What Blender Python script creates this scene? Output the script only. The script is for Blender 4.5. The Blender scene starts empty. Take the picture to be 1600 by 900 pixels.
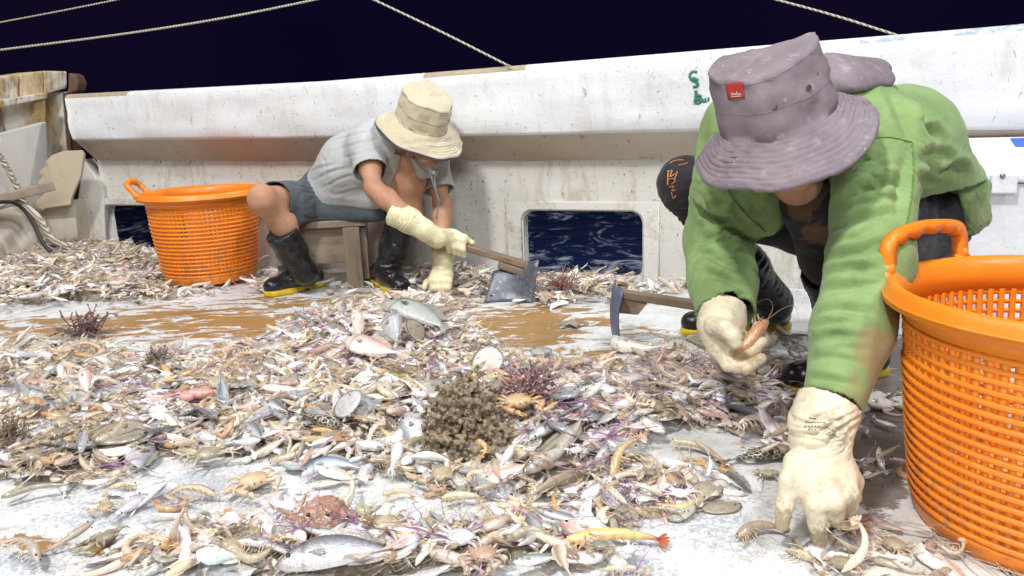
import bpy, math, random
import numpy as np
from mathutils import Vector, Matrix, Euler, noise as mnoise

R = math.radians
scene = bpy.context.scene
COL = scene.collection
rng = np.random.default_rng(7)
random.seed(7)

# ------------------------------------------------------------------ camera
CAM_H, PITCH, FPX, ROLL = 0.78, math.atan(282 / 1200), 1200.0, -0.04
cam_d = bpy.data.cameras.new("camera")
cam = bpy.data.objects.new("camera", cam_d)
COL.objects.link(cam)
cam.location = (0, 0, CAM_H)
cam.rotation_euler = (Matrix.Rotation(math.pi / 2 - PITCH, 3, 'X') @ Matrix.Rotation(ROLL, 3, 'Z')).to_euler()
cam_d.sensor_width = 36.0
cam_d.lens = 36.0 * FPX / 1600
cam_d.clip_start = 0.05
cam_d.clip_end = 3000
scene.camera = cam

# ------------------------------------------------------------------ world: a black-blue night sky
world = bpy.data.worlds.new("World")
scene.world = world
world.use_nodes = True
_wn = world.node_tree.nodes
_bg = _wn["Background"]
_tc = _wn.new("ShaderNodeTexCoord"); _nz_ = _wn.new("ShaderNodeTexNoise"); _rp = _wn.new("ShaderNodeValToRGB")
_nz_.inputs["Scale"].default_value = 2.2; _nz_.inputs["Detail"].default_value = 3
_rp.color_ramp.elements[0].position, _rp.color_ramp.elements[1].position = 0.35, 0.68
_rp.color_ramp.elements[0].color, _rp.color_ramp.elements[1].color = (0.10, 0.08, 0.46, 1), (0.24, 0.13, 0.62, 1)
for _a, _b in ((_tc.outputs["Generated"], _nz_.inputs["Vector"]), (_nz_.outputs[0], _rp.inputs[0]), (_rp.outputs[0], _bg.inputs[0])): world.node_tree.links.new(_a, _b)
_bg.inputs[1].default_value = 0.036

# ------------------------------------------------------------------ the boat's deck floodlights (above and behind the photographer) and added fill lamps
def flood_or_fill_lamp(loc, target, power, size, col):
    d = bpy.data.lights.new("flood_or_fill_lamp", 'AREA')
    d.shape = 'DISK'
    d.size = size
    d.energy = power
    d.color = col
    o = bpy.data.objects.new("flood_or_fill_lamp", d)
    COL.objects.link(o)
    o.location = loc
    o.rotation_euler = (Vector(target) - Vector(loc)).to_track_quat('-Z', 'Y').to_euler()
flood_or_fill_lamp((-1.7, -0.9, 5.4), (0.0, 2.6, 0), 385, 0.6, (1.0, 0.975, 0.94))
flood_or_fill_lamp((3.2, -1.6, 5.0), (0.3, 2.8, 0), 180, 0.7, (0.92, 0.96, 1.0))
flood_or_fill_lamp((-4.0, 1.6, 5.2), (-0.6, 3.0, 0), 130, 0.7, (1.0, 0.98, 0.95))
flood_or_fill_lamp((-0.3, -2.4, 2.5), (0.3, 2.8, 0.4), 92, 1.0, (0.97, 0.98, 1.0))  # added low front fill, flattens the lighting on deck and faces
flood_or_fill_lamp((1.6, 0.7, 5.2), (0.6, 2.6, 0), 110, 0.7, (0.95, 0.97, 1.0))  # added overhead fill, lightens the shadows
flood_or_fill_lamp((1.8, 4.2, 4.6), (0.8, 14.0, -1.0), 420, 0.5, (0.9, 0.95, 1.0))      # added, unseen: brightens the water over the side

vs = scene.view_settings
vs.view_transform = 'Standard'
vs.look = 'None'
vs.exposure = -0.42
vs.gamma = 1.0
vs.use_curve_mapping = False

# ------------------------------------------------------------------ picture-to-place helpers (1600 x 900 pixels)
SP, CP, SR, CR = math.sin(PITCH), math.cos(PITCH), math.sin(ROLL), math.cos(ROLL)
def ray(px, py):
    u, v = px - 800.0, py - 450.0
    u, v = u * CR + v * SR, -u * SR + v * CR
    return np.array([u, FPX * CP - v * SP, -(FPX * SP + v * CP)])
def at(px, py, Y):
    r = ray(px, py)
    return np.array([0, 0, CAM_H]) + r * (Y / r[1])
def gr(px, py, z=0.0):
    r = ray(px, py)
    return np.array([0, 0, CAM_H]) + r * ((z - CAM_H) / r[2])
def project(P):
    P = np.atleast_2d(np.asarray(P, float))
    x, y, z = P[:, 0], P[:, 1], P[:, 2] - CAM_H
    f = y * CP - z * SP
    dn = -(y * SP) - z * CP
    f = np.maximum(f, 1e-3)
    u, v = FPX * x / f, FPX * (-(y * SP) - z * CP) / f
    return 800 + u * CR - v * SR, 450 + u * SR + v * CR

# ------------------------------------------------------------------ objects
def link(name, me, mat=None, parent=None, smooth=True):
    if smooth and len(me.polygons):
        me.polygons.foreach_set("use_smooth", np.ones(len(me.polygons), bool))
    o = bpy.data.objects.new(name, me)
    COL.objects.link(o)
    if mat is not None:
        for m in (mat if isinstance(mat, (list, tuple)) else [mat]):
            me.materials.append(m)
    if parent is not None:
        o.parent = parent
    return o
def tag(o, label=None, cat=None, group=None, kind=None):
    if label: o["label"] = label
    if cat: o["category"] = cat
    if group: o["group"] = group
    if kind: o["kind"] = kind
    return o
def empty(name, loc=(0, 0, 0), rz=0.0):
    o = bpy.data.objects.new(name, None)
    o.empty_display_size = 0.1
    COL.objects.link(o)
    o.location = loc
    o.rotation_euler = (0, 0, rz)
    return o
def mesh(name, V, F):
    me = bpy.data.meshes.new(name)
    me.from_pydata([tuple(map(float, v)) for v in V], [], [tuple(int(i) for i in f) for f in F])
    me.update()
    return me

class MB:
    """collects shapes into one mesh"""
    def __init__(self): self.V, self.F, self.C, self.n = [], [], [], 0
    def add(self, V, F, col=None):
        V = np.asarray(V, float)
        self.V.append(V)
        self.F += [tuple(int(i) + self.n for i in f) for f in F]
        if col is not None:
            c = np.asarray(col, float)
            if c.ndim == 1: c = np.tile(c, (len(V), 1))
            self.C.append(c)
        else:
            self.C.append(np.ones((len(V), 3)))
        self.n += len(V)
        return self
    def box(self, c, s, R=None, col=None):
        s = np.asarray(s) / 2.0
        V = np.array([[x, y, z] for x in (-1, 1) for y in (-1, 1) for z in (-1, 1)]) * s
        if R is not None: V = V @ np.asarray(R).T
        F = [(0, 1, 3, 2), (4, 6, 7, 5), (0, 4, 5, 1), (2, 3, 7, 6), (0, 2, 6, 4), (1, 5, 7, 3)]
        return self.add(V + np.asarray(c), F, col)
    def beam(self, a, b, w, h, up=(0, 0, 1), col=None):
        a, b = np.asarray(a, float), np.asarray(b, float)
        d = b - a; L = np.linalg.norm(d); d /= L
        s = np.cross(d, up); s /= np.linalg.norm(s); t = np.cross(s, d)
        return self.box((a + b) / 2, (L, w, h), np.stack([d, s, t], 1), col)
    def tube(self, pts, rad, seg=8, cap=True, flat=1.0, up=None, col=None):
        V, F = tube_vf(pts, rad, seg, cap, flat, up)
        return self.add(V, F, col)
    def ball(self, c, r, seg=10, rings=7, Rm=None, col=None):
        V, F = ball_vf(seg, rings)
        V = V * np.asarray(r)
        if Rm is not None: V = V @ np.asarray(Rm).T
        return self.add(V + np.asarray(c), F, col)
    def mesh(self, name):
        V = np.concatenate(self.V) if self.V else np.zeros((0, 3))
        me = mesh(name, V, self.F)
        a = me.attributes.new("col", 'FLOAT_COLOR', 'POINT')
        C = np.concatenate(self.C)
        a.data.foreach_set("color", np.concatenate([C, np.ones((len(C), 1))], 1).astype(np.float32).ravel())
        return me
    def build(self, name, mat=None, parent=None, smooth=True):
        return link(name, self.mesh(name), mat, parent, smooth)

def frames(pts, up=None):
    pts = np.asarray(pts, float)
    T = np.gradient(pts, axis=0)
    T /= np.maximum(np.linalg.norm(T, axis=1, keepdims=True), 1e-9)
    S = np.zeros_like(T)
    u = np.array(up if up is not None else ((0, 0, 1) if abs(T[0][2]) < 0.9 else (1, 0, 0)), float)
    for i in range(len(T)):
        if up is not None: u = np.array(up, float)
        s = np.cross(T[i], u)
        if np.linalg.norm(s) < 1e-6: s = np.cross(T[i], (0.3, 1, 0.2))
        s /= np.linalg.norm(s)
        S[i] = s
        if up is None: u = np.cross(s, T[i])
    return T, S, np.cross(S, T)
def tube_vf(pts, rad, seg=8, cap=True, flat=1.0, up=None):
    pts = np.asarray(pts, float)
    n = len(pts)
    rad = np.broadcast_to(np.asarray(rad, float), (n,))
    T, S, U = frames(pts, up)
    a = np.linspace(0, 2 * math.pi, seg, endpoint=False)
    V = (pts[:, None] + (np.cos(a)[None, :, None] * S[:, None] + np.sin(a)[None, :, None] * U[:, None] * flat) * rad[:, None, None]).reshape(-1, 3)
    F = []
    for i in range(n - 1):
        for j in range(seg):
            k = (j + 1) % seg
            F.append((i * seg + j, i * seg + k, (i + 1) * seg + k, (i + 1) * seg + j))
    if cap:
        F.append(tuple(range(seg - 1, -1, -1)))
        F.append(tuple((n - 1) * seg + j for j in range(seg)))
    return V, F
def ball_vf(seg=10, rings=7):
    V = [(0, 0, 1)]
    for i in range(1, rings):
        t = math.pi * i / rings
        for j in range(seg):
            p = 2 * math.pi * j / seg
            V.append((math.sin(t) * math.cos(p), math.sin(t) * math.sin(p), math.cos(t)))
    V.append((0, 0, -1))
    F = [(0, 1 + j, 1 + (j + 1) % seg) for j in range(seg)]
    for i in range(rings - 2):
        for j in range(seg):
            a = 1 + i * seg
            F.append((a + j, a + seg + j, a + seg + (j + 1) % seg, a + (j + 1) % seg))
    b = 1 + (rings - 2) * seg
    F += [(b + j, len(V) - 1, b + (j + 1) % seg) for j in range(seg)]
    return np.array(V, float), F
def smooth_path(pts, n=8):
    """Catmull-Rom through the points"""
    P = np.asarray(pts, float)
    P = np.vstack([2 * P[0] - P[1], P, 2 * P[-1] - P[-2]])
    out = []
    for i in range(1, len(P) - 2):
        for t in np.linspace(0, 1, n, endpoint=False):
            a, b, c, d = P[i - 1], P[i], P[i + 1], P[i + 2]
            out.append(0.5 * (2 * b + (c - a) * t + (2 * a - 5 * b + 4 * c - d) * t * t + (3 * b - a - 3 * c + d) * t ** 3))
    out.append(P[-2])
    return np.array(out)
def bevel(o, w=0.004, seg=2, angle=35):
    m = o.modifiers.new("bevel", 'BEVEL')
    m.width, m.segments, m.limit_method, m.angle_limit = w, seg, 'ANGLE', R(angle)
    m.harden_normals = False
    return o
def outline(name, loops, depth, bev=0.003, mat=None, parent=None, M=None):
    """flat shape (outer loop first, then holes) of a given thickness, in its own XY plane"""
    cu = bpy.data.curves.new(name, 'CURVE')
    cu.dimensions = '2D'; cu.fill_mode = 'BOTH'
    cu.extrude = max(depth / 2 - bev, 1e-4); cu.bevel_depth = bev; cu.bevel_resolution = 2
    cu.offset = -bev
    for lp in loops:
        s = cu.splines.new('POLY')
        s.points.add(len(lp) - 1)
        for p, q in zip(s.points, lp): p.co = (q[0], q[1], 0, 1)
        s.use_cyclic_u = True
    t = bpy.data.objects.new("tmp_outline", cu)
    COL.objects.link(t)
    me = bpy.data.meshes.new_from_object(t.evaluated_get(bpy.context.evaluated_depsgraph_get()))
    bpy.data.objects.remove(t); bpy.data.curves.remove(cu)
    me.name = name
    o = link(name, me, mat, parent, smooth=False)
    if M is not None: o.matrix_basis = M
    return o
def rrect(x0, y0, x1, y1, r, n=6):
    out = []
    for cx, cy, a0 in ((x1 - r, y1 - r, 0), (x0 + r, y1 - r, 90), (x0 + r, y0 + r, 180), (x1 - r, y0 + r, 270)):
        for k in range(n + 1):
            a = R(a0 + 90 * k / n)
            out.append((cx + r * math.cos(a), cy + r * math.sin(a)))
    return out

# ------------------------------------------------------------------ distance-field modelling (bodies, clothes, gloves)
def smin(a, b, k):
    if k <= 0: return np.minimum(a, b)
    h = np.maximum(k - np.abs(a - b), 0) / k
    return np.minimum(a, b) - h * h * k * 0.25
def smax(a, b, k): return -smin(-a, -b, k)
class Field:
    def __init__(self, vox): self.vox, self.ops = vox, []
    def cone(self, a, b, ra, rb, k=0.03, mode='add', sq=None):
        """tapered capsule; sq = (direction, factor) flattens it along a direction"""
        self.ops.append(('cone', np.asarray(a, float), np.asarray(b, float), ra, rb, k, mode, sq)); return self
    def chain(self, pts, rads, k=0.03, sq=None):
        for i in range(len(pts) - 1): self.cone(pts[i], pts[i + 1], rads[i], rads[i + 1], k, 'add', sq)
        return self
    def ell(self, c, r, Rm=None, k=0.03, mode='add'):
        self.ops.append(('ell', np.asarray(c, float), np.asarray(r, float), np.eye(3) if Rm is None else np.asarray(Rm), k, mode)); return self
    def plane(self, p, n, k=0.0):
        """cuts away everything on the side n points to"""
        n = np.asarray(n, float); self.ops.append(('plane', np.asarray(p, float), n / np.linalg.norm(n), k)); return self
    def bounds(self):
        lo, hi = np.full(3, 1e9), np.full(3, -1e9)
        for o in self.ops:
            if o[0] == 'cone' and o[6] == 'add':
                for p, r in ((o[1], o[3]), (o[2], o[4])):
                    lo = np.minimum(lo, p - r); hi = np.maximum(hi, p + r)
            elif o[0] == 'ell' and o[5] == 'add':
                e = np.sqrt(((o[3] * o[2]) ** 2).sum(1))
                lo = np.minimum(lo, o[1] - e); hi = np.maximum(hi, o[1] + e)
        return lo - 4 * self.vox, hi + 4 * self.vox
    def grid(self, warp=None):
        lo, hi = self.bounds()
        v = self.vox
        n = np.ceil((hi - lo) / v).astype(int) + 1
        ax = [lo[i] + np.arange(n[i]) * v for i in range(3)]
        D = np.full(n, 0.2, np.float32)
        for o in self.ops:
            if o[0] in ('cone', 'ell'):
                k = o[5] if o[0] == 'cone' else o[4]
                m = k + 4 * v
                if o[0] == 'cone':
                    e0 = np.minimum(o[1] - o[3], o[2] - o[4]) - m; e1 = np.maximum(o[1] + o[3], o[2] + o[4]) + m
                else:
                    e = np.sqrt(((o[3] * o[2]) ** 2).sum(1)); e0, e1 = o[1] - e - m, o[1] + e + m
                i0 = np.clip(((e0 - lo) / v).astype(int), 0, n - 1); i1 = np.clip(((e1 - lo) / v).astype(int) + 1, 1, n)
            else:
                i0, i1, k = np.zeros(3, int), n, o[3]
            sl = tuple(slice(i0[i], i1[i]) for i in range(3))
            X, Y, Z = np.meshgrid(ax[0][sl[0]], ax[1][sl[1]], ax[2][sl[2]], indexing='ij')
            P = np.stack([X, Y, Z], -1).astype(np.float32)
            if warp is not None: P = P + warp(P)
            if o[0] == 'cone':
                a, b, ra, rb, _, mode, sq = o[1:]
                ab = b - a; L2 = max(ab @ ab, 1e-9)
                q = P - a
                if sq is not None:
                    d = np.asarray(sq[0], float); d = d / np.linalg.norm(d)
                    comp = q @ d - np.clip((q @ ab) / L2, 0, 1) * (ab @ d)
                    q = q + comp[..., None] * d * (1.0 / sq[1] - 1.0)
                t = np.clip((q @ ab) / L2, 0, 1)
                dist = np.linalg.norm(q - t[..., None] * ab, axis=-1) - (ra + (rb - ra) * t)
            elif o[0] == 'ell':
                c, r, Rm, _, mode = o[1:]
                q = (P - c) @ Rm
                l = np.linalg.norm(q / r, axis=-1)
                g = np.linalg.norm(q / (r * r), axis=-1)
                dist = l * (l - 1) / np.maximum(g, 1e-6)
            else:
                mode = 'cut'; dist = (o[1] - P) @ o[2]
            if mode == 'add': D[sl] = smin(D[sl], dist, k)
            else: D[sl] = smax(D[sl], -dist, k)
        return D, lo
    def mesh(self, name, smooth=1, post=None, warp=None):
        D, lo = self.grid(warp)
        if post is not None: D = post(D, lo, self.vox)
        V, F = surface_nets(D)
        V = lo + V * self.vox
        if smooth: V = laplace(V, F, smooth)
        return fast_mesh(name, V, F)
def surface_nets(D):
    S = D < 0
    n = D.shape
    corner = [(x, y, z) for x in (0, 1) for y in (0, 1) for z in (0, 1)]
    cs = np.zeros((n[0] - 1, n[1] - 1, n[2] - 1), np.int8)
    for c in corner: cs += S[c[0]:n[0] - 1 + c[0], c[1]:n[1] - 1 + c[1], c[2]:n[2] - 1 + c[2]]
    act = np.argwhere((cs > 0) & (cs < 8))
    idx = np.full(cs.shape, -1, np.int64)
    idx[tuple(act.T)] = np.arange(len(act))
    acc = np.zeros((len(act), 3)); cnt = np.zeros(len(act))
    for c in corner:
        for ax in range(3):
            if c[ax]: continue
            e = list(c); e[ax] = 1
            a = D[tuple((act + c).T)]; b = D[tuple((act + e).T)]
            m = (a < 0) != (b < 0)
            t = np.where(m, a / np.where(m, a - b, 1), 0)
            p = np.array(c, float)[None].repeat(len(act), 0); p[:, ax] += t
            acc[m] += p[m]; cnt[m] += 1
    V = act + acc / np.maximum(cnt, 1)[:, None]
    F = []
    for ax in range(3):
        b_, c_ = (ax + 1) % 3, (ax + 2) % 3
        sl0 = [slice(None)] * 3; sl1 = [slice(None)] * 3
        sl0[ax] = slice(0, n[ax] - 1); sl1[ax] = slice(1, n[ax])
        d = S[tuple(sl0)].astype(np.int8) - S[tuple(sl1)].astype(np.int8)
        e = np.argwhere(d != 0)
        ok = (e[:, b_] > 0) & (e[:, c_] > 0) & (e[:, b_] < n[b_] - 1) & (e[:, c_] < n[c_] - 1)
        e = e[ok]
        if not len(e): continue
        q = []
        for db, dc in ((-1, -1), (0, -1), (0, 0), (-1, 0)):
            f = e.copy(); f[:, b_] += db; f[:, c_] += dc
            q.append(idx[tuple(f.T)])
        q = np.stack(q, 1)
        neg = d[tuple(e.T)] < 0
        q[neg] = q[neg][:, ::-1]
        F.append(q)
    return V, np.concatenate(F)
def laplace(V, F, it, lam=0.5):
    a = np.concatenate([F[:, i] for i in range(4)]); b = np.concatenate([F[:, (i + 1) % 4] for i in range(4)])
    i, j = np.concatenate([a, b]), np.concatenate([b, a])
    deg = np.bincount(i, minlength=len(V))
    for _ in range(it):
        s = np.stack([np.bincount(i, V[j, k], len(V)) for k in range(3)], 1)
        V = V + lam * (s / np.maximum(deg, 1)[:, None] - V)
    return V
def fast_mesh(name, V, F):
    me = bpy.data.meshes.new(name)
    me.vertices.add(len(V)); me.vertices.foreach_set("co", np.ascontiguousarray(V, np.float32).ravel())
    F = np.asarray(F)
    me.loops.add(F.size); me.loops.foreach_set("vertex_index", F.astype(np.int32).ravel())
    me.polygons.add(len(F)); me.polygons.foreach_set("loop_start", np.arange(0, F.size, F.shape[1], dtype=np.int32))
    me.update(calc_edges=True)
    me.validate()
    return me
def verts(me):
    a = np.empty(len(me.vertices) * 3, np.float32); me.vertices.foreach_get("co", a); return a.reshape(-1, 3).astype(float)
def normals(me):
    a = np.empty(len(me.vertices) * 3, np.float32); me.vertex_normals.foreach_get("vector", a); return a.reshape(-1, 3).astype(float)
def set_verts(me, V):
    me.vertices.foreach_set("co", V.astype(np.float32).ravel()); me.update()
def set_col(me, C, name="col"):
    a = me.attributes.get(name) or me.attributes.new(name, 'FLOAT_COLOR', 'POINT')
    a.data.foreach_set("color", np.concatenate([C, np.ones((len(C), 1))], 1).astype(np.float32).ravel())
_nz = [(rng.normal(size=3), rng.uniform(0, 6.28)) for _ in range(14)]
def wob(P, s, seed=0):
    """smooth pseudo noise about -1..1 with feature size ~1/s"""
    out = 0.0
    for i in range(5):
        d, ph = _nz[(i + int(seed) * 3) % 14]
        out = out + np.sin(P @ d * s * (1 + 0.23 * i) * 2.2 + ph + seed)
    return out / 3.0
def folds(me, specs, fine=0.0, fs=30):
    """cloth creases: (centre, radius, direction across the creases, wavelength, depth)"""
    V, N = verts(me), normals(me)
    d = np.zeros(len(V))
    for i, (c, rad, dr, wl, amp) in enumerate(specs):
        c, dr = np.asarray(c, float), np.asarray(dr, float); dr = dr / np.linalg.norm(dr)
        q = V - c
        w = np.exp(-((q / rad) ** 2).sum(1))
        for m_, (k_, g_) in enumerate(((1.0, 1.0), (0.57, 0.55))):
            u = wl * k_
            ph = (q @ dr + 0.55 * u * wob(V, 0.22 / u, i + 3 * m_) + 0.20 * u * wob(V, 0.7 / u, i + 2)) / u * 2 * math.pi
            s = np.sin(ph + i + 2 * m_)
            prof = 1 - 2 * np.abs(s) ** 0.6
            on = np.clip(0.35 + 0.95 * wob(V, 0.26 / u, i + 4 + m_), 0, 1.3)
            d -= amp * g_ * w * prof * on
    if fine: d += fine * wob(V, fs, 3) * (0.6 + 0.4 * wob(V, fs * 0.3, 1))
    set_verts(me, V + N * d[:, None])
    return me
def creases(me, strokes):
    """single hand-laid creases: each runs along a line seen on the garment, a valley with a soft ridge beside it"""
    from mathutils.bvhtree import BVHTree
    V, Nn = verts(me), normals(me)
    bv = BVHTree.FromPolygons([tuple(v) for v in V], [tuple(p.vertices) for p in me.polygons])
    d = np.zeros(len(V))
    o = Vector((0, 0, CAM_H))
    for pix, w, dep in strokes:
        P = []
        for x, y in smooth_path([(a_, b_, 0) for a_, b_ in pix], 6)[:, :2]:
            r_ = ray(x, y); h = bv.ray_cast(o, Vector(r_ / np.linalg.norm(r_)))
            if h[0] is not None: P.append(np.array(h[0]))
        if len(P) < 3: continue
        P = np.array(P)
        lo, hi = P.min(0) - 5 * w, P.max(0) + 5 * w
        ix = np.nonzero(((V > lo) & (V < hi)).all(1))[0]
        q = V[ix]
        a_, b_ = P[:-1], P[1:]; ab = b_ - a_; L2 = np.maximum((ab ** 2).sum(1), 1e-9)
        t = np.clip(((q[:, None] - a_[None]) * ab[None]).sum(2) / L2[None], 0, 1)
        D = np.linalg.norm(q[:, None] - a_[None] - t[..., None] * ab[None], axis=2)
        j = D.argmin(1); dm_ = D[np.arange(len(q)), j]; s = (j + t[np.arange(len(q)), j]) / len(a_)
        tap = np.sin(np.pi * np.clip(s, 0.02, 0.98)) ** 0.6
        up_ = (q - P[j])[:, 2] > 0
        val = -dep * np.exp(-(dm_ / w) ** 1.5) + dep * 0.75 * np.exp(-((dm_ - 2.0 * w) / (1.1 * w)) ** 2) * np.where(up_, 1.0, 0.45)
        d[ix] += val * tap
    V = V + Nn * d[:, None]
    Fq = np.empty(len(me.polygons) * 4, np.int32)
    if len(me.loops) == len(Fq):
        me.loops.foreach_get("vertex_index", Fq); V = laplace(V, Fq.reshape(-1, 4), 2, 0.4)
    set_verts(me, V)
    return me
def Rz(a): c, s = math.cos(a), math.sin(a); return np.array([[c, -s, 0], [s, c, 0], [0, 0, 1.0]])
def Rx(a): c, s = math.cos(a), math.sin(a); return np.array([[1.0, 0, 0], [0, c, -s], [0, s, c]])
def Ry(a): c, s = math.cos(a), math.sin(a); return np.array([[c, 0, s], [0, 1.0, 0], [-s, 0, c]])
def basis(z, xh):
    z = np.asarray(z, float); z = z / np.linalg.norm(z)
    x = np.asarray(xh, float); x = x - z * (x @ z); x = x / np.linalg.norm(x)
    return np.stack([x, np.cross(z, x), z], 1)

# ------------------------------------------------------------------ materials
class N:
    def __init__(self, name):
        self.m = bpy.data.materials.new(name)
        self.m.use_nodes = True
        self.t = self.m.node_tree
        self.b = self.t.nodes["Principled BSDF"]
    def n(self, typ, **kw):
        nd = self.t.nodes.new("ShaderNode" + typ)
        for k, v in kw.items(): setattr(nd, k, v)
        return nd
    def l(self, a, b): self.t.links.new(a, b); return self
    def put(self, sock, v):
        if hasattr(v, "is_output") or hasattr(v, "links"): self.l(v, sock)
        elif isinstance(v, tuple) and len(v) == 3 and sock.type == 'RGBA': sock.default_value = (*v, 1)
        else: sock.default_value = v
    def obj(self, scale=(1, 1, 1), rot=(0, 0, 0), src="Object"):
        tc = self.n("TexCoord"); mp = self.n("Mapping")
        mp.inputs["Scale"].default_value = scale; mp.inputs["Rotation"].default_value = rot
        self.l(tc.outputs[src], mp.inputs[0]); return mp.outputs[0]
    def noise(self, vec, scale, detail=5, rough=0.6, dist=0.0):
        x = self.n("TexNoise"); x.inputs["Scale"].default_value = scale; x.inputs["Detail"].default_value = detail
        x.inputs["Roughness"].default_value = rough; x.inputs["Distortion"].default_value = dist
        self.l(vec, x.inputs["Vector"]); return x.outputs[0]
    def vor(self, vec, scale, feature='F1', out=0, rnd=1.0):
        x = self.n("TexVoronoi", feature=feature); x.inputs["Scale"].default_value = scale
        x.inputs["Randomness"].default_value = rnd
        self.l(vec, x.inputs["Vector"]); return x.outputs[out]
    def ramp(self, fac, a, b, ca=(0, 0, 0), cb=(1, 1, 1)):
        x = self.n("ValToRGB"); e = x.color_ramp.elements
        e[0].position, e[1].position = a, b
        e[0].color, e[1].color = (*ca, 1), (*cb, 1)
        self.l(fac, x.inputs[0]); return x.outputs[0]
    def mix(self, f, a, b, blend='MIX'):
        x = self.n("Mix", data_type='RGBA', blend_type=blend)
        self.put(x.inputs[0], f); self.put(x.inputs[6], a); self.put(x.inputs[7], b); return x.outputs[2]
    def math(self, op, a, b=0.0, clamp=False):
        x = self.n("Math", operation=op, use_clamp=clamp); self.put(x.inputs[0], a); self.put(x.inputs[1], b); return x.outputs[0]
    def attr(self, name, comp=None):
        x = self.n("Attribute"); x.attribute_name = name
        if comp is None: return x.outputs["Color"]
        s = self.n("SeparateColor"); self.l(x.outputs["Color"], s.inputs[0]); return s.outputs[comp]
    def bump(self, h, strength=0.3, dist=0.01, prev=None):
        x = self.n("Bump"); x.inputs["Strength"].default_value = strength; x.inputs["Distance"].default_value = dist
        self.l(h, x.inputs["Height"])
        if prev is not None: self.l(prev, x.inputs["Normal"])
        return x.outputs[0]
    def done(self, color, rough=0.6, normal=None, spec=0.5, **kw):
        self.put(self.b.inputs["Base Color"], color); self.put(self.b.inputs["Roughness"], rough)
        self.b.inputs["Specular IOR Level"].default_value = spec
        if normal is not None: self.l(normal, self.b.inputs["Normal"])
        for k, v in kw.items(): self.put(self.b.inputs[k], v)
        return self.m
# ================================================================== SETTING
WA = gr(910, 437)                       # foot of the side wall below the middle port
WU = np.array([math.cos(R(21)), -math.sin(R(21)), 0.0]); WN = np.array([math.sin(R(21)), math.cos(R(21)), 0.0])
def onwall(px, py, n=0.0):
    r = ray(px, py); o = np.array([0, 0, CAM_H])
    t = ((WA + WN * n - o) @ WN) / (r @ WN)
    p = o + r * t
    return (p - WA) @ WU, p[2]
def wl(u, n, z): return WA + WU * u + WN * n + np.array([0, 0, z])

# ---- materials of the boat
def mat_whitewall(name, base=(0.80, 0.81, 0.82), dirt=0.5, speck=0.5, tan=False):
    k = N(name); v = k.obj()
    big = k.noise(v, 1.6, 6, 0.65); fine = k.noise(v, 42, 4, 0.6)
    c = k.mix(k.ramp(big, 0.45, 0.72), base, tuple(np.array(base) * (0.90, 0.88, 0.84)))
    if dirt:
        d = k.noise(k.obj((1, 1, 0.35)), 7, 9, 0.78, 0.4)
        c = k.mix(k.math('MULTIPLY', k.ramp(d, 0.51, 0.70), dirt), c, (0.44, 0.37, 0.27))
        sc_ = k.ramp(k.noise(k.obj((1.3, 1.3, 7), (0.1, 0.2, 0.0)), 5, 8, 0.8, 0.8), 0.60, 0.66)
        c = k.mix(k.math('MULTIPLY', sc_, dirt * 0.55), c, (0.33, 0.30, 0.25))
    if speck:
        s = k.ramp(k.noise(v, 70, 3, 0.5), 0.66, 0.72)
        s2 = k.ramp(k.noise(v, 3.2, 3, 0.5), 0.45, 0.62)
        c = k.mix(k.math('MULTIPLY', k.math('MULTIPLY', s, s2), speck), c, (0.13, 0.11, 0.08))
        st = k.ramp(k.noise(k.obj((1.2, 1.2, 0.5), (0.3, 0.9, 0.4)), 62, 2, 0.4, 1.2), 0.69, 0.73)
        c = k.mix(k.math('MULTIPLY', st, speck), c, (0.20, 0.17, 0.13))
    b = k.bump(k.noise(v, 18, 6, 0.7), 0.35, 0.012)
    b = k.bump(fine, 0.25, 0.003, b)
    return k.done(c, k.math('ADD', k.math('MULTIPLY', big, 0.25), 0.32), b)
M_rail = mat_whitewall("white_boat_paint", (0.77, 0.785, 0.81), 0.40, 0.6)
M_panel = mat_whitewall("dirty_white_boat_paint", (0.72, 0.71, 0.67), 1.0, 0.95)
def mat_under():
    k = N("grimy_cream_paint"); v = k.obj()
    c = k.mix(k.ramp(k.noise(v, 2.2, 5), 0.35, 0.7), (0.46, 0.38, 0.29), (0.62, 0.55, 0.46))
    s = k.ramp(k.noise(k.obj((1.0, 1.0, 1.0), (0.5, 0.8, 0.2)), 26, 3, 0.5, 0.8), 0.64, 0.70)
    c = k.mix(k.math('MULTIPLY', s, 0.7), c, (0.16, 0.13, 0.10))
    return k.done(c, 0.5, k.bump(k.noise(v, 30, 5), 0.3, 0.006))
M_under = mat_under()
def mat_chip():
    k = N("bare_fibre_edge"); v = k.obj()
    c = k.mix(k.noise(v, 40, 5), (0.30, 0.23, 0.14), (0.52, 0.44, 0.32))
    return k.done(c, 0.8, k.bump(k.noise(v, 60, 4), 0.5, 0.004))
M_chip = mat_chip()
k = N("bluish_chipped_edge"); v = k.obj()
M_bluechip = k.done(k.mix(k.ramp(k.noise(k.obj((0.6, 0.6, 1)), 26, 7, 0.75), 0.46, 0.54), (0.36, 0.42, 0.53), (0.78, 0.80, 0.84)), 0.5, k.bump(k.noise(v, 50, 5), 0.3, 0.004))
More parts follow.
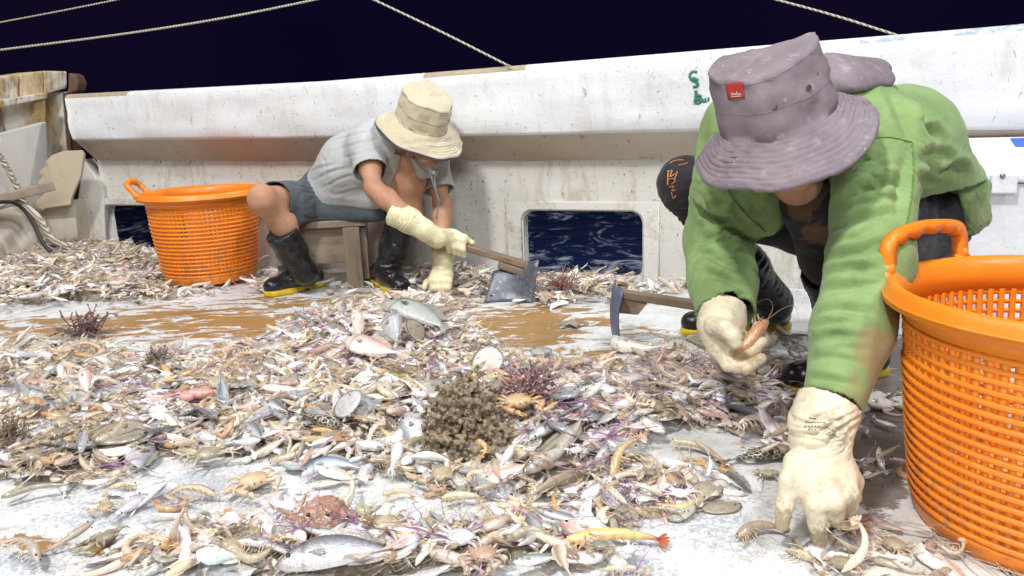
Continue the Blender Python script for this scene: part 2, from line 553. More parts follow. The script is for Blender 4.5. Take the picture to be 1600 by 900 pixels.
def mat_cream(name, rust=0.6, base=(0.74, 0.72, 0.64)):
    k = N(name); v = k.obj()
    c = k.mix(k.ramp(k.noise(v, 3, 5), 0.4, 0.7), base, tuple(np.array(base) * 0.86))
    rr = k.ramp(k.noise(k.obj((1, 1, 0.25)), 6.5, 6, 0.7), 0.43, 0.56)
    c = k.mix(k.math('MULTIPLY', rr, rust), c, (0.52, 0.34, 0.10))
    r2 = k.ramp(k.noise(k.obj((1, 1, 0.3)), 9, 6, 0.7), 0.52, 0.63)
    c = k.mix(k.math('MULTIPLY', r2, rust), c, (0.17, 0.06, 0.02))
    s = k.ramp(k.noise(v, 80, 2), 0.70, 0.75)
    c = k.mix(k.math('MULTIPLY', s, 0.6), c, (0.12, 0.10, 0.07))
    return k.done(c, 0.5, k.bump(k.noise(v, 35, 6), 0.4, 0.006))
M_cream = mat_cream("rust_streaked_cream_paint", 0.85)
M_block = mat_cream("weathered_beige_coating", 0.15, (0.60, 0.56, 0.48))
M_board = mat_cream("stained_beige_board", 0.22, (0.56, 0.48, 0.36))
def simple(name, col, rough=0.5, var=0.12, scale=12, bump=0.2, bd=0.004, spec=0.5, **kw):
    k = N(name); v = k.obj()
    c = k.mix(k.noise(v, scale, 5), tuple(np.clip(np.array(col) * (1 - var), 0, 1)), tuple(np.clip(np.array(col) * (1 + var), 0, 1)))
    return k.done(c, rough, k.bump(k.noise(v, scale * 4, 4), bump, bd), spec, **kw)
M_rust = simple("dark_rust", (0.13, 0.065, 0.04), 0.8, 0.5, 25, 0.6)
def mat_wood(name, a, b, axis=0, wet=0.55):
    k = N(name)
    sc = [22, 22, 22]; sc[axis] = 1.6
    v = k.obj(tuple(sc)); v2 = k.obj()
    c = k.mix(k.ramp(k.noise(v, 1.0, 6, 0.7), 0.3, 0.7), a, b)
    c = k.mix(k.math('MULTIPLY', k.ramp(k.noise(v2, 9, 6, 0.7), 0.55, 0.75), 0.6), c, (0.08, 0.06, 0.045))
    return k.done(c, wet, k.bump(k.noise(v, 1.5, 5), 0.5, 0.004))
M_wood = mat_wood("grey_weathered_wood", (0.20, 0.15, 0.11), (0.36, 0.29, 0.22), 0)
M_woodz = mat_wood("grey_weathered_wood_upright", (0.20, 0.15, 0.11), (0.36, 0.29, 0.22), 2)
M_haft = mat_wood("worn_brown_handle_wood", (0.16, 0.11, 0.075), (0.30, 0.22, 0.15), 0)
def mat_rope(name, a, b, sc=60):
    k = N(name); v = k.obj((1, 1, 1), (0, 0.6, 0.4))
    w = k.n("TexWave"); w.inputs["Scale"].default_value = sc; w.inputs["Distortion"].default_value = 0.6
    k.l(v, w.inputs[0])
    c = k.mix(k.ramp(w.outputs[1], 0.15, 0.6), a, b)
    return k.done(c, 0.85, k.bump(w.outputs[1], 0.7, 0.006))
M_rope = mat_rope("beige_rope", (0.30, 0.26, 0.19), (0.62, 0.58, 0.48), 22)

# ---- the sea and the deck
k = N("night_sea"); v = k.obj()
fo = k.noise(k.obj((1.2, 0.75, 1), (0, 0, R(-14))), 1.4, 9, 0.74, 1.8)
fm = k.math('MULTIPLY', k.ramp(fo, 0.52, 0.64), k.ramp(k.noise(k.obj((0.10, 0.38, 1), (0, 0, R(-14))), 1.3, 3), 0.40, 0.56))
c = k.mix(k.math('MULTIPLY', fm, 0.85), (0.012, 0.022, 0.075), (0.72, 0.76, 0.86))
M_sea = k.done(c, 0.32, k.bump(k.noise(k.obj((0.4, 1, 1)), 2.0, 5), 0.6, 0.25), 0.35)
xs = np.concatenate([-np.geomspace(900, 14, 12), np.linspace(-12, 12, 33), np.geomspace(14, 900, 12)])
ys = np.concatenate([-np.geomspace(900, 14, 12), np.linspace(-12, 30, 57), np.geomspace(32, 900, 12)])
X, Y = np.meshgrid(xs, ys, indexing='ij')
Z = -0.95 + 0.05 * np.sin(X * 0.9 + Y * 0.5) * np.sin(Y * 0.7 - X * 0.2)
nx, ny = X.shape
V = np.stack([X, Y, Z], -1).reshape(-1, 3)
ii, jj = np.meshgrid(np.arange(nx - 1), np.arange(ny - 1), indexing='ij')
q = (ii * ny + jj).ravel()
sea = link("sea", fast_mesh("sea", V, np.stack([q, q + ny, q + ny + 1, q + 1], 1)), M_sea)
tag(sea, "dark night sea with streaks of white foam", "sea", kind="structure")

def blobs(P, L):
    """soft patches given as (px, py, rx, ry, weight) round spots of the deck"""
    x, y = project(P)
    out = np.zeros(len(x))
    for px, py, rx, ry, w in L:
        out = np.maximum(out, w * np.exp(-(((x - px) / rx) ** 2 + ((y - py) / ry) ** 2) ** 1.3))
    return np.where(P[:, 1] > 0.5, out, 0)
BROWN = [(330, 505, 210, 34, 1), (90, 512, 160, 20, .85), (620, 478, 150, 28, .9), (820, 510, 130, 42, 1), (930, 560, 90, 34, .7), (560, 500, 120, 30, .9),
         (55, 846, 85, 18, 1.1), (150, 862, 60, 12, 1.0), (1010, 600, 70, 20, .6), (20, 525, 80, 22, .7), (440, 470, 90, 20, .7), (690, 470, 90, 16, .6), (1000, 520, 80, 16, .5)]
BLUE = [(330, 760, 110, 50, 1), (260, 800, 190, 60, .9), (130, 800, 160, 50, .8), (40, 880, 120, 40, .9), (520, 740, 80, 50, .7), (1090, 830, 160, 60, .75), (1180, 790, 120, 60, .7), (990, 890, 120, 30, .8), (1390, 510, 40, 60, .9), (1240, 465, 60, 20, .9),
        (880, 540, 70, 28, .5), (1390, 800, 70, 50, .6), (1150, 860, 140, 50, .6), (300, 640, 120, 60, .4), (1370, 640, 60, 30, .6)]
MUCK_SHADE = [(1330, 620, 120, 60, 1), (1390, 680, 70, 70, 1), (1210, 600, 70, 34, 1), (1370, 760, 60, 60, .9), (1230, 640, 60, 30, .9), (1150, 585, 50, 18, .6), (1330, 700, 60, 40, .9), (1200, 545, 70, 16, .7), (1450, 560, 120, 60, .8)]  # dark mud, partly painted shade cast beside the green man's arm
x0, x1, y0, y1, st = -4.5, 4.6, -3.2, 4.35, 0.03
xs = np.arange(x0, x1, st); ys = np.arange(y0, y1, st)
X, Y = np.meshgrid(xs, ys, indexing='ij'); nx, ny = X.shape
V = np.stack([X, Y, X * 0], -1).reshape(-1, 3)
V[:, 2] = 0.0012 * wob(V, 2.0, 2)
over = (V - WA) @ WN - 0.03
V = V - WN * np.maximum(over, 0)[:, None]
ii, jj = np.meshgrid(np.arange(nx - 1), np.arange(ny - 1), indexing='ij'); q = (ii * ny + jj).ravel()
Q = np.stack([q, q + ny, q + ny + 1, q + 1], 1)
Q = Q[~(over[Q] > 0).all(1)]
dm = fast_mesh("deck", V, Q)
set_col(dm, np.stack([blobs(V, BROWN), blobs(V, BLUE), blobs(V, MUCK_SHADE)], 1), "wear_shade")
k = N("worn_deck_paint")
v = k.obj(); ang = R(-24)
st1 = k.noise(k.obj((3.6, 9.5, 1), (0, 0, ang)), 1.5, 9, 0.76, 0.9)
st2 = k.noise(k.obj((6, 34, 1), (0, 0, ang)), 1.4, 5, 0.65)
sp = k.noise(v, 85, 5, 0.72); sp2 = k.noise(v, 22, 7, 0.75); bg = k.noise(v, 2.6, 5, 0.6)
def thr(mask, tex, lo, hi, amt):
    s = k.math('ADD', mask, k.math('MULTIPLY', k.math('SUBTRACT', tex, 0.5), amt))
    return k.ramp(s, lo, hi)
white = k.mix(k.ramp(sp2, 0.42, 0.66), (0.80, 0.81, 0.82), (0.62, 0.63, 0.62))
white = k.mix(k.math('MULTIPLY', k.ramp(sp, 0.55, 0.66), k.ramp(bg, 0.42, 0.6)), white, (0.42, 0.42, 0.40))
blue = k.mix(k.ramp(bg, 0.35, 0.65), (0.36, 0.43, 0.55), (0.47, 0.48, 0.48))
blue = k.mix(k.math('MULTIPLY', k.ramp(k.noise(v, 130, 4, 0.7), 0.50, 0.60), 0.75), blue, (0.74, 0.74, 0.70))
mb = thr(k.math('MULTIPLY', k.attr("wear_shade", 1), 0.62), k.mix(0.45, k.noise(v, 12, 8, 0.8), sp), 0.42, 0.50, 3.2)
c = k.mix(k.math('MULTIPLY', mb, 0.9), white, blue)
wood = k.mix(k.ramp(st2, 0.35, 0.68), (0.42, 0.24, 0.085), (0.31, 0.165, 0.055))
wood = k.mix(k.math('MULTIPLY', k.ramp(sp2, 0.5, 0.7), 0.5), wood, (0.33, 0.25, 0.15))
mw = thr(k.math('MULTIPLY', k.attr("wear_shade", 0), 0.82), st1, 0.47, 0.50, 5.0)
mw = k.math('MULTIPLY', mw, k.ramp(k.attr("wear_shade", 0), 0.10, 0.30))
c = k.mix(mw, c, wood)
muck_shade = k.mix(k.ramp(sp2, 0.35, 0.65), (0.11, 0.085, 0.07), (0.26, 0.21, 0.18))
mm = thr(k.attr("wear_shade", 2), k.mix(0.5, sp2, k.noise(k.obj((3, 8, 1), (0, 0, ang)), 2.4, 6, .7)), 0.42, 0.56, 2.6)
c = k.mix(k.math('MULTIPLY', mm, 0.92), c, muck_shade)
scum = k.ramp(k.noise(v, 9, 9, 0.8, 0.5), 0.56, 0.70)
c = k.mix(k.math('MULTIPLY', scum, 0.35), c, (0.38, 0.33, 0.24))
hgt = k.math('SUBTRACT', k.math('MULTIPLY', sp2, 0.5), k.math('MULTIPLY', mw, 0.6))
nm = k.bump(hgt, 0.5, 0.006); nm = k.bump(sp, 0.35, 0.003, nm)
rg = k.math('SUBTRACT', 0.62, k.math('MULTIPLY', k.ramp(bg, 0.4, 0.65), 0.30))
rg = k.math('SUBTRACT', rg, k.math('MULTIPLY', mm, 0.22), True)
M_deck = k.done(c, rg, nm, 0.5)
deck = link("deck", dm, M_deck)
tag(deck, "worn white boat deck with brown wood and blue primer showing", "deck", kind="structure")

# ---- the bulwark along the side
Npo = 0.16                                       # the rail stands this far inboard of the wall
tops = np.array([onwall(px, py, -Npo) for px, py in ((100, 147.5), (500, 127), (797, 103), (1090, 79), (1400, 54), (1600, 37))])
flds = np.array([onwall(px, py, -Npo) for px, py in ((100, 220), (500, 216), (800, 212), (1060, 206), (1600, 203))])
U0, U1 = tops[0][0], 3.6
def ztop(u): return np.interp(u, tops[:, 0], tops[:, 1]) + np.maximum(u - tops[-1][0], 0) * 0.13
def zfold(u): return np.interp(u, flds[:, 0], flds[:, 1])
bul = empty("bulwark"); tag(bul, "white painted boat bulwark with overhanging rail and two freeing ports", "bulwark")
us = np.arange(U0, U1, 0.04)
def loft(prof, us, closed=True):
    """prof(u) -> list of (n, z)"""
    rows = [prof(u) for u in us]; m = len(rows[0])
    V = np.array([wl(u, n, z) for u, r_ in zip(us, rows) for n, z in r_])
    F = []
    for i in range(len(us) - 1):
        for j in range(m if closed else m - 1):
            a, b = i * m + j, i * m + (j + 1) % m
            F.append((a, b, b + m, a + m))
    F.append(tuple(range(m))); F.append(tuple(range((len(us) - 1) * m + m - 1, (len(us) - 1) * m - 1, -1)))
    return V, F
def wv(u, z, s): return 0.004 * math.sin(u * 5.1 + z * 9 + s) + 0.003 * math.sin(u * 13 - z * 4 + 2 * s)
def prof_rail(u):
    t, f = ztop(u), zfold(u)
    P = [(0.06, t - 0.012), (0.045, t + 0.002), (-Npo + 0.03, t + 0.001), (-Npo + 0.010, t - 0.006), (-Npo, t - 0.022)]
    for s in (0.2, 0.4, 0.6, 0.8): P.append((-Npo + wv(u, s, 0), t - 0.022 + (f - t + 0.05) * s))
    P += [(-Npo + 0.002 + wv(u, 1, 0), f + 0.016), (-Npo + 0.010, f + 0.004), (-Npo + 0.022, f), (-0.02, f - 0.115), (0.06, f - 0.115)]
    return P
V, F = loft(prof_rail, us)
rail = link("rail", mesh("rail", V, F), [M_rail, M_under, M_chip, M_bluechip], bul)
mlen = len(prof_rail(0))
for p in rail.data.polygons:
    j = p.index % mlen; i = p.index // mlen
    if p.index < (len(us) - 1) * mlen:
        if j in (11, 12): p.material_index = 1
        u = us[i]
        xq = project(wl(u, -Npo, 1.0))[0][0]
        if j in (1, 2, 3, 4) and (xq < 190 and j < 4 or 655 < xq < 810 and j < 4): p.material_index = 2
        if j in (1, 2, 3) and xq > 1330: p.material_index = 3
    else: p.material_index = 2
rail.data.polygons.foreach_set("use_smooth", np.ones(len(rail.data.polygons), bool))
# lower wall with the two freeing ports
pu0, pz1 = onwall(817, 329); pu1, _ = onwall(1004, 329)
lu0, lz1 = onwall(163, 321); lu1 = lu0 + 0.60
prt1 = rrect(pu0, 0.015, pu1, pz1, 0.055); prt2 = rrect(lu0, 0.015, lu1, lz1, 0.055)
zb = lambda u: zfold(u) - 0.112
top_line = [(u, zb(u)) for u in np.linspace(U1, U0, 30)]
Mw = Matrix(((WU[0], 0, -WN[0], 0), (WU[1], 0, -WN[1], 0), (0, 1, 0, 0), (0, 0, 0, 1)))
Mw.translation = Vector(WA + WN * 0.03)
def wall_panel():
    """wall sheet with two rounded openings, front, back and reveals"""
    rc = 0.055
    def hole(u):
        for a_, b_, t_ in ((pu0, pu1, pz1), (lu0, lu1, lz1)):
            if a_ - 1e-6 <= u <= b_ + 1e-6:
                e = min(u - a_, b_ - u); q = 0.0
                if e < rc: q = rc - math.sqrt(max(rc * rc - (rc - e) ** 2, 0))
                return 0.015 + q, t_ - q
        return None
    cu = set(np.round(np.linspace(U0, U1, 90), 5))
    for a_, b_ in ((pu0, pu1), (lu0, lu1)):
        cu = {x for x in cu if not a_ - 0.01 < x < b_ + 0.01}
        for q in np.linspace(0, 90, 8):
            e = rc * (1 - math.cos(R(q)))
            cu |= {a_ + e, b_ - e}
        cu |= set(np.linspace(a_ + rc, b_ - rc, 8)[1:-1])
    cu = sorted(cu)
    V, F = [], []
    def quad(a_, b_, lo_a, hi_a, lo_b, hi_b, rows=1):
        for side, n in ((0, 0.0), (1, 0.06)):
            i = len(V)
            V.extend([wl(a_, n, lo_a), wl(b_, n, lo_b), wl(b_, n, hi_b), wl(a_, n, hi_a)])
            F.append((i, i + 1, i + 2, i + 3) if not side else (i + 3, i + 2, i + 1, i))
    for a_, b_ in zip(cu[:-1], cu[1:]):
        h = hole((a_ + b_) / 2)
        if h is None: quad(a_, b_, -0.02, zb(a_), -0.02, zb(b_))
        else:
            ha, hb_ = hole(a_), hole(b_)
            quad(a_, b_, -0.02, ha[0], -0.02, hb_[0]); quad(a_, b_, ha[1], zb(a_), hb_[1], zb(b_))
            for q in (0, 1):
                i = len(V); V.extend([wl(a_, 0, ha[q]), wl(b_, 0, hb_[q]), wl(b_, 0.06, hb_[q]), wl(a_, 0.06, ha[q])]); F.append((i, i + 1, i + 2, i + 3))
    for a_, b_, t_ in ((pu0, pu1, pz1), (lu0, lu1, lz1)):
        for e in (a_, b_):
            h = hole(e); i = len(V); V.extend([wl(e, 0, h[0]), wl(e, 0.06, h[0]), wl(e, 0.06, h[1]), wl(e, 0, h[1])]); F.append((i, i + 1, i + 2, i + 3))
    link("wall_panel", mesh("wall_panel", V, F), M_panel, bul, False)
wall_panel()
def port_frame(u0, u1, z1):
    o = 0.0
    Mf = Mw.copy(); Mf.translation = Vector(WA + WN * -0.008)
    out = [(u0 - 0.075, 0.0), (u0 - 0.075, z1 + 0.045), (u1 + 0.075, z1 + 0.045), (u1 + 0.075, 0.0)]
    inn = [(u1 + 0.006, 0.0)] + [p for p in rrect(u0 - 0.006, -0.2, u1 + 0.006, z1 + 0.006, 0.055) if p[1] > 0] + [(u0 - 0.006, 0.0)]
    loop = [(u0 - 0.075, 0.0), (u0 - 0.075, z1 + 0.045), (u1 + 0.075, z1 + 0.045), (u1 + 0.075, 0.0)] + inn
    fr = outline("port_frame", [loop], 0.022, 0.005, M_panel, bul, Mf)
    for ua in (u0 - 0.062, u1 + 0.052):
        Ms = Mw.copy(); Ms.translation = Vector(WA + WN * -0.024)
        outline("frame_strip", [[(ua - 0.016, 0.004), (ua - 0.016, z1 + 0.03), (ua + 0.022, z1 + 0.03), (ua + 0.022, 0.004)]], 0.014, 0.004, M_panel, fr, Ms)
port_frame(pu0, pu1, pz1)
port_frame(lu0, lu1, lz1)
# smudged green paint marks on the rail
k = N("green_paint_marks"); M_green = k.done((0.03, 0.20, 0.12), 0.6)
g = MB()
def wall_stroke(pts, r0):
    w = [wl(*(lambda q: (q[0], -Npo - 0.002 + wv(q[0], .5, 0), q[1]))(onwall(x, y, -Npo))) for x, y in smooth_path(pts, 5)]
    g.tube(w, [r0 * (0.7 + 0.5 * abs(math.sin(i * 1.9))) for i in range(len(w))], 6)
wall_stroke([(1090, 113), (1083, 112), (1078, 118), (1081, 125), (1089, 129), (1090, 134), (1083, 136)], 0.006)
wall_stroke([(1082, 122), (1091, 126)], 0.008)
wall_stroke([(1087, 141), (1088, 148), (1086, 160)], 0.006)
wall_stroke([(1087, 150), (1094, 149), (1094, 154), (1088, 155), (1095, 157), (1093, 161), (1086, 161)], 0.005)
wall_stroke([(1099, 154), (1097, 158), (1102, 159), (1102, 153), (1103, 160)], 0.004)
wall_stroke([(1107, 152), (1107, 159)], 0.004)
g.build("paint_mark", M_green, bul)

# ---- stern corner at the left
sb = empty("stern_bulkhead"); tag(sb, "rust stained cream stern bulkhead meeting the white bulwark in the corner", "bulkhead")
def slab(name, pix, Ys, thick, mat, parent, bev=0.006, back=(0, 1, 0)):
    """flat panel through pixel corners with a depth each, thickened away from the viewer"""
    P = np.array([at(x, y, Yd * 1.125) for (x, y), Yd in zip(pix, Ys)])
    n = len(P); b = np.asarray(back, float) * thick
    V = np.concatenate([P, P + b])
    F = [tuple(range(n)), tuple(range(2 * n - 1, n - 1, -1))] + [((i + 1) % n, i, i + n, (i + 1) % n + n) for i in range(n)]
    o = link(name, mesh(name, V, F), mat, parent, smooth=False)
    return bevel(o, bev)
Yc = 4.02
slab("post", [(70, 146), (97, 143), (108, 280), (112, 385), (72, 385)], [4.0, 4.0, 4.0, 4.0, 4.0], 0.10, M_cream, sb, 0.008)
slab("post_edge", [(99, 145), (105, 145), (113, 270), (120, 385), (113, 385), (107, 270)], [3.99] * 6, 0.12, M_rust, sb)
slab("recess_panel", [(-140, 190), (72, 150), (72, 206), (-140, 262)], [3.35, 3.93, 3.93, 3.35], 0.05, M_cream, sb, back=(-1, 0.3, 0))
slab("lower_panel", [(-140, 252), (-40, 222), (73, 190), (80, 400), (-140, 430)], [3.15, 3.4, 3.86, 3.86, 3.15], 0.06, mat_cream("white_stern_paint", 0.12, (0.76, 0.76, 0.73)), sb, back=(-1, 0.3, 0))
slab("cap_lip", [(-140, 182), (76, 144), (76, 153), (-140, 195)], [3.2, 3.86, 3.86, 3.2], 0.14, M_cream, sb, 0.004, back=(-1, 0.3, 0))
for a, b in (((-140, -43)), ((-42, 30)), ((31, 68)), ((69, 105))):
    ya, yb = 3.2 + (a + 140) / 216 * 0.70, 3.2 + (b + 140) / 216 * 0.70
    ta, tb = 140 - (a + 140) * 0.141, 140 - (b + 140) * 0.141
    ba, bb = 184 - (a + 140) * 0.172, 184 - (b + 140) * 0.172
    if b == 105: tb += 6; bb -= 4
    slab("cap_block", [(a, ta), (b, tb), (b, bb), (a, ba)], [ya, yb, yb, ya], 0.20, M_cream, sb, 0.007, back=(-1, 0.4, 0))
slab("cap_end", [(106, 113), (117, 117), (122, 130), (119, 143), (100, 149), (106, 139)], [3.92] * 6, 0.10, M_rust, sb, 0.01)
slab("bracket", [(130, 248), (161, 292), (166, 392), (124, 396), (118, 330)], [3.92] * 5, 0.12, M_panel, sb, 0.01)
slab("footing", [(-150, 345), (-20, 322), (44, 318), (66, 396), (-150, 440)], [3.2, 3.45, 3.6, 3.56, 3.1], 0.3, M_block, sb, 0.02, back=(-0.8, 0.6, 0))
slab("footing", [(52, 328), (116, 312), (122, 385), (70, 395)], [3.80, 3.82, 3.80, 3.78], 0.16, M_block, sb, 0.012)
brd = slab("broken_board", [(40, 330), (76, 295), (57, 286), (68, 273), (60, 270), (73, 257), (69, 254), (80, 243), (98, 236), (127, 235), (131, 241), (126, 275), (112, 308), (110, 320)], [3.74] * 14, 0.022, M_board, None, 0.003)
tag(brd, "beige sheet of plywood with a jagged edge standing in the stern corner", "board")
b = MB(); b.beam(at(-90, 333, 3.696), at(84, 290, 3.976), 0.05, 0.046); o = bevel(b.build("timber", M_wood, None, False), 0.005)
tag(o, "grey timber bar sticking in from the left below the broken plywood", "timber")
def rope_obj(name, pts, r0, label, mat=None, n=10, twist=True):
    P = smooth_path(pts, n)
    if twist:                                     # three laid strands
        L = np.concatenate([[0], np.cumsum(np.linalg.norm(np.diff(P, axis=0), axis=1))])
        m = max(int(L[-1] / (r0 * 1.1)), 8)
        s = np.linspace(0, L[-1], m); P = np.stack([np.interp(s, L, P[:, i]) for i in range(3)], 1)
        T, S, U = frames(P); mb = MB()
        for j in range(3):
            a = s / (r0 * 5.0) * 2 * math.pi / 1.6 + j * 2.094
            mb.tube(P + (np.cos(a)[:, None] * S + np.sin(a)[:, None] * U) * r0 * 0.52, r0 * 0.56, 6)
    else:
        mb = MB(); mb.tube(P, r0, 8)
    o = mb.build(name, mat or M_rope)
    return tag(o, label, "rope" if "rope" in name else "hose")
rope_obj("mooring_rope", [at(-60, 175, 3.752), at(2, 248, 3.920), at(40, 318, 4.010), at(72, 362, 4.054), at(100, 382, 4.099), at(118, 396, 4.144)], 0.016, "thick laid rope hanging down in front of the stern bulkhead")
rope_obj("slack_rope", [at(-60, 340, 3.584), at(0, 322, 3.808), at(30, 318, 3.898), at(60, 340, 3.920), at(80, 372, 3.942), at(104, 386, 3.976)], 0.018, "slack pale rope looped over the footing and ending in the catch", twist=False)
M_black = simple("black_rubber_hose", (0.02, 0.02, 0.022), 0.45, 0.3, 20)
rope_obj("hose", [at(-60, 330, 3.528), at(0, 316, 3.741), at(28, 320, 3.853), at(50, 345, 3.875), at(66, 378, 3.853), at(80, 395, 3.853)], 0.010, "thin black hose lying along the slack pale rope", M_black, twist=False)

# ---- ropes against the sky
def sky_rope(pix, Ys, r0, label, e0=0.0, e1=0.0):
    """through the given points, then straight on past the picture by e0 and e1 metres"""
    P = [at(x, y, Yd) for (x, y), Yd in zip(pix, Ys)]
    L = np.linalg.norm(P[1] - P[0]); d = (P[0] - P[1]) / L
    P = [P[0] + d * t for t in np.arange(e0, 0.05, -0.5)] + P
    d = (P[-1] - P[-2]) / np.linalg.norm(P[-1] - P[-2])
    P = P + [P[-1] + d * t for t in np.arange(0.5, e1 + 0.01, 0.5)]
    rope_obj("rope", P, r0, label, twist=False)
sky_rope([(-120, 58), (0, 35), (90, 18), (180, 0), (300, -26)], [4.6, 4.55, 4.5, 4.45, 4.4], 0.004, "thinnest topmost rope crossing the upper left corner of night sky", 3, 4)
sky_rope([(-160, 98), (0, 78), (200, 52), (350, 28), (490, 0), (620, -30)], [4.42, 4.35, 4.3, 4.25, 4.2, 4.15], 0.0055, "long slightly sagging pale rope low across the left half of night sky", 3, 4)
sky_rope([(500, -40), (585, 0), (690, 50), (797, 104)], [3.7, 3.62, 3.5, 3.36], 0.0045, "pale rope slanting down onto the rail between the two men", 4)
sky_rope([(1130, -22), (1215, 0), (1310, 26), (1402, 55)], [3.3, 3.2, 3.06, 2.93], 0.0040, "pale rope slanting down onto the rail behind the purple hat", 4)

# ---- white ice chest behind the man in green
M_chest = mat_whitewall("white_chest_plastic", (0.78, 0.79, 0.83), 0.10, 0.25)
ch = empty("ice_chest"); tag(ch, "scuffed white ice chest with rounded lid against the wall at far right", "ice chest")
cu0, cu1 = onwall(1462, 300, -0.48)[0], onwall(1462, 300, -0.48)[0] + 1.15
nf, nb = -0.50, -0.10
zl = onwall(1550, 270, nf)[1]; zb_ = onwall(1550, 214, -0.17)[1]
def chest_poly(name, prof, u0, u1, mat, bev=0.012):
    n = len(prof)
    V = np.array([wl(u, q, z) for u in (u0, u1) for q, z in prof])
    F = [tuple(range(n - 1, -1, -1)), tuple(range(n, 2 * n))] + [(i, (i + 1) % n, n + (i + 1) % n, n + i) for i in range(n)]
    return bevel(link(name, mesh(name, V, F), mat, ch, False), bev, 3)
chest_poly("lid", [(nf - 0.02, zl - 0.03), (nf - 0.02, zl + 0.004), (nf + 0.06, zl + 0.035), (-0.20, zb_), (nb, zb_ - 0.006), (nb, zl - 0.03)], cu0 - 0.02, cu1 + 0.02, M_chest)
chest_poly("body", [(nf + 0.03, 0.0), (nf, zl - 0.034), (nb - 0.01, zl - 0.034), (nb - 0.03, 0.0)], cu0, cu1, M_chest)
h0, h1 = onwall(1545, 280, nf)[0], onwall(1587, 280, nf)[0]
Rw = np.stack([WU, WN, (0, 0, 1)], 1)
bevel(MB().box(wl((h0 + h1) / 2, nf - 0.026, zl - 0.032), (h1 - h0, 0.014, 0.06), Rw).build("hasp", M_chest, ch, False), 0.004)
us_, zs_ = onwall(1566, 274, nf - 0.03)
MB().tube([wl(us_, nf - 0.038, zs_), wl(us_, nf - 0.03, zs_)], 0.008, 10).build("screw", simple("dull_metal", (0.35, 0.34, 0.32), 0.4, 0.2, 30, **{"Metallic": 0.7}), ch)
M_blue = simple("blue_label", (0.03, 0.13, 0.60), 0.5, 0.4, 18)
qa, za = nf + 0.06, zl + 0.035
f_ = 0.72; q_, z_ = qa + (-0.20 - qa) * f_, za + (zb_ - za) * f_
sd = WN * (-0.20 - qa) + np.array([0, 0, zb_ - za]); sd /= np.linalg.norm(sd)
MB().box(wl(onwall(1606, 220, q_)[0], q_, z_ + 0.002), (0.085, 0.09, 0.003), np.stack([WU, sd, np.cross(WU, sd)], 1)).build("label_patch", M_blue, ch, False)
# ================================================================== BASKETS
k = N("orange_plastic"); v = k.obj()
c = k.mix(k.ramp(k.noise(v, 5, 5), 0.35, 0.7), (0.90, 0.275, 0.017), (0.84, 0.225, 0.012))
c = k.mix(k.math('MULTIPLY', k.ramp(k.noise(v, 60, 3, 0.5), 0.70, 0.76), 0.35), c, (0.75, 0.55, 0.35))
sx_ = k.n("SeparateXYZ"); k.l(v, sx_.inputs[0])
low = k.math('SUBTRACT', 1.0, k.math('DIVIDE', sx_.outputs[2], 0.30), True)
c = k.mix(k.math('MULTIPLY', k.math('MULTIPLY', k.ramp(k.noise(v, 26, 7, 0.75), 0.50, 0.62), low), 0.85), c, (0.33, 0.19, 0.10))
c = k.mix(k.math('MULTIPLY', k.ramp(k.noise(k.obj((1, 1, 9)), 18, 5, 0.7), 0.60, 0.70), 0.3), c, (0.95, 0.50, 0.20))
M_orange = k.done(c, k.math('ADD', k.math('MULTIPLY', k.noise(v, 14, 4), 0.25), 0.26), k.bump(k.noise(v, 120, 3), 0.12, 0.002), 0.5, **{"Subsurface Weight": 0.12, "Subsurface Radius": (0.02, 0.006, 0.001), "Subsurface Scale": 0.3})
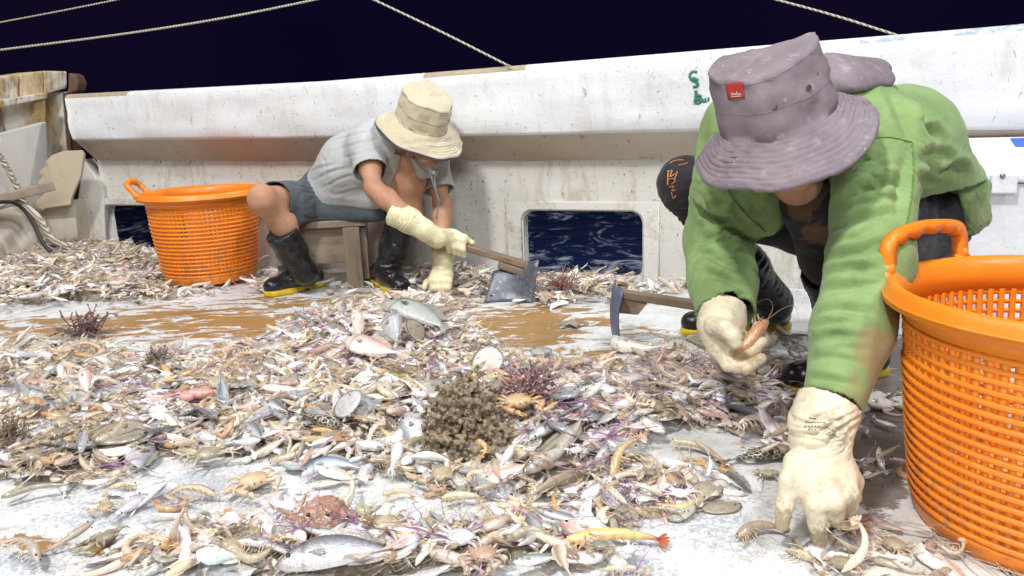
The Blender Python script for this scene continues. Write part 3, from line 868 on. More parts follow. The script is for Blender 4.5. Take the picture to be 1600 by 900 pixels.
def make_basket(H=0.435, rt=0.272, rb=0.222, rim_r=0.303):
    root = empty("fish_basket")
    rad = lambda z: rb + (rt - rb) * (z / H) ** 0.8
    # perforated wall: upright slats inside, rounded hoops outside
    w = MB(); ns = 76; z0, z1 = 0.045, 0.375
    pitch = 0.0193
    zs = np.arange(z0, z1 + 1e-4, pitch)
    for i in range(ns):
        a = 2 * math.pi * i / ns
        zz = np.linspace(z0 - 0.006, z1 + 0.006, 5)
        hw = 0.0064
        V = []
        for z in zz:
            rr = rad(z)
            t = np.array([-math.sin(a), math.cos(a), 0]); e = np.array([math.cos(a), math.sin(a), 0])
            for s, q in ((-1, 0.0), (1, 0.0), (0.75, -0.0065), (-0.75, -0.0065)): V.append(e * (rr + q) + t * hw * s + np.array([0, 0, z]))
        F = []
        for j in range(4):
            b = j * 4
            F += [(b + m, b + (m + 1) % 4, b + 4 + (m + 1) % 4, b + 4 + m) for m in range(4)]
        w.add(V, F)
    na = 152
    for j, z in enumerate(zs):
        flat = z > z1 - 0.072
        h, d = (0.0048, 0.0024) if flat else (0.0054, 0.0060)
        a = np.linspace(0, 2 * math.pi, na, endpoint=False)
        prof = [(-0.003, -h), (d * 0.6, -h * 0.9), (d, -h * 0.25), (d, h * 0.25), (d * 0.6, h * 0.9), (-0.003, h)]
        V = [((rad(z) + q) * math.cos(x), (rad(z) + q) * math.sin(x), z + p) for x in a for q, p in prof]
        m = len(prof)
        F = [(i * m + e, ((i + 1) % na) * m + e, ((i + 1) % na) * m + (e + 1) % m, i * m + (e + 1) % m) for i in range(na) for e in range(m)]
        w.add(V, F)
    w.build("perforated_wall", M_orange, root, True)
    def lathe(prof, name, n=120):
        a = np.linspace(0, 2 * math.pi, n, endpoint=False); m = len(prof)
        V = [(r_ * math.cos(x), r_ * math.sin(x), z) for x in a for r_, z in prof]
        F = [(i * m + e, ((i + 1) % n) * m + e, ((i + 1) % n) * m + (e + 1) % m, i * m + (e + 1) % m) for i in range(n) for e in range(m)]
        return MB().add(V, F).build(name, M_orange, root)
    # broad rolled rim over a plain upper band
    t = 0.0045
    arc = [(rt + 0.002 + (rim_r - rt) * s, H + 0.010 * math.sin(math.pi * min(s * 1.15, 1.0)) - 0.020 * max(0, s - 0.45) ** 2 * 3) for s in np.linspace(0.15, 1, 9)]
    lip = [(rim_r + 0.002, H - 0.012), (rim_r + 0.001, H - 0.024), (rim_r - 0.004, H - 0.026), (rim_r - 0.006, H - 0.014)]
    und = [(r_ - 0.003, z - t) for r_, z in arc[::-1][1:]]
    band_o = [(rad(H - 0.02) + 0.0015, H - 0.03), (rad(z1) + 0.001, z1 + 0.004)]
    band_i = [(rad(z1) - 0.0055, z1 + 0.004), (rad(H - 0.02) - 0.004, H - 0.02), (rt - 0.001, H - 0.004)]
    lathe(band_i + arc + lip + und + band_o, "rim")
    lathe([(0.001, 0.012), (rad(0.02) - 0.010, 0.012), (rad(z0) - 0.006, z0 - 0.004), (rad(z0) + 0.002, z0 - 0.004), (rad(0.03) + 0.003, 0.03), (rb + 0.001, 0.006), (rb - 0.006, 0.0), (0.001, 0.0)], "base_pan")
    def handle(phi, tilt, hw=0.088):
        e = np.array([math.cos(phi), math.sin(phi), 0]); t_ = np.array([-math.sin(phi), math.cos(phi), 0])
        upv = np.array([0, 0, math.cos(tilt)]) + e * math.sin(tilt)
        base = e * (math.sqrt(rim_r ** 2 - hw ** 2) - 0.004) + np.array([0, 0, H + 0.004])
        hh = 0.074
        pts = [base + t_ * x + upv * y for x, y in ((-hw, -0.012), (-hw, 0.02), (-hw * 0.98, 0.05), (-hw * 0.84, hh - 0.006), (-hw * 0.5, hh + 0.004), (0, hh + 0.008), (hw * 0.5, hh + 0.004), (hw * 0.84, hh - 0.006), (hw * 0.98, 0.05), (hw, 0.02), (hw, -0.012))]
        g = MB()
        P = smooth_path(pts, 6)
        nrm = np.cross(t_, upv)
        T, S, U = frames(P, nrm)
        # channel section with a finger-grip underside
        m = len(P); sec = [(-0.010, -0.011), (0.010, -0.011), (0.010, 0.011), (0.003, 0.013), (0.003, 0.008), (-0.004, 0.008), (-0.004, 0.013), (-0.010, 0.011)]
        V = []
        for i in range(m):
            f = i / (m - 1)
            grip = 0.0045 * math.sin((f - 0.27) / 0.46 * 5 * 2 * math.pi) if 0.27 < f < 0.73 else 0
            inward = np.cross(T[i], nrm); cen = base + upv * 0.03
            if inward @ (cen - P[i]) < 0: inward = -inward
            for a_, b_ in sec:
                q = a_ + (0.004 + grip if a_ > 0 else 0)
                V.append(P[i] + inward * q + nrm * b_)
        ms = len(sec)
        F = [(i * ms + j, i * ms + (j + 1) % ms, (i + 1) * ms + (j + 1) % ms, (i + 1) * ms + j) for i in range(m - 1) for j in range(ms)]
        F += [tuple(range(ms)), tuple(range((m - 1) * ms + ms - 1, (m - 1) * ms - 1, -1))]
        g.add(V, F)
        for s in (-1, 1):
            p = base + t_ * hw * s
            g.tube([p - t_ * 0.017 + upv * -0.004, p + t_ * 0.017 + upv * -0.004], 0.0145, 14)
            g.tube([p + upv * -0.002, p + upv * 0.022], 0.0155, 10, flat=0.8)
        g.build("handle", M_orange, root)
    return root, handle
bk, hnd = make_basket()
bk.location = (0.967, 1.262, 0.0); bk.rotation_euler = (0, 0, R(11))
hnd(R(121 - 11), R(6), 0.125); hnd(R(301 - 11), R(6), 0.125)
tag(bk, "big orange perforated plastic basket standing close by at the green man's side", "basket", "orange fish baskets")
bk2, hnd2 = make_basket()
bk2.scale = (0.95, 0.95, 0.97); bk2.location = (-1.485, 3.74, 0.02); bk2.rotation_euler = (0, 0, R(40))
hnd2(R(188 - 40), R(38)); hnd2(R(20 - 40), R(100))
tag(bk2, "orange perforated plastic basket behind the seated man's knee, against the far wall", "basket", "orange fish baskets")

# ================================================================== STOOL
st = empty("wooden_stool"); tag(st, "low rough wooden stool under the man in the tan hat", "stool")
sx = gr(560, 449); zs_ = 0.285
e1 = np.array([math.cos(R(8)), math.sin(R(8)), 0]); e2 = np.array([-math.sin(R(8)), math.cos(R(8)), 0])
so = sx - e1 * 0.16 + e2 * 0.13
Rst = np.stack([e1, e2, (0, 0, 1)], 1)
def sbox(name, c, s, m=None):
    return bevel(MB().box(so + e1 * c[0] + e2 * c[1] + np.array([0, 0, c[2]]), s, Rst).build(name, m or M_wood, st, False), 0.005)
sbox("seat", (0, 0, zs_ + 0.016), (0.44, 0.30, 0.032))
sbox("apron", (-0.02, -0.10, zs_ - 0.085), (0.36, 0.024, 0.165))
sbox("apron", (-0.02, 0.10, zs_ - 0.085), (0.36, 0.024, 0.165))
for x, y, w in ((0.15, -0.13, 0.075), (0.15, 0.12, 0.075), (-0.16, -0.07, 0.075), (-0.16, 0.12, 0.075)):
    sbox("leg", (x, y, zs_ / 2), (w, 0.04, zs_ - 0.004), M_woodz)
sbox("side_board", (0.20, 0.0, zs_ / 2 + 0.01), (0.03, 0.20, zs_ - 0.04), M_woodz)

# ================================================================== HOES
k = N("dark_grey_steel_blade"); v = k.obj()
c = k.mix(k.ramp(k.noise(v, 22, 6, 0.7), 0.35, 0.7), (0.085, 0.095, 0.115), (0.19, 0.205, 0.24))
c = k.mix(k.math('MULTIPLY', k.ramp(k.noise(v, 60, 4), 0.6, 0.7), 0.6), c, (0.42, 0.43, 0.46))
M_blade = k.done(c, 0.42, k.bump(k.noise(v, 50, 5), 0.4, 0.003), 0.5, Metallic=0.35)
M_bladeblue = simple("blue_worn_steel_edge", (0.15, 0.18, 0.27), 0.45, 0.5, 30, 0.3, Metallic=0.3)
def plate(name, P, thick, mat, parent, n=8):
    """sheet through a grid of points, given a thickness"""
    P = np.asarray(P, float); a, b = P.shape[:2]
    V = P.reshape(-1, 3); F = [(i * b + j, i * b + j + 1, (i + 1) * b + j + 1, (i + 1) * b + j) for i in range(a - 1) for j in range(b - 1)]
    o = link(name, mesh(name, V, F), mat, parent)
    m = o.modifiers.new("s", 'SOLIDIFY'); m.thickness = thick; m.offset = 0
    return o
h1 = empty("hoe"); tag(h1, "short hoe with dark steel blade gripped by the man in the tan hat", "hoe", "hoes for raking the catch")
Ha, Hb = at(676, 372, 3.20), at(834, 417, 3.10)
b = MB(); b.beam(Ha, Hb, 0.034, 0.030); bevel(b.build("handle", M_haft, h1, False), 0.006)
d = (Hb - Ha) / np.linalg.norm(Hb - Ha)
b = MB(); b.beam(Hb - d * 0.155 + np.array([0, 0, -0.031]), Hb - d * 0.02 + np.array([0, 0, -0.036]), 0.03, 0.032); bevel(b.build("wedge", M_haft, h1, False), 0.006)
rows = []
for t in np.linspace(0, 1, 7):
    L = at(770 - 14 * t, 424 + 52 * t, 3.14 - 0.08 * t); Rr = at(842 - 12 * t, 406 + 78 * t, 3.05 - 0.02 * t)
    row = []
    for s in np.linspace(0, 1, 11):
        bowl = 0.035 * math.sin(math.pi * s) * (1 - 0.2 * t)
        p = L * (1 - s) + Rr * s
        row.append(p + np.array([0.25, 0.9, 0.05]) * bowl)
    rows.append(row)
rows = np.array(rows); rows[:, :, 2] = np.maximum(rows[:, :, 2], 0.004)
plate("blade", rows, 0.006, M_blade, h1)
h2 = empty("hoe"); tag(h2, "hoe lying on the deck beside the green man's boot, blade seen edge-on", "hoe", "hoes for raking the catch")
Ba = at(966, 458, 2.46); Bb = at(1135, 484, 2.30)
b = MB(); b.beam(Ba, Bb, 0.032, 0.030); bevel(b.build("handle", M_haft, h2, False), 0.006)
tri = [at(966, 464, 2.46), at(1012, 471, 2.42), at(996, 491, 2.42), at(966, 488, 2.46)]
V = np.concatenate([np.array(tri) + np.array([0, 0.014, 0]), np.array(tri) - np.array([0, 0.014, 0])])
F = [(0, 1, 2, 3), (7, 6, 5, 4)] + [((i + 1) % 4, i, i + 4, (i + 1) % 4 + 4) for i in range(4)]
bevel(link("wedge", mesh("wedge", V, F), M_haft, h2, False), 0.004)
rows = []
b0, b1 = at(962, 446, 2.46), at(958, 525, 2.44)
for t in np.linspace(0, 1, 9):
    p = b0 * (1 - t) + b1 * t
    bow = -0.012 * math.sin(math.pi * t)
    rows.append([p + np.array([bow + 0.012 * abs(s), s * 0.085, 0.0]) for s in np.linspace(-1, 1, 7)])
rows = np.array(rows); rows[:, :, 2] = np.maximum(rows[:, :, 2], 0.004)
plate("blade", rows, 0.006, M_bladeblue, h2)
# ================================================================== PEOPLE
A = at
def cloth(name, col, col2=None, var=0.14, weave=260, rough=0.9, stains=(), bump=0.25):
    k = N(name); v = k.obj()
    c = k.mix(k.ramp(k.noise(v, 7, 6, 0.65), 0.32, 0.70), tuple(np.array(col) * (1 - var)), tuple(np.clip(np.array(col) * (1 + var), 0, 1)))
    if col2: c = k.mix(k.math('MULTIPLY', k.ramp(k.noise(v, 16, 7, 0.72), 0.52, 0.70), 0.5), c, col2)
    for p, r_, sc, amt in stains:                 # worn-in stains, each a spot on the garment itself
        mp = k.n("Mapping"); mp.inputs["Location"].default_value = tuple(-np.array(p)); 
        tc = k.n("TexCoord"); k.l(tc.outputs["Object"], mp.inputs[0])
        ln = k.n("VectorMath", operation='LENGTH'); k.l(mp.outputs[0], ln.inputs[0])
        m = k.math('SUBTRACT', 1.0, k.math('DIVIDE', ln.outputs["Value"], r_))
        m = k.math('ADD', m, k.math('MULTIPLY', k.math('SUBTRACT', k.noise(v, 22, 6, 0.7), 0.5), 1.3))
        m = k.math('ADD', m, k.math('MULTIPLY', k.math('SUBTRACT', k.noise(v, 75, 5, 0.7), 0.5), 0.9))
        c = k.mix(k.math('MULTIPLY', k.ramp(m, 0.25, 0.45), amt), c, sc)
    nb = k.bump(k.noise(v, 28, 5, 0.6), bump, 0.006)
    nb = k.bump(k.noise(v, weave, 2), 0.22, 0.0015, nb)
    return k.done(c, rough, nb, 0.25, **{"Sheen Weight": 0.15})
def skin_mat():
    k = N("weathered_tan_skin"); v = k.obj()
    c = k.mix(k.ramp(k.noise(v, 12, 6, 0.65), 0.3, 0.7), (0.42, 0.205, 0.115), (0.58, 0.325, 0.205))
    c = k.mix(k.math('MULTIPLY', k.ramp(k.noise(v, 70, 4), 0.6, 0.75), 0.4), c, (0.33, 0.15, 0.08))
    return k.done(c, 0.56, k.bump(k.noise(v, 90, 6, 0.7), 0.5, 0.003), 0.4, **{"Subsurface Weight": 0.05, "Subsurface Radius": (0.02, 0.008, 0.004), "Subsurface Scale": 0.3})
M_skin = skin_mat()
def rubber(name, col, dirt, rough=0.3, amt=0.5, sss=0.0, spots=()):
    k = N(name); v = k.obj()
    c = k.mix(k.math('MULTIPLY', k.ramp(k.noise(v, 26, 8, 0.78), 0.49, 0.68), amt), k.mix(k.noise(v, 6, 4), col, tuple(np.array(col) * 0.88)), dirt)
    for p, r_, sc, am in spots:                    # slime and mud where the glove has been working
        mp = k.n("Mapping"); mp.inputs["Location"].default_value = tuple(-np.array(p)); tc = k.n("TexCoord"); k.l(tc.outputs["Object"], mp.inputs[0])
        ln = k.n("VectorMath", operation='LENGTH'); k.l(mp.outputs[0], ln.inputs[0])
        m = k.math('ADD', k.math('SUBTRACT', 1.0, k.math('DIVIDE', ln.outputs["Value"], r_)), k.math('MULTIPLY', k.math('SUBTRACT', k.noise(v, 70, 7, 0.75), 0.5), 2.6))
        c = k.mix(k.math('MULTIPLY', k.ramp(m, 0.25, 0.6), am), c, sc)
    kw = {"Subsurface Weight": sss, "Subsurface Radius": (0.02, 0.012, 0.004), "Subsurface Scale": 0.3} if sss else {}
    return k.done(c, k.math('ADD', k.math('MULTIPLY', k.noise(v, 20, 4), 0.3), rough - 0.1), k.bump(k.noise(v, 60, 5), 0.25, 0.003), 0.5, **kw)
M_boot = rubber("black_boot_rubber", (0.013, 0.013, 0.017), (0.10, 0.10, 0.11), 0.24, 0.35)
M_sole = rubber("yellow_sole_rubber", (0.78, 0.56, 0.02), (0.25, 0.18, 0.05), 0.5, 0.7)
M_glove = rubber("cream_glove_rubber", (0.80, 0.72, 0.53), (0.34, 0.27, 0.18), 0.42, 0.62, 0.08, [(A(1282, 845, 1.2), 0.06, (0.30, 0.23, 0.14), 0.85), (A(1224, 815, 1.21), 0.05, (0.36, 0.27, 0.15), 0.8), (A(1310, 790, 1.21), 0.06, (0.33, 0.27, 0.18), 0.7), (A(1300, 672, 1.25), 0.05, (0.30, 0.25, 0.17), 0.6), (A(1165, 560, 1.59), 0.06, (0.45, 0.26, 0.10), 0.6)])
M_glove2 = rubber("yellow_cream_glove_rubber", (0.82, 0.76, 0.49), (0.36, 0.30, 0.19), 0.42, 0.6, 0.12)
M_hair = simple("black_hair", (0.02, 0.017, 0.015), 0.5, 0.3, 80)
M_eye = simple("eye_dark", (0.05, 0.03, 0.02), 0.2, 0.2, 20)
M_ink = simple("faded_black_print", (0.16, 0.15, 0.13), 0.7, 0.3, 60)

def trim(me, p, n, near, rad):
    """cut a garment open: drop what lies past a plane within a radius of a point, leaving a real edge"""
    V = verts(me); n = n / np.linalg.norm(n)
    bad = ((V - p) @ n > 0) & (np.linalg.norm(V - near, axis=1) < rad)
    import bmesh
    bm = bmesh.new(); bm.from_mesh(me); bm.verts.ensure_lookup_table()
    bmesh.ops.delete(bm, geom=[bm.verts[i] for i in np.nonzero(bad)[0]], context='VERTS')
    bm.to_mesh(me); bm.free()
def hem(o, t=0.005):
    m = o.modifiers.new("cloth", 'SOLIDIFY'); m.thickness = t; m.offset = -1; m.use_rim = True
    return o
def head(F, c, up, fwd, s=1.0, k=0.02):
    """skull, jaw, nose, ears, lips; c = middle of the skull"""
    B = np.stack([np.cross(fwd, up), fwd, up], 1)      # x to its right, y forward, z up
    L = lambda x, y, z: c + B @ np.array([x, y, z]) * s
    F.ell(L(0, 0, 0.02), np.array([0.076, 0.096, 0.095]) * s, B, k)
    F.ell(L(0, 0.022, -0.055), np.array([0.060, 0.070, 0.075]) * s, B, 0.03)
    F.ell(L(0, 0.062, -0.100), np.array([0.030, 0.026, 0.024]) * s, B, 0.03)
    F.cone(L(0, 0.090, -0.005), L(0, 0.112, -0.042), 0.010 * s, 0.016 * s, 0.014)
    for q in (-1, 1):
        F.ell(L(0.013 * q, 0.100, -0.045), np.array([0.010, 0.012, 0.009]) * s, B, 0.008)
        F.ell(L(0.042 * q, 0.070, -0.030), np.array([0.024, 0.022, 0.020]) * s, B, 0.025)
        F.ell(L(0.032 * q, 0.094, 0.000), np.array([0.017, 0.010, 0.010]) * s, B, 0.006, 'cut')
        F.cone(L(0.014 * q, 0.096, 0.018), L(0.048 * q, 0.080, 0.018), 0.008 * s, 0.007 * s, 0.012)
        F.ell(L(0.080 * q, -0.005, -0.018), np.array([0.010, 0.020, 0.032]) * s, B, 0.006)
        F.ell(L(0.088 * q, 0.002, -0.016), np.array([0.006, 0.011, 0.018]) * s, B, 0.004, 'cut')
    F.ell(L(0, 0.093, -0.070), np.array([0.024, 0.010, 0.006]) * s, B, 0.006)
    F.ell(L(0, 0.090, -0.081), np.array([0.021, 0.010, 0.007]) * s, B, 0.006)
    F.cone(L(0, -0.025, -0.06), L(0, -0.05, -0.15), 0.056 * s, 0.058 * s, 0.03)
    return L, B
def eyes(L, parent, s=1.0):
    for q in (-1, 1):
        MB().ball(L(0.032 * q, 0.080, 0.000), 0.012 * s, 12, 8).build("eye", M_eye, parent)

def hat(name, c, axis, front, mat, bind, r_top, r_base, hgt, r_brim, drop, parent, seed=0, label=None, top_tilt=0.0):
    """cloth bucket hat: crown, brim with stitched rows, bound edge, eyelets"""
    B = basis(axis, front)                              # x to the front, z along the crown
    h = MB(); n = 96
    prof = []
    for s in np.linspace(0, 1, 7): prof.append((r_top * 0.97 * s, hgt + 0.010 * (1 - s ** 2), 0))
    prof += [(r_top * 1.005, hgt - 0.001, 0), (r_top * 1.012, hgt - 0.007, 0)]
    for s in np.linspace(0.08, 1, 9): prof.append((r_top + (r_base - r_top) * s ** 1.2 + 0.004 * math.sin(s * 3.1), hgt * (1 - s) - 0.004, 1))
    rows = 46
    for s in np.linspace(0.02, 1, rows):
        prof.append((r_base + (r_brim - r_base) * s, -0.004 - drop * s ** 0.9 + 0.0034 * abs(math.sin(s * math.pi * 8)) , 2))
    prof += [(r_brim + 0.003, -drop - 0.006, 3), (r_brim + 0.002, -drop - 0.013, 3), (r_brim - 0.004, -drop - 0.010, 3)]
    for s in np.linspace(0.9, 0.02, 6): prof.append((r_base - 0.004 + (r_brim - r_base) * s, -0.010 - drop * s ** 0.9, 4))
    for s in np.linspace(0.0, 1, 4): prof.append((r_base - 0.006 + (r_top - r_base) * s, (hgt - 0.012) * s - 0.006, 4))
    prof.append((0.002, hgt - 0.008, 4))
    a = np.linspace(0, 2 * math.pi, n, endpoint=False)
    V = []
    for x in a:
        for r_, z, kd in prof:
            e = 1.06 * math.cos(x), 0.95 * math.sin(x)
            w = r_ / r_brim
            bend = (0.030 * math.cos(2 * x + 0.7 + seed) + 0.016 * math.sin(3 * x + seed) + 0.006 * math.sin(7 * x)) * max(0, w - 0.45) ** 1.0
            cr = (0.0035 * math.sin(5 * x + seed) + 0.002 * math.sin(9 * x + 2 * seed)) * (1 if kd <= 1 else 0.3) * min(1, r_ / 0.05)
            sag = 0.008 * math.sin(x * 2 + seed * 2) * (1 if z > hgt * 0.5 else 0) * (r_ / r_top)
            V.append((e[0] * (r_ + cr), e[1] * (r_ + cr), z + bend + sag + top_tilt * e[0] * r_ * (1 if z > hgt * 0.5 else 0)))
    V = np.array(V) @ B.T + c
    m = len(prof)
    F = [(i * m + j, ((i + 1) % n) * m + j, ((i + 1) % n) * m + j + 1, i * m + j + 1) for i in range(n) for j in range(m - 1)]
    me = mesh(name, V, F)
    o = link(name, me, [mat, bind], parent)
    kinds = [p[2] for p in prof]
    for p in me.polygons:
        j = p.vertices[0] % m
        if kinds[j] == 3 or kinds[min(j + 1, m - 1)] == 3: p.material_index = 1
    bump = wob(V, 22, seed)
    set_verts(me, verts(me) + normals(me) * (0.0028 * bump + 0.0022 * wob(V, 50, seed + 1) + 0.002 * wob(V, 12, seed + 2))[:, None])
    VV = verts(me); NN = normals(me)
    sm = MB()
    for j in (8, 13, 18):
        P = (VV + NN * 0.0006)[[i * m + j for i in list(range(n)) + [0]]]
        sm.tube(P, 0.0013, 5, cap=False)
    sm.build("seam", bind, o)
    L = lambda ang, z, off=0.0: np.array([1.06 * math.cos(ang), 0.95 * math.sin(ang), 0]) @ B.T * (np.interp(z, [0, hgt], [r_base, r_top]) + off) + c + B[:, 2] * z
    for ang, z in ((0.55, hgt * 0.52), (0.85, hgt * 0.62), (-0.1, hgt * 0.45), (1.05, hgt * 0.38)):
        p = L(ang, z, 0.002); d = L(ang, z, 0.02) - p; d /= np.linalg.norm(d)
        Bt = basis(d, (0, 0, 1))
        P = [p + Bt @ np.array([0.0045 * math.cos(x), 0.0045 * math.sin(x), 0]) for x in np.linspace(0, 2 * math.pi, 13)]
        g = MB(); g.tube(P, 0.0017, 6, cap=False); g.ball(p - d * 0.0005, (0.0035, 0.0035, 0.001), 8, 5, Bt, None)
        g.build("eyelet", M_rust, o)
    return o, L, B

def boot(parent, top, ankle, heel, toe, r_top=0.062, r_ank=0.046, vox=0.006, sole_h=0.026, toe_r=0.042):
    heel, toe, ankle, top = map(lambda p: np.asarray(p, float).copy(), (heel, toe, ankle, top))
    heel[2] = toe[2] = 0.0
    d = toe - heel; Ln = np.linalg.norm(d); d /= Ln
    up = np.array([0, 0, 1.0])
    F = Field(vox)
    ax = (ankle - top) / np.linalg.norm(ankle - top)
    F.cone(top, top + (ankle - top) * 0.5, r_top, r_top * 0.92, 0.02).cone(top + (ankle - top) * 0.5, ankle, r_top * 0.92, r_ank, 0.03)
    F.cone(ankle, heel + d * 0.045 + up * 0.055, r_ank, 0.044, 0.035)
    F.cone(heel + d * 0.05 + up * 0.05, heel + d * (Ln * 0.55) + up * 0.055, 0.043, 0.044, 0.03)
    F.cone(heel + d * (Ln * 0.5) + up * 0.050, toe - d * toe_r + up * 0.040, 0.046, toe_r, 0.03, sq=(up, 0.92))
    F.plane(np.array([0, 0, sole_h - 0.004]) + heel, (0, 0, -1))
    F.plane(top + ax * 0.0, -ax)
    me = F.mesh("boot", 2)
    s = np.cross(d, up)
    folds(me, [(ankle + (top - ankle) * 0.18, (0.09, 0.09, 0.07), ax + 0.3 * d, 0.045, 0.0055), (ankle + (top - ankle) * 0.6, (0.1, 0.1, 0.08), ax - 0.4 * s, 0.07, 0.004)])
    V = verts(me); g = (V - top) @ ax
    N_ = normals(me)
    set_verts(me, V + N_ * (0.0025 * ((g > 0.0) & (g < 0.035)))[:, None])
    b = link("boot", me, M_boot, parent)
    F2 = Field(0.005)
    for a_, b_, ra, rb in ((0.038, 0.30, 0.045, 0.040), (0.30, 0.62, 0.040, 0.050)):
        F2.cone(heel + d * (Ln * a_ if a_ > 0.1 else a_) + up * 0.012, heel + d * Ln * b_ + up * 0.012, ra, rb, 0.02)
    F2.cone(heel + d * Ln * 0.62 + up * 0.012, toe - d * (toe_r + 0.002) + up * 0.012, 0.050, toe_r + 0.003, 0.02)
    F2.plane(heel, (0, 0, -1)).plane(heel + up * sole_h, (0, 0, 1))
    F2.cone(heel + d * Ln * 0.36 - s * 0.1 + up * 0.000, heel + d * Ln * 0.36 + s * 0.1, 0.008, 0.008, 0.01, 'cut')
    link("sole", F2.mesh("sole", 1), M_sole, b)
    F3 = Field(0.006)                                    # toe cap ridge
    return b

# ------------------------------------------------------------------ the seated man
p1 = empty("person", gr(520, 452)); tag(p1, "person in tan hat, grey tee and dark shorts sitting and raking with a hoe", "person")
INV = Matrix.Translation(p1.location).inverted()
def adopt(root):
    """parts were made in world space: keep them there under the person's Empty"""
    for o in bpy.data.objects:
        if o.parent is root: o.matrix_parent_inverse = Matrix.Translation(root.location).inverted()
J = {n: at(*p) for n, p in dict(pel=(512, 312, 3.60), hipR=(480, 322, 3.56), hipL=(548, 316, 3.62), kneeR=(410, 312, 3.20), kneeL=(644, 284, 3.36),
     ankR=(476, 428, 3.36), ankL=(606, 425, 3.36), waist=(520, 292, 3.58), mid=(550, 258, 3.50), chest=(592, 232, 3.41), shR=(572, 226, 3.34), shL=(676, 248, 3.50),
     elR=(584, 294, 3.17), wrR=(655, 352, 3.07), elL=(690, 318, 3.40), wrL=(692, 392, 3.25), neck=(628, 218, 3.36), head=(665, 226, 3.25)).items()}
F = Field(0.007)
F.cone(J['pel'], J['mid'], 0.10, 0.11, 0.05).cone(J['mid'], J['chest'], 0.11, 0.105, 0.05)
F.cone(J['chest'], J['neck'], 0.075, 0.055, 0.05)
F.cone(J['shR'], J['chest'], 0.055, 0.09, 0.05).cone(J['shL'], J['chest'], 0.055, 0.09, 0.05)
mixp = lambda a, b, t: a * (1 - t) + b * t
for s, wr in (('R', 0.027), ('L', 0.029)):
    F.cone(J['sh' + s], mixp(J['sh' + s], J['el' + s], 0.55), 0.050, 0.046, 0.03).cone(mixp(J['sh' + s], J['el' + s], 0.55), J['el' + s], 0.044, 0.034, 0.02)
    F.ell(J['el' + s] + np.array([0.004, 0.012, -0.006]), (0.032, 0.032, 0.034), None, 0.012)
    F.cone(J['el' + s], mixp(J['el' + s], J['wr' + s], 0.3), 0.038, 0.043, 0.02)
    F.cone(mixp(J['el' + s], J['wr' + s], 0.3), J['wr' + s], 0.043, wr, 0.02)
    hip, kn, an = J['hip' + s], J['knee' + s], J['ank' + s]
    F.cone(hip, mixp(hip, kn, 0.5), 0.095, 0.080, 0.05).cone(mixp(hip, kn, 0.5), kn, 0.080, 0.056, 0.03)
    F.ell(kn + np.array([0.004, -0.012, 0.010]), (0.046, 0.046, 0.050), None, 0.03)
    cf = mixp(kn, an, 0.33) + np.array([0.02, 0.03, 0])
    F.cone(kn, cf, 0.049, 0.052, 0.03).cone(cf, an, 0.052, 0.038, 0.03)
ax1 = np.array([0.32, -0.42, 0.86]); ax1 /= np.linalg.norm(ax1)
fw1 = np.array([0.62, -0.74, 0.0]); fw1 -= ax1 * (fw1 @ ax1); fw1 /= np.linalg.norm(fw1)
L1, B1 = head(F, J['head'] - fw1 * 0.008, ax1, fw1, 0.94)
me = F.mesh("body", 1)
_h = at(660, 190, 3.28); trim(me, _h - ax1 * 0.032, ax1, _h, 0.17)
body = link("body", me, M_skin, p1)
eyes(L1, p1, 0.94)
# tee
F = Field(0.005)
F.cone(J['pel'] + np.array([0.0, 0.0, 0.03]), J['mid'], 0.125, 0.132, 0.06).cone(J['mid'], J['chest'], 0.135, 0.125, 0.06)
F.cone(J['chest'] + np.array([-0.03, 0.03, 0.0]), mixp(J['chest'], J['neck'], 0.75), 0.10, 0.062, 0.05)
F.cone(J['shR'], J['chest'], 0.070, 0.105, 0.05).cone(J['shL'], J['chest'], 0.070, 0.105, 0.05)
slR, slL = mixp(J['shR'], J['elR'], 0.62), mixp(J['shL'], J['elL'], 0.72)
F.cone(J['shR'], slR, 0.066, 0.074, 0.03).cone(J['shL'], slL, 0.066, 0.070, 0.03)
F.cone(at(590, 275, 3.38), at(600, 300, 3.40), 0.07, 0.055, 0.05)                   # slack front
F.cone(at(515, 305, 3.50), at(585, 312, 3.44), 0.055, 0.05, 0.05)
F.plane(slR, J['elR'] - J['shR']) if False else None
me = F.mesh("tee", 1)
arR, arL = J['elR'] - J['shR'], J['elL'] - J['shL']
bd = (J['chest'] - J['pel']) / np.linalg.norm(J['chest'] - J['pel'])
folds(me, [(mixp(J['shR'], J['elR'], 0.0800), (0.10, 0.10, 0.0400), arR + 0.5 * bd, 0.036, 0.0028), (at(520, 290, 3.48), (0.10, 0.13, 0.0360), (0.9, 0.2, -0.55), 0.042, 0.0036),
           (at(560, 285, 3.40), (0.09, 0.12, 0.0360), (0.75, 0.1, 0.2600), 0.05, 0.0032), (at(600, 215, 3.32), (0.09, 0.1, 0.0280), (0.5, -0.2, -0.8), 0.034, 0.0024), (J['shL'], (0.09, 0.1, 0.0400), arL, 0.04, 0.0024),
           (at(600, 270, 3.38), (0.07, 0.1, 0.0360), (0.95, 0, 0.0800), 0.04, 0.0028)], 0.0015, 22)
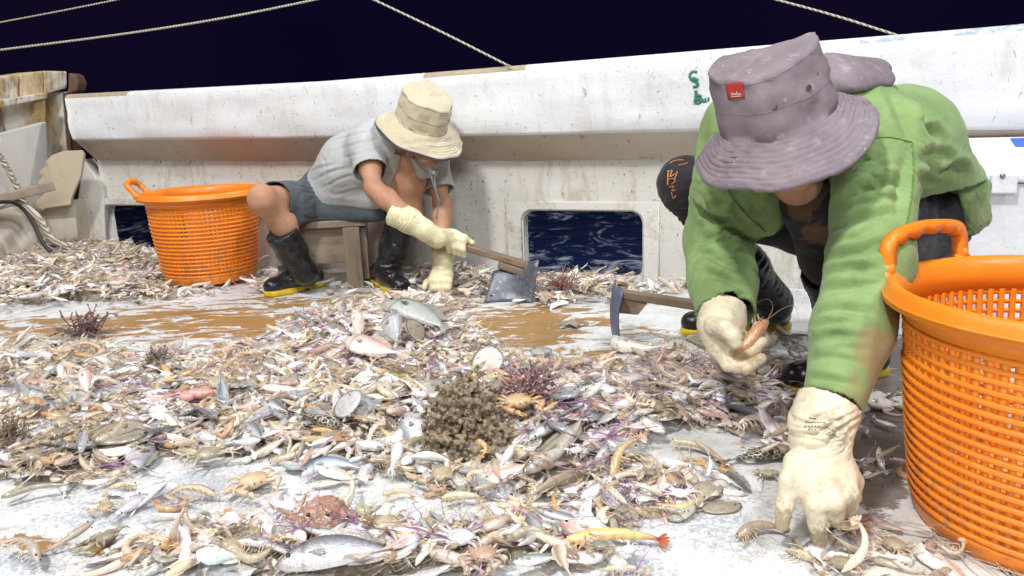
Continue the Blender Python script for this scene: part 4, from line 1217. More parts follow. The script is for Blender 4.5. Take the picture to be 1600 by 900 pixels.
creases(me, [([(516, 222), (550, 212), (592, 202)], 0.0072, 0.0040), ([(520, 236), (562, 224), (600, 216)], 0.0065, 0.0036), ([(528, 250), (560, 240), (596, 232)], 0.0065, 0.0036), ([(470, 276), (500, 262), (522, 258)], 0.0065, 0.0045), ([(486, 284), (520, 268), (548, 262)], 0.0065, 0.0045), ([(500, 296), (536, 278), (560, 274)], 0.0065, 0.0040),
    ([(520, 306), (556, 296), (580, 298)], 0.0065, 0.0036), ([(552, 262), (580, 256), (600, 262)], 0.0050, 0.0027), ([(604, 240), (612, 262), (626, 290)], 0.0058, 0.0036), ([(626, 250), (632, 266), (644, 280)], 0.0050, 0.0031), ([(560, 196), (586, 206), (602, 226)], 0.0058, 0.0027), ([(676, 262), (690, 270), (698, 286)], 0.0050, 0.0027), ([(500, 240), (508, 256), (506, 276)], 0.0072, 0.0027)])
trim(me, slR, arR, slR, 0.12); trim(me, slL, arL, slL, 0.12)
trim(me, L1(0, 0, -0.125), B1[:, 2] + 0.25 * B1[:, 1], L1(0, -0.02, -0.08), 0.10)
M_tee = cloth("grey_cotton_tee", (0.48, 0.495, 0.50), (0.36, 0.35, 0.31), 0.08, 300, stains=((at(590, 300, 3.36), 0.10, (0.36, 0.34, 0.29), 0.6),))
hem(link("tee", me, M_tee, p1), 0.004)
# shorts
F = Field(0.007)
tR, tL = mixp(J['hipR'], J['kneeR'], 0.80), mixp(J['hipL'], J['kneeL'], 0.78)
F.cone(J['pel'], J['pel'] + np.array([0, 0, 0.05]), 0.128, 0.118, 0.05)
F.cone(J['hipR'], tR, 0.108, 0.086, 0.05).cone(J['hipL'], tL, 0.105, 0.080, 0.05)
F.cone(at(470, 330, 3.38), at(462, 346, 3.34), 0.045, 0.030, 0.05)
F.cone(at(500, 335, 3.48), at(590, 336, 3.46), 0.05, 0.045, 0.06)
F.plane(np.array([0, 0, 0.300]), (0, 0, -1), 0.03)
me = F.mesh("shorts", 1)
thR = J['kneeR'] - J['hipR']
folds(me, [(mixp(J['hipR'], tR, 0.5), (0.14, 0.14, 0.12), np.cross(thR, (0, -1, 0.2)), 0.055, 0.009), (J['pel'] + np.array([0.1, -0.1, 0]), (0.14, 0.14, 0.1), (0.4, -0.3, 0.9), 0.045, 0.009), (at(580, 330, 3.48), (0.1, 0.1, 0.08), (0.6, 0, 0.8), 0.04, 0.007)], 0.0015, 20)
trim(me, tR - thR * 0.02, thR, tR, 0.14); trim(me, tL, J['kneeL'] - J['hipL'], tL, 0.13)
M_shorts = cloth("slate_shorts", (0.075, 0.092, 0.105), (0.045, 0.055, 0.062), 0.15, 280, 0.75)
hem(link("shorts", me, M_shorts, p1), 0.005)
# boots
boot(p1, mixp(J['kneeR'], J['ankR'], 0.42), J['ankR'] + np.array([0, 0, 0.005]), gr(505, 445), gr(414, 464), 0.068, 0.050)
boot(p1, mixp(J['kneeL'], J['ankL'], 0.45), J['ankL'] + np.array([0, 0, 0.005]), gr(590, 440), gr(632, 463), 0.068, 0.050, toe_r=0.044)
# short grey beard round the jaw
F = Field(0.005)
for q in (-1, 1): F.cone(L1(0.058 * q, 0.03, -0.055), L1(0.030 * q, 0.066, -0.105), 0.018, 0.020, 0.015)
F.cone(L1(-0.028, 0.070, -0.108), L1(0.028, 0.070, -0.108), 0.022, 0.022, 0.015)
me = F.mesh("beard", 1); V = verts(me); set_verts(me, V + normals(me) * (0.0025 * wob(V, 160, 1))[:, None])
link("beard", me, simple("greying_beard", (0.46, 0.40, 0.36), 0.8, 0.3, 200, 0.6), p1)
# tan hat and its cord
M_tan = cloth("tan_hat_canvas", (0.60, 0.53, 0.385), (0.50, 0.42, 0.28), 0.08, 420)
M_bind = cloth("dark_hat_binding", (0.10, 0.095, 0.12), None, 0.2, 400)
hc = at(660, 190, 3.28)
ht, HL, HB = hat("hat", hc, ax1, fw1, M_tan, M_bind, 0.103, 0.108, 0.116, 0.190, 0.046, p1, 1.4, top_tilt=-0.06)
cord = MB()
cord.tube(smooth_path([at(646, 247, 3.20), at(652, 254, 3.18), at(664, 262, 3.18), at(676, 270, 3.18), at(682, 300, 3.19), at(685, 318, 3.20), at(682, 342, 3.21)], 6), 0.0038, 6)
cord.tube(smooth_path([at(692, 250, 3.19), at(686, 258, 3.18), at(672, 264, 3.18), at(676, 284, 3.18), at(688, 318, 3.19)], 6), 0.003, 6)
cord.tube([at(676, 267, 3.18), at(679, 274, 3.18)], 0.009, 8)
cord.build("cord", simple("blue_grey_cord", (0.20, 0.27, 0.31), 0.6, 0.2, 60), ht)
# gloves
def glove(parent, cuff, cr, palm, fingers, mat, vox=0.004, fold=(), trim_at=None, k=0.014, sq=None, fk=0.007):
    F = Field(vox)
    F.chain(cuff, cr, 0.02)
    for a_, b_, ra, rb, s_ in palm: F.cone(a_, b_, ra, rb, 0.02, 'add', s_)
    for pts, rads in fingers:
        for i in range(len(pts) - 1): F.cone(pts[i], pts[i + 1], rads[i], rads[i + 1], fk if i else k)
    me = F.mesh("glove", 1)
    if fold: folds(me, fold, 0.0008, 40)
    d = cuff[0] - cuff[1]
    trim(me, cuff[0], d, cuff[0], cr[0] * 2.2)
    return hem(link("glove", me, mat, parent), 0.003)
hd = (Hb - Ha) / np.linalg.norm(Hb - Ha)
fing = []
for i, (x, y) in enumerate(((722, 372), (726, 380), (722, 388), (712, 393))):
    Q = A(x, y, 3.10)
    t = Ha + hd * ((Q - Ha) @ hd)
    o_ = np.array([0, -0.012, 0.030]); fr = np.cross(hd, (0, 0, 1.0)); fr /= np.linalg.norm(fr)
    if fr[1] > 0: fr = -fr
    off = hd * (-0.022 * i + 0.052)
    c0 = Ha + hd * ((A(702, 384, 3.12) - Ha) @ hd) + off
    fing.append(([c0 + np.array([0, 0, 0.034]) - fr * 0.012, c0 + np.array([0, 0, 0.033]) + fr * 0.022, c0 + fr * 0.034 - np.array([0, 0, 0.002]), c0 + fr * 0.022 - np.array([0, 0, 0.030])], (0.0135, 0.0135, 0.0125, 0.0115)))
pc = Ha + hd * ((A(702, 384, 3.12) - Ha) @ hd)
fing.append(([A(690, 376, 3.12), pc + hd * 0.045 + np.array([0, 0.01, 0.03]), pc + hd * 0.085 + np.array([0, 0.012, 0.026])], (0.016, 0.014, 0.012)))
glove(p1, [A(616, 332, 3.13), A(640, 345, 3.10), A(664, 360, 3.08), A(684, 374, 3.09)], (0.058, 0.050, 0.040, 0.036),
      [(A(680, 370, 3.10), pc + np.array([0, 0, 0.032]), 0.036, 0.030, None), (pc + hd * -0.02 + np.array([0, 0.0, 0.034]), pc + hd * 0.05 + np.array([0, 0, 0.034]), 0.022, 0.020, None)], fing, M_glove2, 0.0042,
      [(A(645, 345, 3.08), (0.07, 0.07, 0.06), (0.8, 0, -0.7), 0.030, 0.006), (A(675, 366, 3.07), (0.05, 0.06, 0.05), (0.6, 0, -0.8), 0.024, 0.005)])
wl_ = A(692, 398, 3.22); hb = A(690, 432, 3.17)
fing = []
for i, dx in enumerate((-0.036, -0.013, 0.011, 0.033)):
    b0_ = hb + np.array([dx * 0.8, -0.005, 0.004])
    fing.append(([b0_, b0_ + np.array([dx * 0.25, -0.040, -0.010]), b0_ + np.array([dx * 0.1, -0.052, -0.040]), b0_ + np.array([dx * -0.1, -0.030, -0.052])], (0.0165, 0.0155, 0.014, 0.0125)))
fing.append(([hb + np.array([-0.03, 0, -0.005]), hb + np.array([-0.062, -0.018, -0.02]), hb + np.array([-0.072, -0.040, -0.035])], (0.017, 0.014, 0.0125)))
glove(p1, [A(692, 366, 3.28), A(692, 395, 3.23), A(691, 415, 3.19)], (0.052, 0.046, 0.040), [(A(691, 412, 3.19), hb + np.array([0, 0, 0.0]), 0.038, 0.036, None), (hb + np.array([-0.022, 0, 0]), hb + np.array([0.022, 0, 0]), 0.028, 0.028, None)], fing, M_glove2, 0.0042,
      [(A(692, 400, 3.20), (0.06, 0.06, 0.05), (0.2, 0, 1), 0.028, 0.005)])
adopt(p1)

# ------------------------------------------------------------------ the man in green
p2 = empty("person", gr(1290, 560)); tag(p2, "person in green jacket and purple-grey hat crouching with one gloved hand on the deck", "person")
J = {n: at(*p) for n, p in dict(pel=(1375, 365, 2.20), hipR=(1310, 362, 2.24), hipL=(1425, 365, 2.14), kneeR=(1070, 288, 2.20), kneeL=(1266, 306, 1.80), ankR=(1204, 478, 2.38), ankL=(1335, 540, 2.02),
     low=(1468, 300, 2.15), mid=(1408, 222, 2.02), chest=(1318, 215, 1.84), shR=(1155, 235, 1.88), shL=(1372, 222, 1.74), elR=(1122, 372, 1.93), wrR=(1132, 478, 1.72), elL=(1360, 410, 1.52), wrL=(1298, 640, 1.30),
     neck=(1282, 190, 1.76), head=(1228, 203, 1.66)).items()}
F = Field(0.0065)
F.cone(J['pel'], J['mid'], 0.08, 0.085, 0.05).cone(J['mid'], J['chest'], 0.085, 0.09, 0.05).cone(J['chest'], J['neck'], 0.075, 0.056, 0.05)
F.cone(J['shR'], J['chest'], 0.055, 0.10, 0.05).cone(J['shL'], J['chest'], 0.06, 0.10, 0.05)
for s in 'RL':
    F.cone(J['sh' + s], J['el' + s], 0.050, 0.040, 0.03).cone(J['el' + s], J['wr' + s], 0.041, 0.029, 0.02)
    F.cone(J['hip' + s], J['knee' + s], 0.085, 0.055, 0.04).cone(J['knee' + s], mixp(J['knee' + s], J['ank' + s], .35), 0.052, 0.055, 0.03).cone(mixp(J['knee' + s], J['ank' + s], .35), J['ank' + s], 0.055, 0.038, 0.03)
ax2 = np.array([-0.33, -0.17, 0.91]); ax2 /= np.linalg.norm(ax2)
fw2 = np.array([-0.25, -0.97, 0.0]); fw2 -= ax2 * (fw2 @ ax2); fw2 /= np.linalg.norm(fw2)
L2, B2 = head(F, J['head'], ax2, fw2, 0.93)
me = F.mesh("body", 1); _h = A(1215, 181, 1.63); trim(me, _h - ax2 * 0.026, ax2, _h, 0.17)
link("body", me, M_skin, p2); eyes(L2, p2)
# trousers
F = Field(0.0065)
F.cone(J['pel'], J['pel'] + np.array([0.03, 0.02, 0.04]), 0.145, 0.13, 0.06).cone(J['pel'], A(1462, 338, 2.16), 0.13, 0.105, 0.06)
for s in 'RL':
    kn = J['knee' + s]
    F.cone(J['hip' + s], mixp(J['hip' + s], kn, 0.5), 0.112, 0.092, 0.05).cone(mixp(J['hip' + s], kn, 0.5), kn, 0.092, 0.066, 0.04)
    F.ell(kn + np.array([0, -0.012, 0.004]), (0.070, 0.066, 0.072), None, 0.03)
    F.cone(kn, mixp(kn, J['ank' + s], 0.35), 0.070, 0.066, 0.03).cone(mixp(kn, J['ank' + s], 0.35), mixp(kn, J['ank' + s], 0.75), 0.064, 0.05, 0.03)
me = F.mesh("trousers", 1)
folds(me, [(J['kneeL'] + np.array([0.03, 0.0, -0.06]), (0.1, 0.12, 0.1), (0.5, 0.2, 0.8), 0.045, 0.007), (J['hipL'], (0.16, 0.16, 0.14), (0.7, -0.3, 0.6), 0.06, 0.009), (J['kneeR'] + np.array([0.04, 0, -0.08]), (0.1, 0.1, 0.1), (-0.3, 0, 1), 0.04, 0.006)], 0.0015, 20)
mud = (0.135, 0.075, 0.042)
M_trous = cloth("black_trousers", (0.022, 0.020, 0.024), (0.05, 0.045, 0.05), 0.3, 260, 0.8,
                stains=((A(1252, 325, 1.73), 0.055, mud, 0.9), (A(1275, 370, 1.76), 0.060, mud, 0.85), (A(1280, 300, 1.74), 0.04, mud, 0.8), (A(1440, 400, 2.0), 0.1, (0.10, 0.09, 0.09), 0.5)))
tro = link("trousers", me, M_trous, p2)
M_orpat = simple("orange_knee_print", (0.55, 0.22, 0.08), 0.8, 0.2, 40)
g = MB()
def onknee(x, y):
    """point of the right knee's surface under a pixel"""
    o = np.array([0, 0, CAM_H]); r_ = ray(x, y); r_ = r_ / np.linalg.norm(r_)
    hit, loc, nn, _ = tro.ray_cast(Vector(o), Vector(r_)); 
    return (np.array(loc) - r_ * 0.0012) if hit else None
bpy.context.view_layer.update()
for st_ in ([(1046, 256), (1051, 252), (1060, 250), (1068, 250)], [(1060, 258), (1070, 256), (1074, 254)], [(1043, 270), (1050, 266), (1047, 276), (1054, 272)], [(1043, 282), (1051, 279), (1055, 283), (1049, 288)], [(1045, 293), (1053, 291), (1050, 298), (1056, 297)], [(1044, 266), (1043, 290)], [(1049, 300), (1052, 310), (1056, 306)], [(1058, 268), (1054, 280)]):
    P = [onknee(x, y) for x, y in smooth_path([(a_, b_, 0) for a_, b_ in st_], 5)[:, :2]]
    P = [q for q in P if q is not None]
    if len(P) > 2: g.tube(P, 0.0020, 6, flat=0.6)
if g.V: g.build("knee_print", M_orpat, tro)
# boots
boot(p2, mixp(J['kneeR'], J['ankR'], 0.36), J['ankR'] + np.array([0, 0, 0.01]), gr(1232, 512), gr(1064, 523), 0.074, 0.062, toe_r=0.044)
boot(p2, mixp(J['kneeL'], J['ankL'], 0.45), J['ankL'] + np.array([0, 0, 0.01]), gr(1378, 580), gr(1226, 616), 0.076, 0.056, toe_r=0.045)
# jacket
F = Field(0.005)
F.cone(J['low'], J['mid'], 0.118, 0.125, 0.07).cone(J['mid'], J['chest'], 0.125, 0.128, 0.08)
F.cone(A(1335, 172, 1.86), A(1300, 180, 1.76), 0.080, 0.066, 0.06)
F.cone(A(1262, 268, 1.66), A(1296, 236, 1.68), 0.016, 0.024, 0.03)
F.cone(J['shR'], J['chest'], 0.082, 0.11, 0.06).cone(J['shL'], J['chest'], 0.088, 0.12, 0.06)
F.cone(A(1150, 190, 1.90), A(1260, 190, 1.86), 0.075, 0.09, 0.06)
F.cone(J['shR'], mixp(J['shR'], J['elR'], 0.5), 0.084, 0.086, 0.05).cone(mixp(J['shR'], J['elR'], 0.5), J['elR'], 0.086, 0.082, 0.03)
cuR = A(1134, 492, 1.70)
F.cone(J['elR'], mixp(J['elR'], cuR, 0.6), 0.082, 0.076, 0.03).cone(mixp(J['elR'], cuR, 0.6), cuR, 0.076, 0.068, 0.03)
F.cone(J['shL'], J['elL'], 0.090, 0.079, 0.05)
cuL = A(1300, 636, 1.315)
F.cone(J['elL'], mixp(J['elL'], cuL, 0.5), 0.078, 0.068, 0.03).cone(mixp(J['elL'], cuL, 0.5), cuL, 0.070, 0.052, 0.03)
F.cone(A(1138, 285, 1.80), A(1194, 348, 1.80), 0.060, 0.034, 0.04, sq=((0, 1, 0), 0.4))
F.cone(A(1165, 268, 1.78), A(1200, 325, 1.80), 0.040, 0.034, 0.04, sq=((0, 1, 0), 0.4))
F.cone(A(1128, 285, 1.86), A(1205, 345, 1.90), 0.050, 0.028, 0.05)                  # front panel hanging open
F.cone(A(1150, 300, 1.88), A(1185, 335, 1.92), 0.055, 0.035, 0.05)
me = F.mesh("jacket", 1)
uR, fR, uL, fL = J['elR'] - J['shR'], cuR - J['elR'], J['elL'] - J['shL'], cuL - J['elL']
folds(me, [(mixp(J['elR'], cuR, 0.1890), (0.13, 0.13, 0.0540), fR + np.array([0.05, 0, 0.02]), 0.042, 0.0092), (J['elR'] + np.array([0.03, -0.05, 0.06]), (0.12, 0.12, 0.0753), uR + np.array([0.10, 0, 0.0]), 0.052, 0.0092),
           (mixp(J['elR'], cuR, 0.4860), (0.1, 0.1, 0.0418), fR, 0.026, 0.0049), (mixp(J['shR'], J['elR'], 0.1890), (0.12, 0.12, 0.0540), uR + np.array([0.18, 0, 0]), 0.06, 0.0067),
           (mixp(J['elL'], cuL, 0.1890), (0.13, 0.13, 0.0648), fL + np.array([0.07, 0, 0.05]), 0.030, 0.0046), (mixp(J['elL'], cuL, 0.4590), (0.11, 0.11, 0.0587), fL + np.array([-0.03, 0, 0]), 0.024, 0.0042),
           (mixp(J['shL'], J['elL'], 0.2430), (0.14, 0.14, 0.0669), uL + np.array([-0.22, 0, -0.02]), 0.052, 0.0075), (mixp(J['shL'], J['elL'], 0.4590), (0.14, 0.14, 0.0753), uL + np.array([-0.2, 0, 0.05]), 0.045, 0.0075),
           (A(1330, 215, 1.7), (0.10, 0.12, 0.0669), (0.6, -0.2, -0.7), 0.055, 0.0084), (A(1455, 250, 1.95), (0.12, 0.16, 0.0540), (0.7, 0.1, -0.7), 0.07, 0.0075), (A(1500, 290, 2.05), (0.08, 0.12, 0.0669), (0.8, 0.0, 0.3240), 0.045, 0.0084),
           (A(1150, 300, 1.8), (0.08, 0.1, 0.0669), (0.6, 0, 0.4320), 0.05, 0.0058)], 0.0016, 20)
creases(me, [([(1090, 372), (1122, 375), (1154, 391), (1182, 402)], 0.0106, 0.0184), ([(1087, 394), (1116, 401), (1148, 428)], 0.0095, 0.0150), ([(1096, 427), (1129, 433), (1163, 452)], 0.0095, 0.0150), ([(1106, 459), (1141, 466), (1170, 459)], 0.0082, 0.0117),
    ([(1080, 317), (1109, 337), (1153, 343)], 0.0118, 0.0167), ([(1190, 392), (1170, 372), (1140, 362)], 0.0106, 0.0150), ([(1186, 430), (1168, 412), (1150, 408)], 0.0082, 0.0134), ([(1100, 290), (1118, 310), (1146, 318)], 0.0106, 0.0117), ([(1160, 300), (1150, 330), (1168, 352)], 0.0095, 0.0134),
    ([(1283, 262), (1321, 229), (1347, 208), (1362, 176)], 0.0141, 0.0217), ([(1290, 282), (1334, 256), (1380, 242)], 0.0118, 0.0167), ([(1302, 320), (1360, 292), (1420, 285)], 0.0129, 0.0201), ([(1293, 340), (1347, 319), (1412, 309)], 0.0106, 0.0150), ([(1340, 276), (1372, 262), (1402, 258)], 0.0095, 0.0117),
    ([(1289, 364), (1347, 339), (1402, 331)], 0.0118, 0.0167), ([(1289, 401), (1334, 395), (1388, 375)], 0.0106, 0.0150), ([(1284, 427), (1330, 419), (1372, 428)], 0.0095, 0.0117), ([(1300, 384), (1340, 372), (1370, 356)], 0.0082, 0.0100), ([(1286, 452), (1330, 448), (1384, 440)], 0.0095, 0.0117),
    ([(1273, 489), (1321, 482), (1372, 492)], 0.0095, 0.0117), ([(1270, 510), (1300, 504), (1336, 508)], 0.0070, 0.0084), ([(1268, 529), (1309, 524), (1352, 531)], 0.0082, 0.0100), ([(1266, 560), (1302, 557), (1345, 566)], 0.0082, 0.0100), ([(1263, 590), (1300, 594), (1342, 604)], 0.0070, 0.0084), ([(1290, 546), (1326, 544), (1356, 548)], 0.0070, 0.0084), ([(1262, 612), (1296, 618), (1332, 628)], 0.0059, 0.0067),
    ([(1390, 140), (1411, 182), (1424, 225)], 0.0141, 0.0150), ([(1442, 168), (1450, 198), (1478, 230)], 0.0141, 0.0167), ([(1436, 250), (1462, 240), (1490, 250)], 0.0118, 0.0134), ([(1460, 276), (1490, 262), (1516, 274)], 0.0129, 0.0184), ([(1432, 276), (1448, 284), (1470, 284)], 0.0106, 0.0134), ([(1416, 240), (1408, 290), (1404, 340)], 0.0118, 0.0134), ([(1100, 200), (1096, 240), (1098, 270)], 0.0141, 0.0134)])
trim(me, cuR, fR, cuR, 0.13); trim(me, cuL, fL, cuL, 0.12)
trim(me, L2(0, 0, -0.12), B2[:, 2], L2(0, -0.03, -0.07), 0.10)
trim(me, A(1450, 298, 2.06), np.array([0.12, -0.05, -1.0]), A(1465, 350, 2.10), 0.20)
tanst = (0.36, 0.25, 0.13)
M_jack = cloth("green_sweat_jacket", (0.235, 0.35, 0.135), (0.12, 0.165, 0.07), 0.18, 300, 0.92,
               stains=((A(1388, 560, 1.32), 0.085, tanst, 0.7), (A(1350, 605, 1.27), 0.05, tanst, 0.55), (A(1400, 480, 1.42), 0.07, (0.22, 0.14, 0.08), 0.85), (A(1535, 340, 2.05), 0.09, (0.17, 0.20, 0.09), 0.8), (A(1290, 270, 1.74), 0.06, (0.13, 0.2, 0.08), 0.5)))
jk = hem(link("jacket", me, M_jack, p2), 0.006)
F = Field(0.005)
F.cone(A(1498, 286, 2.09), A(1532, 300, 2.10), 0.034, 0.030, 0.03, sq=((-0.5, 0.8, 0.3), 0.5)).cone(A(1532, 300, 2.10), A(1541, 345, 2.08), 0.032, 0.020, 0.03, sq=((-0.5, 0.8, 0.3), 0.5))
F.cone(A(1505, 290, 2.07), A(1524, 352, 2.06), 0.022, 0.030, 0.02, sq=((-0.5, 0.8, 0.3), 0.5))
me = F.mesh("hem_flap", 1); folds(me, [(A(1525, 325, 2.06), (0.08, 0.1, 0.08), (0.9, 0, 0.25), 0.035, 0.007)])
link("hem_flap", me, M_jack, jk)
bpy.context.view_layer.update()
def onmesh(o, x, y, off=0.001):
    org = np.array([0, 0, CAM_H]); r_ = ray(x, y); r_ = r_ / np.linalg.norm(r_)
    hit, loc, nn, _ = o.ray_cast(Vector(org), Vector(r_))
    return (np.array(loc) - r_ * off) if hit else None
def seam(o, pix, r0, name, mat, parent):
    P = [onmesh(o, x, y) for x, y in smooth_path([(a_, b_, 0) for a_, b_ in pix], 7)[:, :2]]
    P = [q for q in P if q is not None]
    if len(P) > 3: MB().tube(P, r0, 5, flat=0.7).build(name, mat, parent)
M_jseam = simple("green_seam_thread", (0.13, 0.25, 0.06), 0.9, 0.2, 60)
M_zip = simple("grey_zip_tape", (0.16, 0.19, 0.12), 0.6, 0.3, 200)
seam(jk, [(1300, 236), (1340, 222), (1385, 214), (1425, 222)], 0.0022, "seam", M_jseam, jk)
seam(jk, [(1425, 222), (1428, 260), (1424, 310), (1415, 360)], 0.0022, "seam", M_jseam, jk)
seam(jk, [(1124, 272), (1140, 302), (1165, 334), (1196, 362)], 0.0035, "zip", M_zip, jk)
# purple-grey hat with a neck flap
k = N("faded_purple_grey_canvas"); v = k.obj()
c = k.mix(k.ramp(k.noise(v, 9, 6, 0.65), 0.3, 0.7), (0.185, 0.150, 0.168), (0.28, 0.235, 0.26))
c = k.mix(k.math('MULTIPLY', k.ramp(k.noise(v, 34, 6, 0.7), 0.56, 0.72), 0.5), c, (0.50, 0.44, 0.46))
c = k.mix(k.math('MULTIPLY', k.ramp(k.noise(v, 60, 3), 0.70, 0.76), 0.8), c, (0.75, 0.73, 0.75))
nb = k.bump(k.noise(v, 30, 5), 0.3, 0.005); nb = k.bump(k.noise(v, 420, 2), 0.25, 0.0012, nb)
M_purp = k.done(c, 0.9, nb, 0.25)
M_purpb = cloth("worn_purple_binding", (0.20, 0.165, 0.20), (0.40, 0.36, 0.38), 0.2, 400)
hc2 = A(1215, 181, 1.63)
ht2, HL2, HB2 = hat("hat", hc2, ax2, fw2, M_purp, M_purpb, 0.112, 0.120, 0.128, 0.192, 0.058, p2, 2.7)
F = Field(0.006)
F.cone(A(1318, 116, 1.74), A(1372, 118, 1.78), 0.050, 0.040, 0.03, sq=((0.15, -0.6, 0.8), 0.35))
F.cone(A(1300, 100, 1.78), A(1374, 104, 1.84), 0.030, 0.030, 0.05, sq=((0.15, -0.6, 0.8), 0.45))
F.cone(hc2 - fw2 * 0.12 + ax2 * -0.005, A(1322, 114, 1.75), 0.050, 0.046, 0.05, sq=((0.15, -0.6, 0.8), 0.3))
me = F.mesh("neck_flap", 2); folds(me, [(A(1350, 120, 1.72), (0.08, 0.1, 0.08), (0.9, 0, 0.3), 0.09, 0.003)])
link("neck_flap", me, M_purp, ht2)
# red cloth label with a small light script line
def hpatch(pix, off):
    return [onmesh(ht2, x, y, off) for x, y in pix]
bpy.context.view_layer.update()
gx, gy = np.meshgrid(np.linspace(0, 1, 6), np.linspace(0, 1, 6), indexing='ij')
cs = np.array([(1133, 131), (1160, 128), (1164, 153), (1138, 156)], float)
rows = []
for i in range(6):
    row = []
    for j in range(6):
        s, t = i / 5, j / 5
        q = cs[0] * (1 - s) * (1 - t) + cs[1] * s * (1 - t) + cs[2] * s * t + cs[3] * (1 - s) * t
        row.append(onmesh(ht2, q[0], q[1], 0.002))
    rows.append(row)
if all(p is not None for r_ in rows for p in r_):
    lb = plate("label", np.array(rows), 0.0012, simple("red_cloth_label", (0.42, 0.03, 0.03), 0.8, 0.2, 120), ht2)
    g = MB()
    for stx in ([(1142, 149), (1144, 145), (1145, 149), (1147, 146), (1148, 149)], [(1149, 149), (1151, 143), (1151, 149)], [(1152, 148), (1154, 146), (1154, 149), (1157, 146), (1158, 148)], [(1142, 151.5), (1158, 150)]):
        P = [onmesh(ht2, x, y, 0.0034) for x, y in smooth_path([(a_, b_, 0) for a_, b_ in stx], 5)[:, :2]]
        g.tube([q for q in P if q is not None], 0.0006, 5)
    g.build("label_script", simple("pale_thread", (0.75, 0.66, 0.58), 0.8, 0.1, 50), lb)
# gloves: the left one planted in front of the camera
fing = [
    ([A(1242, 722, 1.235), A(1232, 752, 1.222), A(1226, 790, 1.212), A(1222, 820, 1.21)], (0.0195, 0.0165, 0.0150, 0.0125)),
    ([A(1264, 758, 1.215), A(1272, 790, 1.195), A(1279, 822, 1.195), A(1279, 852, 1.205)], (0.0200, 0.0180, 0.0165, 0.0130)),
    ([A(1290, 762, 1.215), A(1302, 782, 1.190), A(1304, 802, 1.200), A(1292, 812, 1.225)], (0.0200, 0.0185, 0.0165, 0.0140)),
    ([A(1312, 752, 1.225), A(1324, 770, 1.205), A(1324, 790, 1.220), A(1310, 800, 1.245)], (0.0195, 0.0180, 0.0160, 0.0135)),
    ([A(1320, 730, 1.255), A(1334, 752, 1.245), A(1332, 775, 1.255), A(1318, 790, 1.27)], (0.0180, 0.0165, 0.0145, 0.0125)),
]
gl = glove(p2, [A(1296, 630, 1.315), A(1284, 660, 1.295), A(1278, 690, 1.275)], (0.057, 0.052, 0.044),
      [(A(1278, 688, 1.275), A(1268, 738, 1.235), 0.042, 0.032, None), (A(1290, 690, 1.272), A(1306, 745, 1.240), 0.038, 0.032, None), (A(1255, 735, 1.24), A(1312, 745, 1.240), 0.026, 0.026, None), (A(1280, 700, 1.27), A(1285, 750, 1.225), 0.040, 0.030, None)],
      fing, M_glove, 0.0027,
      [(A(1280, 668, 1.25), (0.07, 0.07, 0.028), (-0.35, 0, 1), 0.036, 0.008), (A(1310, 690, 1.24), (0.03, 0.05, 0.03), (-0.5, 0, 1), 0.022, 0.005), (A(1275, 792, 1.18), (0.025, 0.03, 0.03), (0.15, 0, 1), 0.014, 0.0018), (A(1230, 780, 1.2), (0.02, 0.03, 0.03), (0.2, 0, 1), 0.014, 0.0015)], k=0.016, fk=0.006)
bpy.context.view_layer.update()
g = MB(); rr = random.Random(4)
for y0, xa, xb, n_ in ((653, 1263, 1275, 4), (659, 1258, 1290, 7), (665, 1256, 1282, 5), (671, 1262, 1276, 3), (668, 1290, 1306, 4), (676, 1294, 1312, 4)):
    for q in range(n_):
        x = xa + (xb - xa) * (q + 0.2) / n_
        P = [onmesh(gl, x + 2.6 * t, y0 + 0.45 * (x - xa) * (1 if xa > 1288 else 0.12) + rr.uniform(-.6, .6), 0.0008) for t in (0, 0.5, 1)]
        if all(p is not None for p in P): g.tube(P, 0.0013, 5, flat=0.6)
if g.V: g.build("print", M_ink, gl)
# the right one closing on a shrimp
HX = A(1150, 535, 1.62)
fing = [
    ([A(1122, 548, 1.63), A(1138, 570, 1.595), A(1168, 574, 1.57), A(1190, 560, 1.58)], (0.018, 0.0160, 0.0150, 0.012)),
    ([A(1132, 534, 1.66), A(1150, 556, 1.63), A(1176, 552, 1.61), A(1192, 534, 1.615)], (0.017, 0.0150, 0.014, 0.0115)),
    ([A(1138, 522, 1.68), A(1154, 544, 1.66), A(1178, 540, 1.65), A(1186, 520, 1.655)], (0.016, 0.0145, 0.013, 0.011)),
    ([A(1146, 514, 1.70), A(1162, 530, 1.69), A(1180, 524, 1.68), A(1184, 510, 1.68)], (0.017, 0.015, 0.014, 0.0125)),
    ([A(1116, 510, 1.62), A(1132, 514, 1.585), A(1146, 524, 1.57), A(1150, 536, 1.565)], (0.021, 0.020, 0.0175, 0.014)),
]
glove(p2, [A(1132, 478, 1.71), A(1128, 495, 1.69), A(1124, 508, 1.67)], (0.050, 0.046, 0.043),
      [(A(1124, 506, 1.67), A(1130, 538, 1.645), 0.044, 0.036, None), (A(1118, 512, 1.65), A(1124, 540, 1.635), 0.034, 0.028, None), (A(1140, 508, 1.69), A(1140, 530, 1.67), 0.034, 0.028, None)], fing, M_glove, 0.0032,
      [(A(1125, 500, 1.64), (0.05, 0.06, 0.04), (0.3, 0, 1), 0.024, 0.005)], k=0.010, fk=0.004)
adopt(p2)
